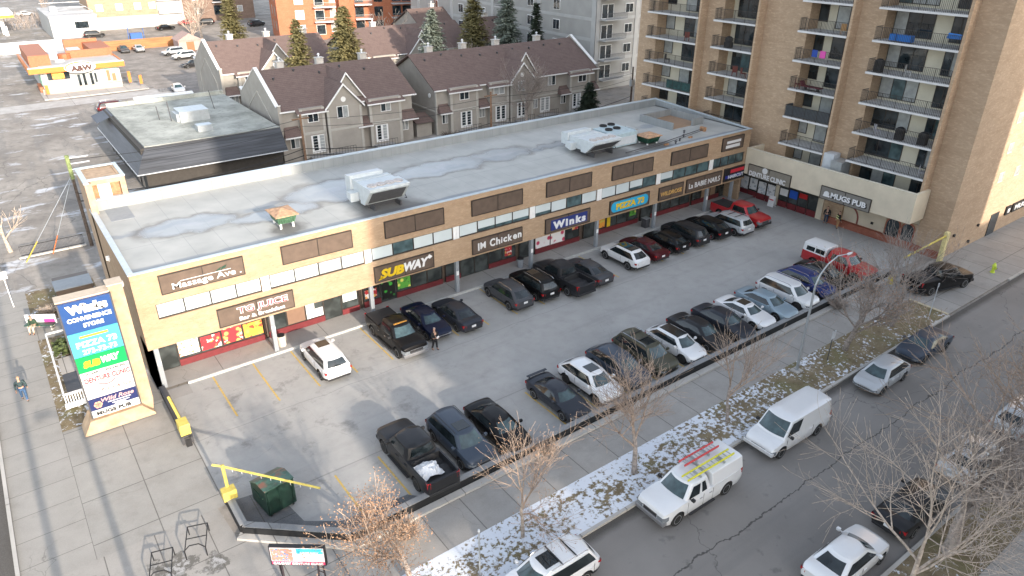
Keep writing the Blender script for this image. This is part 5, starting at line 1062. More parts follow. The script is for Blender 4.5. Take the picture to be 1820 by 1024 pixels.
wgrid(t,(3,15),(2.5,6,9.6,13),1.4,1.5,0,'curtain'); wgrid(t,(8.4,),(2,5.6,9.2,12.8),2.2,2.4,0,'glass',frame='darkgrey'); MB().box(8,11,-1.2,0,5.2,5.4).box(8,11,-1.2,0,8.8,9.0).build('balcony_slab',M_['white'],t)
# orange brick apartments
t=empty('orange_apartment',(49.2,133.5,0),radians(-13),'bright orange brick apartment block with balconies, top centre','building'); OB=M_['orange_brick']
MB().box(0,11,0,14.5,0,30).box(11,18.5,1.5,14,0,30).box(14.5,17,-.5,1.5,0,30).box(18.5,35,3,14,0,30).build('wall',OB,t)
MB().box(-.0,0,0,14,0,1).build('wall_edge',OB,t) if False else None
wgrid(t,(4.2,),(2.0,5.3,8.6,11.9,15.2,18.5),1.9,1.9,0,'blind'); wgrid(t,(12.6,),(2,5.3,8.6,11.9,15.2),1.2,1.8,1.5,'curtain')
for z in (4.6,7.9,11.2,14.5,17.8):
    for a,b,yy in ((8.4,13.6,-.3),(18.6,22.8,1.8),(28,32.5,1.8)):
        o=MB().box(a,b,yy-.9,yy+1.8,z-.2,z).build('balcony_slab',M_['deck'],t); MB().box(a,b,yy-.88,yy-.83,z+.95,z+1.0).box(a,b,yy-.88,yy-.84,z,z+.12).build('railing',M_['galv'],o)
        m=MB()
        for k in range(18): xk=a+(b-a)*k/17; m.box(xk-.02,xk+.02,yy-.87,yy-.84,z,z+.95)
        m.build('railing_bars',M_['midgrey'],o)
wgrid(t,(8.8,),(1.7,5.0,8.3,11.6,14.9),2.0,2.1,-.0,'glass','white'); wgrid(t,(19,23.8,28.4,31),(1.7,5.0,8.3,11.6,14.9),2.0,2.1,3,'glass','darkgrey')
for yk in (4,9):
    for z in (2.5,5.8,9.1,12.4): MB().box(-.06,0,yk,yk+.8,z,z+2.1).build('side_window',M_['curtain'],t)
# brown balcony apartment beside it
t=block('apartment_block','brown apartment block with white balconies partly hidden by the spruces, top centre',92,112,118,132,30,M_['dark_brick'])
for z in (5,8.2,11.4,14.6,17.8): MB().box(0,8,-1.6,0,z,z+.3).build('balcony_slab',M_['white'],t); MB().box(0,8,-1.6,-1.5,z+.3,z+1.2).build('railing',M_['galv'],t)
wgrid(t,(1,4.5),(5.6,8.8,12,15.2),2,2,0,'glass','white')
# grey and white apartment block
t=empty('grey_apartment',(72.4,49,0),label='grey apartment block with white floor bands, between the townhouses and the tower',cat='building')
H=34; GA=M_['greywall']; MB().box(0,26,0,62,0,H).build('wall',GA,t); MB().box(-.2,26.2,-.2,62.2,H,H+.3).build('roof',M_['flatroof'],t)
for z in (2.35,5.55,8.75,11.95,15.15,18.35,21.55):
    MB().box(-.06,0,0,62,z-.25,z+.25).box(-.06,26,-.06,0,z-.25,z+.25).build('floor_band',M_['offwhite'],t)
for yk in (0,14.5,29,44,58): MB().box(-.12,0,yk-.12 if yk==0 else yk,yk+.9,0,H).build('pilaster',M_['offwhite'],t)
for xk in (0,9.0,18): MB().box(xk-.1,xk+.8,-.12,0,0,H).build('pilaster',M_['offwhite'],t)
for z in (3.2,6.4,9.6,12.8,16.0,19.2):
    for yk in (9.2,16.6,32,40,50):
        o=MB().box(-.1,-.01,yk-.1,yk+1.7,z-.1,z+1.6).build('window',M_['white'],t); MB().box(-.13,-.1,yk,yk+.75,z,z+1.5).box(-.13,-.1,yk+.85,yk+1.6,z,z+1.5).build('pane',M_['glass'],o)
    for xk in (6.6,14,20):
        o=MB().box(xk-.1,xk+1.7,-.1,-.01,z-.1,z+1.4).build('window',M_['white'],t); MB().box(xk,xk+.75,-.13,-.1,z,z+1.3).box(xk+.85,xk+1.6,-.13,-.1,z,z+1.3).build('pane',M_['glass'],o)
    o=MB().box(.9,5.6,-1.6,0,z-.95,z-.75).build('balcony_slab',M_['offwhite'],t); m=MB().box(.9,5.6,-1.58,-1.53,z+.15,z+.2)
    for k in range(24): xk=.9+4.7*k/23; m.box(xk-.015,xk+.015,-1.57,-1.54,z-.75,z+.15)
    m.build('railing',M_['darkgrey'],o)
    o=MB().box(1.2,3.8,-.1,-.01,z-.75,z+1.5).build('balcony_door',M_['white'],t); MB().box(1.3,2.4,-.13,-.1,z-.65,z+1.4).box(2.6,3.7,-.13,-.1,z-.65,z+1.4).build('pane',M_['glass'],o)
    o=MB().box(-1.5,0,22,27,z-.95,z-.75).build('balcony_slab',M_['offwhite'],t); m=MB().box(-1.48,-1.43,22,27,z+.15,z+.2)
    for k in range(24): yk=22+5*k/23; m.box(-1.47,-1.44,yk-.015,yk+.015,z-.75,z+.15)
    m.build('railing',M_['darkgrey'],o)
# petrol canopy, wooden fence, shed, car park edges
t=empty('fuel_canopy',(-2.5,188,0),label='white and yellow petrol station canopy at the top left corner',cat='canopy'); MB().box(-9,2.4,-5,8,4.6,5.6).build('canopy_top',M_['white'],t); MB().box(-9.1,2.5,-5.1,-5,4.4,5.0).build('yellow_band',plain('bright_yellow',(.55,.42,.02),.4,var=0),t); MB().box(-.6,.2,0,.8,0,4.6).box(-6,-5.2,0,.8,0,4.6).build('column',M_['white'],t); MB().box(-.3,.5,-3,-1.8,0,2.2).build('pump',M_['signwhite'],t)
t=empty('wooden_fence',(20,143.5,0),label='orange cedar board fence behind the two cars at the restaurant car park',cat='fence'); MB().box(-10.5,7.5,0,.12,0,2.3).build('boards',M_['fence_wood'],t); MB().box(-10.5,7.5,-.05,0,2.2,2.3).build('top_rail',M_['wood'],t)
t=empty('wooden_fence',(33,110,0),radians(90),'brown board fence running back beside the townhouse roofs','fence'); MB().box(-16,20,0,.12,0,1.9).build('boards',M_['wood'],t); MB().box(-16,20,-.04,0,1.8,1.9).build('top_rail',M_['wood'],t)
t=empty('garden_shed',(26.5,134,0),label='pinkish shed with pitched roof at the end of the cedar fence',cat='shed'); MB().box(0,4.8,0,5,0,2.4).build('wall',plain('pink_wall',(.42,.3,.27),.8),t); MB().extr([(-.3,2.4),(5.1,2.4),(2.4,3.9)],'y',-.3,5.3).build('roof',plain('pink_roof',(.38,.27,.24),.8,var=.1),t); MB().box(1.6,3.2,-.05,0,0,2.1).build('door',M_['rust'],t)
t=empty('garden_wall',(-8,152,0),label='long low white wall beyond the restaurant at the left edge',cat='wall'); MB().box(-20,14,0,.5,0,2.2).build('render',M_['offwhite'],t); MB().box(-20,14,-.1,.6,2.2,2.35).build('coping',M_['white'],t)
t=empty('playground_frame',(22.5,160,0),label='small blue playground equipment in front of the tan apartment block',cat='playground'); MB().box(-1,1.6,0,1.5,0,1.5).build('blue_box',plain('playground_blue',(.02,.1,.35),.5),t); MB().tube([(-1.6,0,0),(-1.3,0,3)],.08,5).build('pole',plain('playground_blue',(.02,.1,.35)),t); MB().tube([(2,0,0),(2,0,2.6)],.08,5).build('pole',plain('playground_blue',(.02,.1,.35)),t)
sheet('restaurant_car_park',stainroof('car_park_asphalt',(.20,.18,.16),(.33,.30,.27)),[R4(13,27,92,142),R4(-2.5,32,142.1,143.3)],.0)
sheet('snowy_lane',concrete('pale_lane',(.36,.34,.32),(.5,.49,.48),40,40),[R4(-16,16,90.5,95.5)],.0)
# unseen blocks across the street whose roofs shade the car park and street
def dirsh(x0,x1,z0,z1,y=-80): return (x0,x1,y-.0,y+6,z0,z1)
t=empty('apartment_block',(30,-90,0),label='long apartment block on the south side of the street, behind the camera',cat='building'); K=.306
def zc(y,z=0): return z+(y+80)*K
m=MB(); m.box(1.0,8.4,-95,-80,0,zc(-21.9)); m.box(8.4,58.6,-100,-80,0,50.5); m.box(58.6,95,-95,-80,0,20.6)
P(m,'wall',M_['far_brick'],t)
m=MB(); m.box(.75,8.4,-83,-80,zc(-18.0),zc(-12.9)); P(m,'penthouse_band',M_['offwhite'],t)
m=MB()
for a,b,yt in ((1.0,3.2,-8.5),(3.9,5.8,-9.1),(6.4,8.3,-10.3)):
    zt_=zc(yt); r_=(b-a)/2; cx=(a+b)/2
    m.extr([(a,zc(-12.9))]+[(b,zc(-12.9))]+[(cx+r_*cos(pi*k/12),zt_-.45+.45*sin(pi*k/12)) for k in range(13)],'y',-80.6,-80)
P(m,'arched_dormer',M_['offwhite'],t)
m=MB(); m.extr([(2.6,zc(-21.9)),(5.4,zc(-21.9)),(5.2,zc(-20)),(4.6,zc(-18)),(3.2,zc(-18)),(2.7,zc(-19.5))],'y',-80.6,-80); m.box(8.0,8.4,-80.6,-80,zc(-21.9),zc(-18)); P(m,'penthouse_post',M_['offwhite'],t)
# ---------------- vehicles ----------------
def paint_mat(name,c,metal=.25):
    if name in _mc: return _mc[name]
    N=NT(name,.30,metal*.6,.2 if max(c)<.2 else .5); f=N.noise(2.2,5,rough=.7)
    # thin road film, heavier low down
    q=N.xyz(); dirt=N.math('MULTIPLY',N.ramp(q[2],.25,.75,.55,.06),N.ramp(f,.3,.75))
    N.color(N.mix(N.math('MULTIPLY',dirt,.3 if max(c)<.2 else 1.),c,(.20,.185,.16))); N.b.inputs['Coat Weight'].default_value=.16 if max(c)<.2 else .7; N.b.inputs['Coat Roughness'].default_value=.06
    _mc[name]=N.mat; return N.mat
PC=dict(white=(.72,.73,.74),black=(.006,.006,.007),navy=(.006,.01,.03),dgrey=(.022,.023,.026),grey=(.06,.063,.07),silver=(.42,.44,.46),maroon=(.065,.008,.012),red=(.42,.014,.02),blue=(.02,.035,.14),ltblue=(.22,.30,.36),olive=(.065,.065,.048),bluegrey=(.05,.065,.09),slate=(.028,.032,.042))
for k_,c_ in PC.items(): paint_mat('car_paint_'+k_,c_)
TY=plain('tyre_rubber',(.02,.02,.02),.8,var=.2); RIM=plain('alloy_rim',(.42,.43,.45),.3,metal=.7,var=0); RIMD=plain('dark_rim',(.05,.05,.055),.35,metal=.4,var=0)
HL=plain('headlight_lens',(.22,.24,.26),.08,metal=.3,var=0,coat=1); TL=plain('tail_light',(.35,.01,.012),.15,var=0,coat=1); TRIM=plain('black_trim',(.02,.02,.022),.6,var=0); PLT=plain('number_plate',(.7,.7,.7),.5,var=0)
def lerp(a,b,t): return a+(b-a)*t
def pw(pts,x):
    for (a,u),(b,v) in zip(pts,pts[1:]):
        if x<=b: t=(x-a)/(b-a) if b>a else 0; t=t*t*(3-2*t)*.5+t*.5; return lerp(u,v,t)
    return pts[-1][1]
# s = 0 front .. 1 rear.  top: deck/hood height by s; cabin: (s windscreen base, s roof front, s roof rear, s rear glass base)
TYPES=dict(
 sedan=dict(L=4.75,W=1.83,H=1.44,top=[(0,.62),(.02,.74),(.08,.84),(.27,.97),(.50,.96),(.82,1.02),(.96,1.04),(1,.88)],cab=(.235,.41,.69,.89),belt=.95,wr=.34,ax=(.19,.79),rw=.60),
 coupe=dict(L=4.55,W=1.83,H=1.38,top=[(0,.60),(.02,.72),(.08,.82),(.28,.95),(.50,.94),(.84,1.0),(.96,1.02),(1,.86)],cab=(.25,.42,.66,.89),belt=.93,wr=.34,ax=(.19,.79),rw=.58),
 suv=dict(L=4.7,W=1.90,H=1.70,top=[(0,.72),(.02,.90),(.07,1.0),(.23,1.09),(.50,1.07),(.93,1.12),(1,1.0)],cab=(.20,.355,.885,.972),belt=1.06,wr=.37,ax=(.18,.79),rw=.66),
 crossover=dict(L=4.6,W=1.87,H=1.62,top=[(0,.68),(.02,.85),(.07,.94),(.25,1.05),(.50,1.03),(.92,1.10),(1,.95)],cab=(.21,.38,.80,.97),belt=1.02,wr=.37,ax=(.19,.79),rw=.63),
 hatch=dict(L=4.35,W=1.80,H=1.50,top=[(0,.60),(.03,.74),(.10,.84),(.26,.97),(.50,.98),(.93,1.05),(1,.9)],cab=(.225,.39,.80,.965),belt=.98,wr=.33,ax=(.19,.80),rw=.60),
 pickup=dict(L=5.85,W=2.02,H=1.90,top=[(0,.95),(.008,1.08),(.05,1.17),(.22,1.25),(.50,1.20),(.98,1.25),(1,1.2)],cab=(.225,.335,.60,.625),belt=1.20,wr=.41,ax=(.165,.79),rw=.74,bed=.645),
 extcab=dict(L=5.85,W=2.02,H=1.88,top=[(0,.93),(.008,1.06),(.05,1.14),(.23,1.22),(.50,1.18),(.98,1.22),(1,1.18)],cab=(.235,.345,.555,.585),belt=1.18,wr=.40,ax=(.165,.79),rw=.74,bed=.60),
 van=dict(L=5.45,W=2.02,H=2.08,top=[(0,.72),(.02,.90),(.08,1.02),(.19,1.15),(.50,1.18),(.98,1.2),(1,1.1)],cab=(.165,.30,.985,.995),belt=1.17,wr=.38,ax=(.15,.77),rw=.82))
def ring(xf,xr,hw,r,z,n=3):
    """rounded rectangle; returns points grouped: front(7) right side(9) rear(7) left side(9)"""
    P_=[]; b=.09
    for i in range(7): t=i/6; y=lerp(hw-r,-(hw-r),t); P_.append((xf+b*(1-(2*t-1)**2)*1.6,y,z))
    P_.append((xf-r*.30,-(hw-r*.30),z))
    for i in range(9): t=i/8; P_.append((lerp(xf-r,xr+r,t),-(hw+.02*(1-(2*t-1)**2)),z))
    P_.append((xr+r*.30,-(hw-r*.30),z))
    for i in range(7): t=i/6; y=lerp(-(hw-r),hw-r,t); P_.append((xr-b*(1-(2*t-1)**2),y,z))
    P_.append((xr+r*.30,hw-r*.30,z))
    for i in range(9): t=i/8; P_.append((lerp(xr+r,xf-r,t),hw+.02*(1-(2*t-1)**2),z))
    P_.append((xf-r*.30,hw-r*.30,z))
    return P_
def make_car(name,cat,kind,color,loc,heading,label,group,extras=(),rim=None,glassmat=None,z=None,hl=True):
    D=TYPES[kind]; L,W,H=D['L'],D['W'],D['H']; S=lambda s:L/2-s*L
    t=empty(name,(loc[0],loc[1],gz(loc[0]) if z is None else z),heading,label,cat,group)
    pm_=_mc['car_paint_'+color]; wr=D['wr']; xw=[S(D['ax'][0]),S(D['ax'][1])]; Ra=wr+.09
    # stations
    ss=set([0,.012,.035,.07,.11,.25,.33,.42,.52,.6,.68,.9,.94,.975,.992,1.0])
    for x in xw:
        for k in (-1.12,-1.0,-.93,-.78,-.55,-.28,0,.28,.55,.78,.93,1.0,1.12): ss.add(round((L/2-(x+k*Ra))/L,4))
    bed=D.get('bed')
    isopen = bed and 'open' in extras or bed and 'load' in extras
    if bed: ss|={bed-.002,bed,bed+.012,bed+.013,.978,.979}
    ss=sorted(ss); m=MB(); rings_=[]
    for s in ss:
        x=S(s); zt=pw(D['top'],s); fb=.5 if bed or kind=='van' else 1.0
        w=W/2*(1-.20*fb*max(0,1-s/.075)**2.2-.085*fb*max(0,1-s/.22)**1.6-.12*fb*max(0,(s-.94)/.06)**2.2-.05*fb*max(0,(s-.80)/.20)**1.6)
        zb=.30 if .06<s<.95 else lerp(.30,.42,min(1,(abs(s-.5)-.44)/.06))
        za=0
        for xx in xw:
            d=abs(x-xx)
            if d<Ra: za=max(za,wr+sqrt(Ra*Ra-d*d))
        zsh=zt-.035; zm=lerp(zb,zsh,.55)
        pts=[(w*.80,zb),(w*.965,zb+.05),(w*1.0,lerp(zb,zsh,.30)),(w,zm),(w*.985,lerp(zm,zsh,.6)),(w*.94,zsh),(w*.74,zt+.012),(w*.4,zt+.035),(0,zt+.045)]
        inbed = isopen and (bed+.0125<s<.9785)
        if inbed: pts[5]=(w*.97,zt); pts[6]=(w*.885,zt); pts[7]=(w*.875,.80); pts[8]=(0,.80)
        elif bed and s>=bed-.003: pts[5]=(w*.97,zt); pts[6]=(w*.885,zt); pts[7]=(w*.5,zt); pts[8]=(0,zt)
        if za: pts=[(a,max(b,za-.0+.002*i)) if i<5 else (a,b) for i,(a,b) in enumerate(pts)]
        row=[(x,-a,b) for a,b in pts]+[(x,a,b) for a,b in reversed(pts[:-1])]; rings_.append(row)
    n=len(rings_[0]); vs=[p for r_ in rings_ for p in r_]; body=MB(); b0=0
    body.v=vs
    for i in range(len(rings_)-1):
        for k in range(n-1):
            body.f.append((i*n+k,i*n+k+1,(i+1)*n+k+1,(i+1)*n+k)); 
            low = (k<1 or k>=n-2); body.m.append(1 if low or (kind in('suv','crossover') and (k<2 or k>=n-3) and color!='zz') else 2 if (isopen and k in(7,8) and bed+.012<=ss[i]<.9785) else 0)
        body.f.append((i*n+n-1,i*n,(i+1)*n,(i+1)*n+n-1)); body.m.append(1)
    body.f.append(tuple(range(n))); body.m.append(0); body.f.append(tuple((len(rings_)-1)*n+k for k in reversed(range(n)))); body.m.append(0)
    # cabin hull
    c0,c1,c2,c3=D['cab']; bl=D['belt']-.06; nlev=6; lv=[0,.16,.4,.7,.9,1.0]
    van_=kind=='van'
    def cring(v,off=0):
        vv=v**.92; zz=lerp(bl,H-.07,v); xf=lerp(S(c0),S(c1),vv)+off; xr=lerp(S(c3),S(c2),v**1.25)-off; hw=lerp(W/2*.93,D['rw'],v**1.1)+off
        return ring(xf,xr,hw,.13 if van_ else .19,zz)
    R0=[cring(v) for v in lv]; nn=len(R0[0]); cv=[p for r_ in R0 for p in r_]; base=len(body.v)
    top1=[(p[0]*.0+lerp((S(c1)+S(c2))/2,p[0],.93),p[1]*.88,H-.022) for p in R0[-1]]; top2=[(lerp((S(c1)+S(c2))/2,p[0],.6),p[1]*.5,H) for p in R0[-1]]
    cv+=top1+top2; body.v+=cv; nl=nlev+2
    for i in range(nl-1):
        for k in range(nn):
            body.f.append((base+i*nn+k,base+i*nn+(k+1)%nn,base+(i+1)*nn+(k+1)%nn,base+(i+1)*nn+k)); body.m.append(0)
    body.f.append(tuple(base+(nl-1)*nn+k for k in range(nn))); body.m.append(0)
    dz0,dz1=.42,D['belt']-.05
    xs_=[S(c0)-.25,(S(c1)+S(c2))/2-.05 if not (kind=='extcab') else S(.47),S(c2)-.05 if not bed else S(bed)+.05]
    for sy in (-1,1):
        for x in xs_: body.box(x-.006,x+.006,sy*(W/2-.012),sy*(W/2+.003),dz0,dz1,1)
    bo=body.build('body',[pm_,TRIM,plain('bed_liner',(.03,.03,.032),.7,var=.2)],t,smooth=32)
    # glazing: panels 1.2 cm proud of the cabin hull
    G=glassmat or M_['carglass']
    def gpanel(nm,i0,i1,v0,v1,mat=G,off=.014,steps=4):
        mb=MB(); pv=[]; idx=[(i)%nn for i in range(i0,i1+1)]
        for j in range(steps+1):
            r_=cring(lerp(v0,v1,j/steps),off); pv+=[r_[i] for i in idx]
        k_=len(idx); fs=[(j*k_+i,j*k_+i+1,(j+1)*k_+i+1,(j+1)*k_+i) for j in range(steps) for i in range(k_-1)]
        mb.add(pv,fs); o=mb.build(nm,mat,t,smooth=True,flip=False); return o
    gpanel('windscreen',0,6,.14,.95,M_['cargrey'] if color not in('x',) else G)
    van=kind=='van'
    if not van or 'rearglass' in extras: gpanel('rear_window',18,24,.30,.90)
    sw=[(8,12),(12,16)] if not van else [(8,10)]
    if kind in('pickup',): sw=[(8,12),(12,15)]
    if kind=='extcab': sw=[(8,12),(13,15)]
    # right side indices 8..16 ; left side 26..34 (mirrored)
    ro=8; lo=26-2
    def side(o0,rev):
        for a,b in sw:
            if not rev: i0,i1=a,b
            else: i0,i1=42-b,42-a
            gpanel('side_window',i0,i1,.17,.88,G)
    side(8,False); side(26,True)
    # wheels
    for ai,x in enumerate(xw):
        for sy in (-1,1):
            w0=.115; yy=sy*(W/2-.135)
            wh=MB().lathe([(wr*.55,-w0),(wr*.93,-w0),(wr,-w0*.6),(wr,w0*.6),(wr*.93,w0),(wr*.62,w0)],(0,0,0),20,'y').build('wheel',TY,t,smooth=35,loc=(x,yy,wr))
            rm=MB(); rm.lathe([(wr*.64,sy*.02),(wr*.64,sy*(w0+.004)),(wr*.58,sy*(w0+.004)),(wr*.57,sy*.05)],(0,0,0),20,'y',0)
            for q in range(5):
                a=q*2*pi/5+.3; ca,sa=cos(a),sin(a); px,pz=-sa*.04,ca*.04; y1_=sy*(w0-.005); y0_=sy*.05
                e=(ca*wr*.6,sa*wr*.6)
                rm.add([(-px*1.4,y1_,-pz*1.4),(px*1.4,y1_,pz*1.4),(e[0]+px,y1_,e[1]+pz),(e[0]-px,y1_,e[1]-pz),(-px*1.4,y0_,-pz*1.4),(px*1.4,y0_,pz*1.4),(e[0]+px,y0_,e[1]+pz),(e[0]-px,y0_,e[1]-pz)],[(0,1,2,3),(0,4,5,1),(1,5,6,2),(2,6,7,3),(3,7,4,0)])
            rm.build('rim',rim or RIM,wh,smooth=35)
    MB().box(-L/2+.35,L/2-.35,-W/2+.28,W/2-.28,.2,.62).build('underbody',TRIM,t)
    # lights, grille, plate, mirrors
    zt0=pw(D['top'],.03); fx=L/2
    big=kind in('pickup','extcab','van')
    for sy in (-1,1):
        zn=pw(D['top'],0); zc_=zn-.07 if not big else zn-.17; hh=.06 if not big else .13; wf=W*(.352 if not (bed or kind=='van') else .425); wo=W*(.455 if not (bed or kind=='van') else .487)
        P0=[(fx+.012,sy*W*.24),(fx+.012,sy*wf),(fx-.13,sy*lerp(wf,wo,.72)+sy*.015),(fx-.27,sy*wo+sy*.012)]
        zz0=[zc_-hh,zc_-hh,zc_-hh*.6,zc_]; zz1=[zc_+hh*.8,zc_+hh,zc_+hh+.03,zc_+hh+.05]
        vv=[(p[0],p[1],z_) for p,z_ in zip(P0,zz0)]+[(p[0],p[1],z_) for p,z_ in zip(P0,zz1)]+[(p[0]-.05,p[1]-sy*.05,z_) for p,z_ in zip(P0,zz0)]+[(p[0]-.05,p[1]-sy*.05,z_) for p,z_ in zip(P0,zz1)]
        MB().add(vv,[(0,1,5,4),(1,2,6,5),(2,3,7,6),(4,5,13,12),(5,6,14,13),(6,7,15,14),(0,8,9,1),(1,9,10,2),(2,10,11,3)]).build('headlight',HL,t)
        zr=pw(D['top'],.985)-.14; th=.10 if not big else .2; tw_=.16 if kind in('suv','crossover','hatch','sedan','coupe') else .10
        ya,yb=sy*(W*.468-tw_*1.6),sy*W*.472; rx=-L/2
        MB().add([(rx-.008,ya,zr-th),(rx+.05,yb,zr-th+.02),(rx+.05,yb,zr+th),(rx+.0,ya,zr+th*.8),(rx+.3,yb,zr-th+.08),(rx+.26,yb,zr+th*.6)],[(0,1,2,3),(1,4,5,2)]).build('tail_light',TL,t)
        mx=S(c0)-.42; mz=D['belt']+.02
        MB().box(mx-.08,mx+.07,sy*(W/2+.02),sy*(W/2+.2),mz,mz+.15).box(mx-.02,mx+.04,sy*(W/2-.09),sy*(W/2+.03),mz+.01,mz+.05).build('wing_mirror',pm_ if not big else TRIM,t,bevel=.02)
    gz0=.40; gz1=pw(D['top'],0)-.02
    gr=MB().box(fx-.12,fx+.006,-W*.225,W*.225,gz0+.06 if not big else gz0+.2,gz1).build('grille',TRIM,t,bevel=.02)
    MB().box(fx,fx+.014,-W*.24,W*.24,gz1-.05,gz1-.02).box(fx,fx+.014,-W*.24,W*.24,(gz0+gz1)/2+.03,(gz0+gz1)/2+.05).build('chrome_bar',M_['chrome'],gr)
    zp=.82 if kind in('sedan','coupe') else .95 if kind in('suv','crossover','hatch') else .62
    MB().box(-L/2-.03,-L/2+.02,-.17,.17,zp-.2,zp-.05).build('number_plate',PLT,t)
    if big:
      for q_ in ((fx-.25,fx+.05,-W*.47,W*.47,.42,.66),(-L/2-.07,-L/2+.1,-W*.45,W*.45,.42,.60)): MB().box(*q_).build('bumper',plain('grey_bumper',(.28,.28,.29),.3,metal=.5,var=.1) if 'chrome' in extras else TRIM if 'darkbump' in extras else pm_,t,bevel=.04)
    else: MB().box(-L/2-.015,-L/2+.1,-W*.40,W*.40,.34,.5).build('bumper_insert',TRIM,t,bevel=.03)
    # door shut lines and handles
    for sy in (-1,1):
        for x in xs_[1:]: MB().box(x+.12,x+.32,sy*(W/2-.01),sy*(W/2+.028),D['belt']-.22,D['belt']-.18).build('door_handle',M_['chrome'] if 'chrome' in extras else pm_,t)
    rxm=(S(c1)+S(c2))/2
    if 'sunroof' in extras: MB().box(S(c1)-.95,S(c1)-.18,-.40,.40,H-.03,H+.012).build('sunroof',G,t,bevel=.01)
    if 'bigroof' in extras:
        mb=MB(); vv=[]; q=[(S(c1)+.02,.94),(rxm,.98),(S(c2)+.15,.9)]
        MB().box(S(c2)+.12,S(c1)+.0,-D['rw']*.80,D['rw']*.80,H-.05,H+.01).build('glass_roof',G,t,bevel=.02)
    if 'rails' in extras:
        for sy in (-1,1): MB().tube([(S(c1)-.1,sy*(D['rw']-.03),H-.03),(S(c1)-.3,sy*(D['rw']-.03),H+.05),(S(c2)+.3,sy*(D['rw']-.03),H+.05),(S(c2)+.1,sy*(D['rw']-.03),H-.03)],.018,5).build('roof_rail',M_['chrome'] if 'darkrails' not in extras else TRIM,t)
    if 'bars' in extras:
        for xq in (rxm+.3,rxm-.5): MB().box(xq,xq+.06,-D['rw'],D['rw'],H+.03,H+.06).build('cross_bar',TRIM,t)
    if 'spoiler' in extras: MB().box(-L/2+.02,-L/2+.22,-.75,.75,1.12,1.16).box(-L/2+.08,-L/2+.16,-.6,-.55,1.0,1.12).box(-L/2+.08,-L/2+.16,.55,.6,1.0,1.12).build('spoiler',pm_,t,bevel=.01)
    if 'tonneau' in extras:
        MB().box(-L/2+.1,S(bed)-.05,-W*.44,W*.44,1.2,1.275).build('tonneau_cover',plain('tonneau_vinyl',(.025,.025,.027),.55,var=.1),t,bevel=.02)
    if 'topper' in extras:
        wmat=_mc['car_paint_white']; wb=W/2*.95; 
        MB().extr([(-wb,1.19),(wb,1.19),(wb*.84,H+.0),(wb*.6,H+.06),(-wb*.6,H+.06),(-wb*.84,H+.0)],'x',-L/2+.04,S(bed)+.06).build('canopy',wmat,t,smooth=25,bevel=.03)
        for sy in (-1,1):
            for a,b in (((-L/2+.35,-L/2+1.1),(-L/2+1.2,-L/2+2.0)) if 'ladders' not in extras else ((-L/2+.3,-L/2+1.9),)):
                za,zb_=1.34,1.70; ya=lambda z_: sy*(lerp(wb,wb*.84,(z_-1.19)/(H-1.19))+.012)
                if 'ladders' not in extras: MB().add([(a,ya(za),za),(b,ya(za),za),(b,ya(zb_),zb_),(a,ya(zb_),zb_)],[(0,1,2,3)]).build('canopy_window',G,t,flip=False)
    if 'marker_lights' in extras: MB().box(S(c1)-.25,S(c1)-.13,-.5,.5,H-.03,H+.03).build('amber_roof_panel',plain('amber_film',(.45,.22,.04),.4,var=.3,scale=8),t)
    if big and not van: [MB().box(S(c2)-.35,S(c1)+.3,sy*(W/2+.02)-.08,sy*(W/2+.02)+.08,.33,.38).build('running_board',TRIM,t) for sy in (-1,1)]
    return t
NY,SY=pi/2,-pi/2      # nose away from / towards the street
GU,GL,GS,GF,GB='cars parked nose to the shops','cars parked along the lot wall','vehicles parked along the near kerb','cars parked along the far kerb','cars at the restaurant car park'
yu=-3.35; yl=-15.75
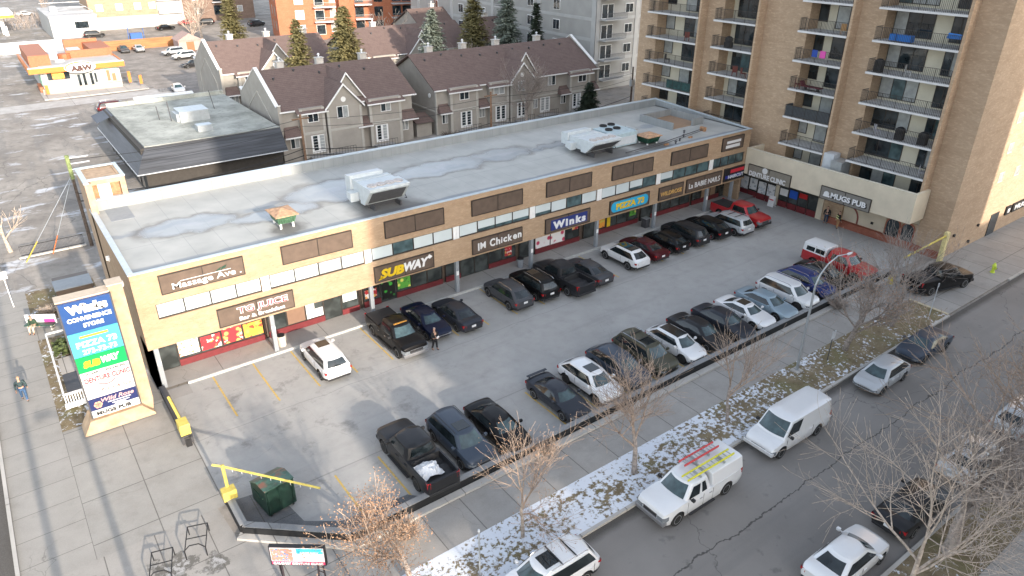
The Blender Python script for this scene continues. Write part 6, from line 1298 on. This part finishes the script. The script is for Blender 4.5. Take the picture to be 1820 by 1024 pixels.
C_=[
('white_suv','suv','suv','white',(2.0,-3.45),NY,'white SUV with small sunroof parked alone in the sunny stall near the pylon end',GU,('sunroof','darkrails'),None),
('black_pickup','pickup','pickup','black',(7.25,-3.5),SY,'black pickup with bed cover and orange marked cab roof, nose out by the shops',GU,('tonneau','marker_lights','chrome'),None),
('navy_sedan','sedan','sedan','navy',(9.9,-3.1),SY,'dark navy sedan, nose out, beside the man standing in the lot',GU,(),None),
('dark_sedan','sedan','sedan','slate',(12.2,-3.5),NY,'very dark grey sedan with red tail lights, right of the navy sedan',GU,(),None),
('grey_suv','suv','crossover','grey',(17.1,-3.2),NY,'dark grey SUV with silver rails, left of the black SUV by the chicken shop',GU,('rails',),None),
('black_suv','suv','suv','black',(19.6,-3.2),NY,'black SUV between the railed grey SUV and the open pickup',GU,('sunroof','rails'),None),
('grey_pickup','pickup','pickup','dgrey',(22.2,-3.7),NY,'dark grey pickup with empty open bed facing the shops',GU,('open','darkbump'),None),
('grey_sedan','sedan','sedan','grey',(24.7,-3.8),NY,'grey sedan with pale rear glass right of the open bed pickup',GU,(),None),
('white_crossover','suv','crossover','white',(29.2,-3.5),NY,'white crossover with black glass roof panel near the clinic end of the grocery',GU,('sunroof','bigroof'),None),
('maroon_sedan','sedan','sedan','maroon',(31.7,-3.3),NY,'dark maroon sedan right of the white crossover in the shop side row',GU,(),None),
('black_hatchback','hatchback','hatch','black',(34.4,-3.4),NY,'black hatchback with roof rails right of the maroon sedan',GU,('rails','darkrails'),None),
('black_suv','suv','suv','dgrey',(37.0,-3.3),NY,'large black SUV in the middle of the dark trio by the pizza shop',GU,('darkrails',),None),
('black_crossover','suv','crossover','black',(39.8,-3.5),NY,'black crossover directly left of the silver SUV',GU,(),None),
('silver_suv','suv','suv','silver',(42.2,-4.1),NY,'silver SUV with roof rails beside the red pickup in the shop side row',GU,('rails','bars'),None),
('red_pickup','pickup','pickup','red',(44.9,-3.3),SY,'red pickup with black bed cover, nose out, last before the clinic',GU,('tonneau','darkbump'),None),
('black_pickup','pickup','pickup','dgrey',(2.1,-15.55),NY,'black pickup with white sheet in its open bed, tail to the street',GL,('load','darkbump'),RIMD),
('grey_suv','suv','suv','bluegrey',(4.75,-15.75),SY,'grey SUV with sunroof between the loaded pickup and the black sedan',GL,('sunroof','rails','darkrails'),None),
('black_sedan','sedan','sedan','black',(7.15,-16.0),SY,'glossy black sedan right of the grey SUV, at the edge of the sunlight',GL,(),None),
('black_coupe','car','coupe','slate',(11.75,-15.85),SY,'black car with rear spoiler, left end of the long shaded row',GL,('spoiler',),None),
('white_suv','suv','crossover','white',(14.4,-15.8),SY,'white SUV with square sunroof next to the black spoiler car',GL,('sunroof',),RIMD),
('grey_crossover','suv','crossover','bluegrey',(16.95,-15.6),SY,'dark blue grey crossover partly behind bare twigs, second from the spoiler car',GL,(),None),
('olive_suv','suv','suv','olive',(19.4,-15.6),SY,'olive grey SUV with sunroof and roof bars left of the white car with black roof',GL,('sunroof','rails','bars'),None),
('white_crossover','suv','hatch','white',(22.05,-15.9),SY,'white hatchback crossover with all black glass roof in the lower row',GL,('bigroof',),RIMD),
('black_sedan','sedan','sedan','dgrey',(24.5,-15.8),SY,'black sedan just right of the white car with black roof',GL,(),None),
('charcoal_sedan','sedan','sedan','slate',(27.0,-15.9),SY,'charcoal sedan left of the white coupe in the lower row',GL,(),None),
('white_coupe','coupe','coupe','white',(29.4,-15.9),SY,'white coupe with dark sunroof between charcoal and pale blue sedans',GL,('sunroof',),None),
('blue_sedan','sedan','sedan','ltblue',(31.8,-16.0),SY,'pale ice blue sedan in the lower row',GL,(),None),
('white_suv','suv','suv','white',(34.4,-16.0),SY,'white SUV between the pale blue and the dark blue cars',GL,('rails',),RIMD),
('blue_suv','suv','crossover','blue',(37.1,-15.8),SY,'dark blue crossover behind the curved street lamp arm',GL,('rails',),None),
('black_suv','suv','sedan','black',(39.6,-15.8),SY,'black sedan between the dark blue crossover and the red pickup with white canopy',GL,(),None),
('red_pickup','pickup','pickup','red',(42.3,-15.4),SY,'red pickup with white bed canopy at the end of the lower row',GL,('topper','darkbump'),None),
('black_pickup','pickup','pickup','black',(46.0,-21.7),radians(-14),'black pickup turning out of the lot across the sidewalk by the tower',None,('tonneau','darkbump'),None),
('white_suv','suv','suv','white',(3.0,-25.85),pi,'white SUV with roof bars and sunroof cut by the bottom edge of the photo',GS,('sunroof','rails','bars'),None),
('white_pickup','pickup','extcab','white',(12.25,-25.85),pi,'white pickup with white canopy carrying ladders, at the near kerb',GS,('topper','ladders','chrome'),None),
('white_van','van','van','white',(20.5,-25.85),pi,'white cargo van behind the ladder pickup at the near kerb',GS,('rearglass',),None),
('silver_hatchback','hatchback','hatch','silver',(30.0,-26.1),pi+.03,'silver hatchback at the near kerb right of the white van',GS,(),None),
('bluegrey_sedan','sedan','sedan','bluegrey',(35.7,-25.9),pi,'dark blue grey sedan at the near kerb next to the driveway',GS,(),None),
('white_sedan','sedan','sedan','white',(14.6,-33.1),0,'white sedan nearest the bottom edge under the branches, far kerb',GF,(),None),
('grey_sedan','sedan','sedan','dgrey',(20.2,-33.2),0,'dark grey car under tangled branches between two pale cars, far kerb',GF,(),None),
('silver_sedan','sedan','sedan','silver',(26.2,-33.3),0,'silver car behind the fork of a bare tree at the far kerb',GF,('sunroof',),None),
('silver_suv','suv','crossover','silver',(32.3,-33.3),0,'silver crossover cut by the right edge of the photo, far kerb',GF,(),None),
('grey_sedan','sedan','sedan','grey',(16.3,140.5),SY,'grey sedan facing the camera at the cedar fence',GB,(),None),
('silver_sedan','sedan','sedan','silver',(19.2,139.5),SY,'silver car facing the camera at the cedar fence, right of the grey one',GB,(),None),
('silver_suv','suv','suv','silver',(24.2,130),radians(190),'silver SUV farther back of the pair beside the townhouse gable',GB,(),None),
('white_suv','suv','suv','white',(24.8,123.5),radians(190),'white SUV nearer of the pair beside the townhouse gable',GB,(),None),
('dark_sedan','sedan','sedan','dgrey',(24.0,113),radians(185),'dark car nearly hidden behind the tall gable wall',GB,(),None),
('silver_sedan','sedan','sedan','silver',(15.6,90.5),radians(-95),'silver sedan alone behind the white pitched roof',GB,(),None),
('red_suv','suv','suv','maroon',(4.2,82),0,'dark red SUV behind the far corner of the black roofed shop',None,('rails',),None),
('black_suv','suv','suv','black',(14.8,168.5),0,'black SUV in front of the low white building',None,(),None),
('white_car','sedan','sedan','white',(5.5,230),0.3,'white car far away between the petrol canopy and the white building',None,(),None),
('red_car','sedan','sedan','red',(39.5,179),0.1,'red car in front of the dark brick block, top left',None,(),None),
('black_suv','suv','suv','black',(43.5,176),radians(170),'long black car parked in front of the dark brick block, top left',None,(),None),
('black_suv','suv','sedan','black',(32.2,172),0.2,'black car below the left end of the white apartment front',None,(),None),
('grey_suv','suv','suv','grey',(54,165),.3,'grey car at the left foot of the orange apartment block',None,(),None)]
carobj=[]
for nm,cat,kind,colr,loc,hd,lab,grp,ex,rm_ in C_:
    carobj.append(make_car(nm,cat,kind,colr,loc,hd,lab,grp,ex,rm_, z=(gz(loc[0])-.13) if (loc[1]<-25) else None))
# white sheet in the pickup bed
t=empty('plastic_sheet',(1.9,-17.2,.8+gz(2)),label='crumpled white plastic sheet lying in the open bed of the black pickup',cat='sheet'); rs=random.Random(8); bm=bmesh.new()
bmesh.ops.create_grid(bm,x_segments=9,y_segments=9,size=.6)
for v in bm.verts: v.co.z=.12+.28*max(0,1-(v.co.length/.75)**2)+rs.uniform(-.05,.07); v.co.x+=rs.uniform(-.05,.05)
me=bpy.data.meshes.new('sheet'); bm.to_mesh(me); bm.free(); me.materials.append(M_['signwhite']); o=bpy.data.objects.new('sheet_folds',me); COL.objects.link(o); o.parent=t
# ladders on the white pickup
def ladder(y,z,label,c,x0=-2.4,x1=1.1,dz=.0):
    t=empty('ladder',(12.25,-25.85,-.05),pi,label,'ladder'); 
    for s in (-.19,.19): MB().box(x0,x1,y+s-.03,y+s+.03,z,z+.09).build('rail',c,t)
    m=MB()
    for k in range(11): xx=x0+.2+k*(x1-x0-.4)/10; m.box(xx-.02,xx+.02,y-.16,y+.16,z+.02,z+.06)
    m.build('rungs',M_['galv'],t); MB().box(x0+.8,x0+.86,y-.3,y+.3,z-.14,z).box(x1-.9,x1-.84,y-.3,y+.3,z-.14,z).build('rack_bar',M_['galv'],t)
ladder(.42,2.12,'yellow fibreglass ladder on the street side of the white pickup roof',plain('ladder_yellow',(.65,.62,.05),.5)); ladder(-.42,2.12,'red and silver ladder on the verge side of the white pickup roof',plain('ladder_red',(.55,.06,.06),.5),-2.2,.4)
# ---------------- trees ----------------
def tree_mesh(rng,h,r0,spread=1.0,lean=(0,0),depth=5,fork=.35,twigs=3,min_r=.009,up=.35,crown0=.3,branch_len=.34):
    tr=MB(); cr=MB(); ends=[]
    def seg(mb,p,d,ln,ra,rb,n,steps=3,wob=.18):
        pts=[p]; rs=[ra]; q=p.copy(); dd=d.copy()
        for k in range(steps):
            dd=(dd+Vector((rng.uniform(-wob,wob),rng.uniform(-wob,wob),rng.uniform(-wob,wob)*.6+.03))).normalized(); q=q+dd*ln/steps; pts.append(q.copy()); rs.append(lerp(ra,rb,(k+1)/steps))
        mb.tube(pts,rs,n,cap=False); return pts,rs,dd
    def rec(p,d,ln,r,lev):
        pts,rs,dd=seg(tr if lev==0 else cr,p,d,ln,r,max(min_r,r*.55),8 if lev==0 else 5 if lev<3 else 3,4 if lev<2 else 3)
        if lev>=depth or r<min_r*1.05: ends.append((pts[-1],dd)); return
        nch=[4,5,4,4,4,3][min(lev,5)]
        for c in range(nch):
            f=rng.uniform(.35 if lev else .6,1.0); i=min(len(pts)-2,int(f*(len(pts)-1))); u=f*(len(pts)-1)-i; q=pts[i].lerp(pts[i+1],min(1,u)); 
            a=rng.uniform(0,2*pi); ax=dd.orthogonal().normalized(); ax.rotate(Matrix.Rotation(a,3,dd)); ang=rng.uniform(.35,.95)*spread
            nd=dd.copy(); nd.rotate(Matrix.Rotation(ang,3,ax)); nd=(nd+Vector((0,0,up*.5))).normalized()
            rec(q,nd,ln*rng.uniform(.58,.86) if lev else ln*rng.uniform(.7,1.0),lerp(r,r*.55,f)*rng.uniform(.5,.72),lev+1)
        nd=(dd+Vector((0,0,up*.3))).normalized(); rec(pts[-1],nd,ln*.75,r*.5,lev+1)
    d0=Vector((lean[0],lean[1],1)).normalized(); rec(Vector((0,0,0)),d0,h*branch_len,r0,0)
    return tr,cr,ends
def tree(name,label,x,y,h,r0,seed,bark='bark',twig=None,leaf=None,group=None,nleaf=0,cat='tree',z=None,lsize=.05,**k):
    rng=random.Random(seed); tr,cr,ends=tree_mesh(rng,h,r0,**k)
    zmax=max(v[2] for v in cr.v) or 1; s=h/zmax
    t=empty(name,(x,y,gz(x) if z is None else z),rng.uniform(0,.3),label,cat,group)
    for mb in (tr,cr): mb.v=[(a*s,b*s,c*s) for a,b,c in mb.v]
    tr.build('trunk',M_[bark],t,smooth=True,flip=False); c_=cr.build('branches',M_[twig or bark],t,flip=False)
    if leaf:
        lm=MB()
        for (p,d) in ends:
            for q in range(nleaf):
                pp=(p+Vector((rng.gauss(0,.12),rng.gauss(0,.12),rng.gauss(0,.12))))*s; a=Vector((rng.uniform(-1,1),rng.uniform(-1,1),rng.uniform(-1,1))).normalized()*lsize; b=a.orthogonal().normalized()*lsize*.6
                lm.add([pp-a,pp+b,pp+a,pp-b],[(0,1,2,3)])
        lm.build('leaves',M_[leaf],c_,flip=False)
    return t
tree('bare_tree','slender pale trunked verge tree nearest the white SUV with roof bars',3.7,-23.0,7.0,.11,11,'bark_pale','twig_red',leaf='leaf_orange',nleaf=1,depth=5,up=.25,spread=1.15,branch_len=.36,lsize=.035)
tree('bare_tree','bare dark trunked verge tree leaning right, behind the ladder pickup',11.2,-22.95,7.8,.17,5,'bark','twig_red',depth=6,up=.15,spread=1.2,min_r=.01,lean=(.12,.05),branch_len=.30)
tree('bare_tree','thin reddish verge tree behind the white cargo van',18.7,-23.05,7.6,.10,23,'bark','twig_red',depth=6,up=.2,spread=1.15,min_r=.01,branch_len=.32)
tree('bare_tree','thick forked verge tree between the street lamp and the silver hatchback',31.6,-22.7,8.4,.2,31,'bark','bark',depth=4,up=.35,spread=1.1,branch_len=.30,leaf='leaf_orange',nleaf=2,lsize=.04)
tree('bare_tree','tall smooth verge tree close to the driveway',37.2,-22.9,8.2,.16,37,'bark','bark',depth=4,up=.35,spread=1.1,branch_len=.36)
tree('orange_leaved_tree','small tree with dry orange leaves at the bottom centre by the bent wall corner',-2.0,-22.2,6.2,.10,44,'bark','twig_red',leaf='leaf_orange',nleaf=13,depth=5,up=.3,spread=1.25,branch_len=.22,lsize=.04,lean=(.05,.12))
tree('bare_tree','sun tipped bare tree at the bottom right over the white sedan',14.6,-36.0,10.8,.15,51,'bark_pale','bark_pale',depth=6,up=.10,spread=1.25,lean=(-.16,.14),branch_len=.36,z=.1)
tree('bare_tree','bare tree out of frame on the far verge south of the plaza corner',-4.2,-36.3,11.5,.24,91,'bark','bark',depth=5,up=.2,spread=1.2,branch_len=.25,z=0,min_r=.012)
tree('bare_tree','forked grey bare tree beside the dark grey car on the far verge',19.2,-35.5,9.8,.24,52,'bark','bark',depth=6,up=.15,spread=1.25,lean=(.02,.12),branch_len=.22,z=.1)
tree('bare_tree','bare tree right of the silver car on the far verge',24.6,-35.6,10.2,.21,58,'bark','twig_red',depth=6,up=.15,spread=1.25,lean=(0,.12),branch_len=.25,z=.1)
tree('bare_tree','bare tree at the right edge on the far verge',31.0,-35.6,10.4,.21,61,'bark','twig_red',depth=6,up=.15,spread=1.25,lean=(0,.16),branch_len=.25,z=.15)
tree('bare_tree','bare dark tree standing in front of the long townhouse block',49.0,36.5,10.6,.2,71,'bark','bark',depth=5,up=.3,spread=1.1,branch_len=.20,min_r=.01)
tree('bare_tree','pale bushy bare tree at the left edge near the picket fence',-13.3,30.5,5.2,.12,73,'bark_pale','bark_pale',depth=5,up=.4,branch_len=.2,min_r=.012)
tree('bare_tree','bare grey tree in front of the sunlit roof behind the tall gable',23.5,62,9,.16,75,'bark','bark',depth=5,up=.35,branch_len=.25,min_r=.016)
tree('bare_tree','reddish bare tree before the sunlit gable in the second row',41,62.5,7.5,.16,76,'bark_pale','twig_red',depth=5,up=.3,spread=1.1,branch_len=.22,min_r=.018)
tree('bare_tree','bare brown tree between the blue spruces behind the roofs',55,62,8.5,.16,77,'bark','bark',depth=5,up=.35,branch_len=.25,min_r=.018)
tree('bare_tree','pale bare tree at the foot of the orange apartments, right of the big spruce',50,90,10.5,.16,78,'bark_pale','bark_pale',depth=5,up=.35,branch_len=.22,min_r=.03)
tree('bare_tree','pale bare tree below the orange block balconies',57,92,10.5,.16,79,'bark_pale','bark_pale',depth=5,up=.35,branch_len=.22,min_r=.03)
tree('bare_tree','bare brown tree beside the petrol canopy, top left',8,205,12,.22,80,'bark','bark',depth=5,up=.35,branch_len=.25,min_r=.05)
tree('bare_tree','pale bare tree by the dark brick block, top left',35.5,150,11,.2,81,'bark_pale','bark_pale',depth=5,up=.35,branch_len=.22,min_r=.035)
tree('bare_tree','thin bare tree at the end of the cedar fence',30.5,138,8.5,.2,82,'bark_pale','bark_pale',depth=5,up=.35,branch_len=.22,min_r=.035)
t=MB(); rg=random.Random(5)
for k in range(420):
    x,y=rg.uniform(-2,12),rg.uniform(196,232); a=rg.uniform(0,6.28); t.tube([(x,y,0),(x+cos(a)*.9,y+sin(a)*.9,rg.uniform(1.2,2.4))],[.05,.02],3,cap=False)
tag(t.build('scrub',M_['bark'],flip=False),'brown leafless scrub behind the white wall at the top left','scrub',kind='stuff')
def spruce(label,x,y,h,R,seed,mat,dens=1.0,group='spruces between the townhouse rows',low=.06):
    rng=random.Random(seed); t=empty('spruce_tree',(x,y,gz(x)),0,label,'spruce',group)
    MB().tube([(0,0,0),(0,0,h*.96)],[.24,.02],7).build('trunk',M_['bark_dark'],t); m=MB()
    nb=int(h*30*dens)
    for k in range(nb):
        f=(k+rng.random())/nb; f=f**1.25; z=h*lerp(low,.985,f); L=R*(1-(z/h))**.68*rng.uniform(.66,1.1)+.12; a=rng.uniform(0,2*pi); ca,sa=cos(a),sin(a)
        dr=-.28-.25*rng.random(); n=max(3,int(L/.20)); R0=L
        for j in range(n):
            u=(j+.6)/n; lat=rng.uniform(-1,1)*(.12+.30*L*(1-abs(u-.55))); px,py_=ca*L*u-sa*lat,sa*L*u+ca*lat; pz=z+L*u*dr*.9+.35*L*u*u*.5
            for q in range(4):
                s=rng.uniform(.20,.36)*(1.1-.4*u); o=Vector((px+rng.gauss(0,.12),py_+rng.gauss(0,.12),pz+rng.gauss(0,.07)))
                b=rng.uniform(-.8,.8); d=Vector((cos(a+b),sin(a+b),rng.uniform(-.5,.25)))*s*1.3; e=Vector((-sin(a+b),cos(a+b),rng.uniform(-.6,.3)))*s*.42
                m.add([o-d*.4-e*.5,o+d*.5-e,o+d,o+d*.5+e,o-d*.4+e*.5],[(0,1,2,3,4)])
    m.build('crown',M_[mat],t,flip=False); return t
spruce('tallest olive green spruce rising behind the nearest townhouse roof',33.9,61,15.2,4.9,1,'spruce_olive',1.25)
spruce('narrower olive spruce to the left of the tallest one',26.6,61,13.9,3.6,2,'spruce_olive')
spruce('blue grey spruce between the two front townhouse blocks',48.6,61,13.8,4.4,3,'spruce_blue',1.1)
spruce('golden green spruce left of the grey apartment block',59.8,66,15.3,4.6,4,'spruce_olive',1.1)
spruce('pale blue spruce overlapping the grey apartment block',64.6,63,15.6,4.4,5,'spruce_blue',1.1)
spruce('slim dark spruce against the grey apartment wall',66.8,57.5,13.8,2.4,6,'spruce_dark',.9)
spruce('small dark spruce at the foot of the long townhouse block, beside the tower',61.6,37.6,4.6,2.0,7,'spruce_dark',1.4,None,.02)
spruce('sparse pale spruce near the left end of the orange apartments',37,128,14,3.6,8,'spruce_olive',.8,None)
for i,(x,y,h) in enumerate(((84,108,17),(89,106,19),(94,112,18),(99,108,17),(79,112,16))):
    spruce(['dark spruce touching the right end of the orange apartments','tall dark spruce second in the shady clump at top centre','dark spruce third in the shady clump at top centre','dark spruce right end of the shady clump by the brown block','shorter dark spruce in front of the orange block corner'][i],x,y,h,4.0,20+i,'spruce_dark',.75,'dark spruces at top centre')
def bush(name,label,x,y,r,h,seed,mat,n=260,group=None):
    rng=random.Random(seed); m=MB()
    for k in range(n):
        a=rng.uniform(0,6.28); rr_=r*sqrt(rng.random())*.5; b=rng.uniform(0,6.28); p=Vector((cos(a)*rr_*.4,sin(a)*rr_*.4,0)); q=Vector((cos(a)*rr_*2,sin(a)*rr_*2,h*rng.uniform(.6,1))); mid=p.lerp(q,.5)+Vector((rng.gauss(0,.08),rng.gauss(0,.08),.1))
        m.tube([p,mid,q],[.02,.014,.006],3,cap=False)
    return tag(m.build(name,M_[mat],loc=(x,y,gz(x)),flip=False),label,'bush',group)
bush('leafless_bush','reddish leafless bush behind the black wall corner at bottom centre',-.9,-19.7,1.0,1.0,1,'twig_red',300)
bush('leafless_bush','low leafless bush along the wall below the black sedan',8.3,-19.0,.8,.8,2,'twig_red',200)
bush('leafless_bush','brown bush at the wall end near the red pickup with white canopy',41.2,-19.1,1.1,.9,3,'bark',220)
bush('leafless_bush','brown bush behind the wall below the dark blue crossover',36.5,-19.0,1.1,.9,4,'bark',220)
bush('leafless_bush','pale dry bush at the near end of the long townhouse block',37.0,37.5,1.4,1.3,5,'bark_dark',240)
bush('dry_grass_clump','brown dry grass clump round the avenue bench',-11.9,15.6,.9,.6,6,'bark_pale',200)
# ---------------- people ----------------
def skin(name,verts,edges,rad,mat,parent,levels=1):
    me=bpy.data.meshes.new(name); me.from_pydata(verts,edges,[]); o=bpy.data.objects.new(name,me); COL.objects.link(o)
    s=o.modifiers.new('s','SKIN'); s.use_smooth_shade=True
    for i,r_ in enumerate(rad): me.skin_vertices[0].data[i].radius=(r_,r_) if not isinstance(r_,tuple) else r_
    me.skin_vertices[0].data[0].use_root=True
    ss_=o.modifiers.new('u','SUBSURF'); ss_.levels=levels; ss_.render_levels=levels
    dg=bpy.context.evaluated_depsgraph_get(); m2=bpy.data.meshes.new_from_object(o.evaluated_get(dg)); bpy.data.objects.remove(o)
    m2.materials.clear(); m2.materials.append(mat); q=bpy.data.objects.new(name,m2); COL.objects.link(q); q.parent=parent; return q
SK=plain('skin_tone',(.42,.25,.18),.6,var=0)
def person(x,y,rz,label,pose,top,legs,hair,extra=None,z=None):
    t=empty('person',(x,y,gz(x) if z is None else z),rz,label,'person')
    # faces -y locally
    st=pose.get('stride',.12); sw_=pose.get('arms',((.27,.05,1.02,.30,-.12,.80),(.27,-.05,1.02,.30,.1,.80))); sit=pose.get('sit',False)
    hz=.92 if not sit else .52
    pel=(0,0,hz); ch=(0,-.02+pose.get('lean',0)*.5,hz+.30); nk=(0,pose.get('lean',0),hz+.55); hd=(0,pose.get('lean',0)-.02,hz+.68); hd2=(0,pose.get('lean',0)-.03,hz+.80)
    V=[pel,ch,nk,hd,hd2]; E=[(0,1),(1,2),(2,3),(3,4)]; R_=[(.155,.12),(.175,.12),(.06,.06),(.085,.095),(.075,.085)]
    LG=[]
    for sgn,f in ((-1,st),(1,-st)):
        if not sit: k=(sgn*.11,-.02+f*.45,.50); a=(sgn*.12,f*1.2+.03,.09); toe=(sgn*.13,f*1.2-.14,.05)
        else: k=(sgn*.13,-.42,.50); a=(sgn*.14,-.45,.09); toe=(sgn*.14,-.62,.05)
        b=len(V); V+=[(sgn*.10,0,hz-.06),k,a,toe]; E+=[(0,b),(b,b+1),(b+1,b+2),(b+2,b+3)]; R_+=[.10,.068,.045,.042]; LG.append((V[b],k,a,toe))
    AR=[]
    for sgn,(ex,ey,ez_,hx,hy,hz_) in zip((-1,1),sw_):
        dz=hz-.92; b=len(V); sh=(sgn*.20,nk[1]+.01,hz+.48); el=(sgn*ex,ey+nk[1]*.5,ez_+.12+dz); ha=(sgn*hx,hy+nk[1]*.5,hz_+dz+.02)
        V+=[sh,el,ha]; E+=[(1,b),(b,b+1),(b+1,b+2)]; R_+=[.075,.05,.038]; AR.append((sh,el,ha))
        d=(Vector(ha)-Vector(el)).normalized(); side_=d.orthogonal().normalized()
        for fi,(off,ln) in enumerate(((-.03,.075),(-.012,.09),(.012,.085),(.03,.07),(.05,.05))):
            bb=len(V); base=Vector(ha)+d*.06+side_*off*.8; tip=base+d*ln*(.9)+Vector((0,-.02,-.01)); V+=[tuple(base),tuple(tip)]; E+=[(b+2,bb),(bb,bb+1)]; R_+=[.012,.008]
    body=skin('body',V,E,R_,SK,t)
    # trousers, jacket, shoes
    jv=[pel,ch,(0,nk[1],hz+.50)]; je=[(0,1),(1,2)]; jr=[(.175,.145),(.20,.145),(.10,.09)]
    for sh,el,ha in AR:
        b=len(jv); h2=Vector(el).lerp(Vector(ha),.88); jv+=[sh,el,tuple(h2)]; je+=[(1,b),(b,b+1),(b+1,b+2)]; jr+=[.095,.068,.052]
    skin('jacket',jv,je,jr,top,t)
    tv=[(0,0,hz+.02)]; te=[]; tr_=[(.165,.135)]
    for hp,k,a,toe in LG:
        b=len(tv); tv+=[hp,k,(a[0],a[1],a[2]+.03)]; te+=[(0,b),(b,b+1),(b+1,b+2)]; tr_+=[.115,.08,.062]
    skin('trousers',tv,te,tr_,legs,t)
    for hp,k,a,toe in LG: skin('shoe',[(a[0],a[1]+.04,.05),(a[0],a[1]-.06,.05),(toe[0],toe[1],.04)],[(0,1),(1,2)],[.05,.055,.045],TRIM,t)
    H_=Vector(hd2)
    skin('hair',[(H_.x,H_.y+.02,H_.z-.03),(H_.x,H_.y+.015,H_.z+.035)],[(0,1)],[(.088,.1),(.08,.09)],hair,t)
    MB().lathe([(.008,-.10),(.018,-.085),(.016,-.07)],(hd[0],hd[1],hd[2]+.045),6,'y').build('nose',SK,t)
    for s in (-1,1): MB().lathe([(.006,-.092),(.012,-.085)],(hd[0]+s*.032,hd[1],hd[2]+.075),6,'y').build('eye',TRIM,t); MB().lathe([(.02,-.01),(.024,.01)],(hd[0]+s*.092,hd[1]+.0,hd[2]+.06),8,'x').build('ear',SK,t)
    MB().box(hd[0]-.028,hd[0]+.028,hd[1]-.096,hd[1]-.085,hd[2]+.005,hd[2]+.014).build('mouth',plain('lips',(.3,.1,.09),.6,var=0),t)
    if extra: extra(t,hz)
    return t
blk=plain('black_cloth',(.02,.02,.022),.9,var=.2); jn=plain('blue_jeans',(.04,.09,.18),.9,var=.2); dk=plain('dark_teal_jacket',(.03,.055,.06),.8,var=.3,scale=8); beige=plain('beige_trousers',(.5,.44,.34),.9,var=.1); hairb=plain('brown_hair',(.09,.05,.03),.8); hairl=plain('sandy_hair',(.4,.28,.15),.8); grn=plain('dark_green_jacket',(.03,.06,.035),.9,var=.3)
person(-14.5,4.0,pi,'person in a dark puffer jacket and blue jeans walking away along the avenue sidewalk',dict(stride=.2),dk,jn,hairl)
def pk(t,hz): MB().box(-.1,.1,-.36,-.30,hz+.12,hz+.26).build('held_package',M_['signwhite'],t)
person(8.9,-6.0,radians(15),'man in black holding a small white package in front of the navy sedan',dict(stride=.1,arms=((.27,-.02,1.0,.09,-.28,1.06),(.27,-.02,1.0,.09,-.28,1.06))),blk,blk,plain('grey_hair',(.35,.3,.27),.8),pk)
person(51.0,-8.7,radians(-60),'person in dark clothes standing at the left of the pub arch',dict(stride=.05),blk,plain('dark_blue_trousers',(.03,.05,.09),.9),hairb)
def vest(t,hz): MB().box(-.19,.19,.13,.15,hz+.1,hz+.2).box(-.19,.19,.13,.15,hz+.32,hz+.40).box(-.19,.19,-.15,-.13,hz+.1,hz+.2).build('reflective_band',plain('reflective_yellow',(.75,.8,.35),.4,var=0),t)
person(50.7,-10.1,radians(60),'worker in high visibility jacket and tan trousers by the pub arch',dict(stride=.05),blk,plain('tan_trousers',(.42,.24,.12),.9,var=.1),hairb,vest)
person(-13.05,13.25,radians(-32),'person in dark green jacket and beige trousers sitting at the avenue bench',dict(sit=True,lean=-.12),grn,beige,hairb)
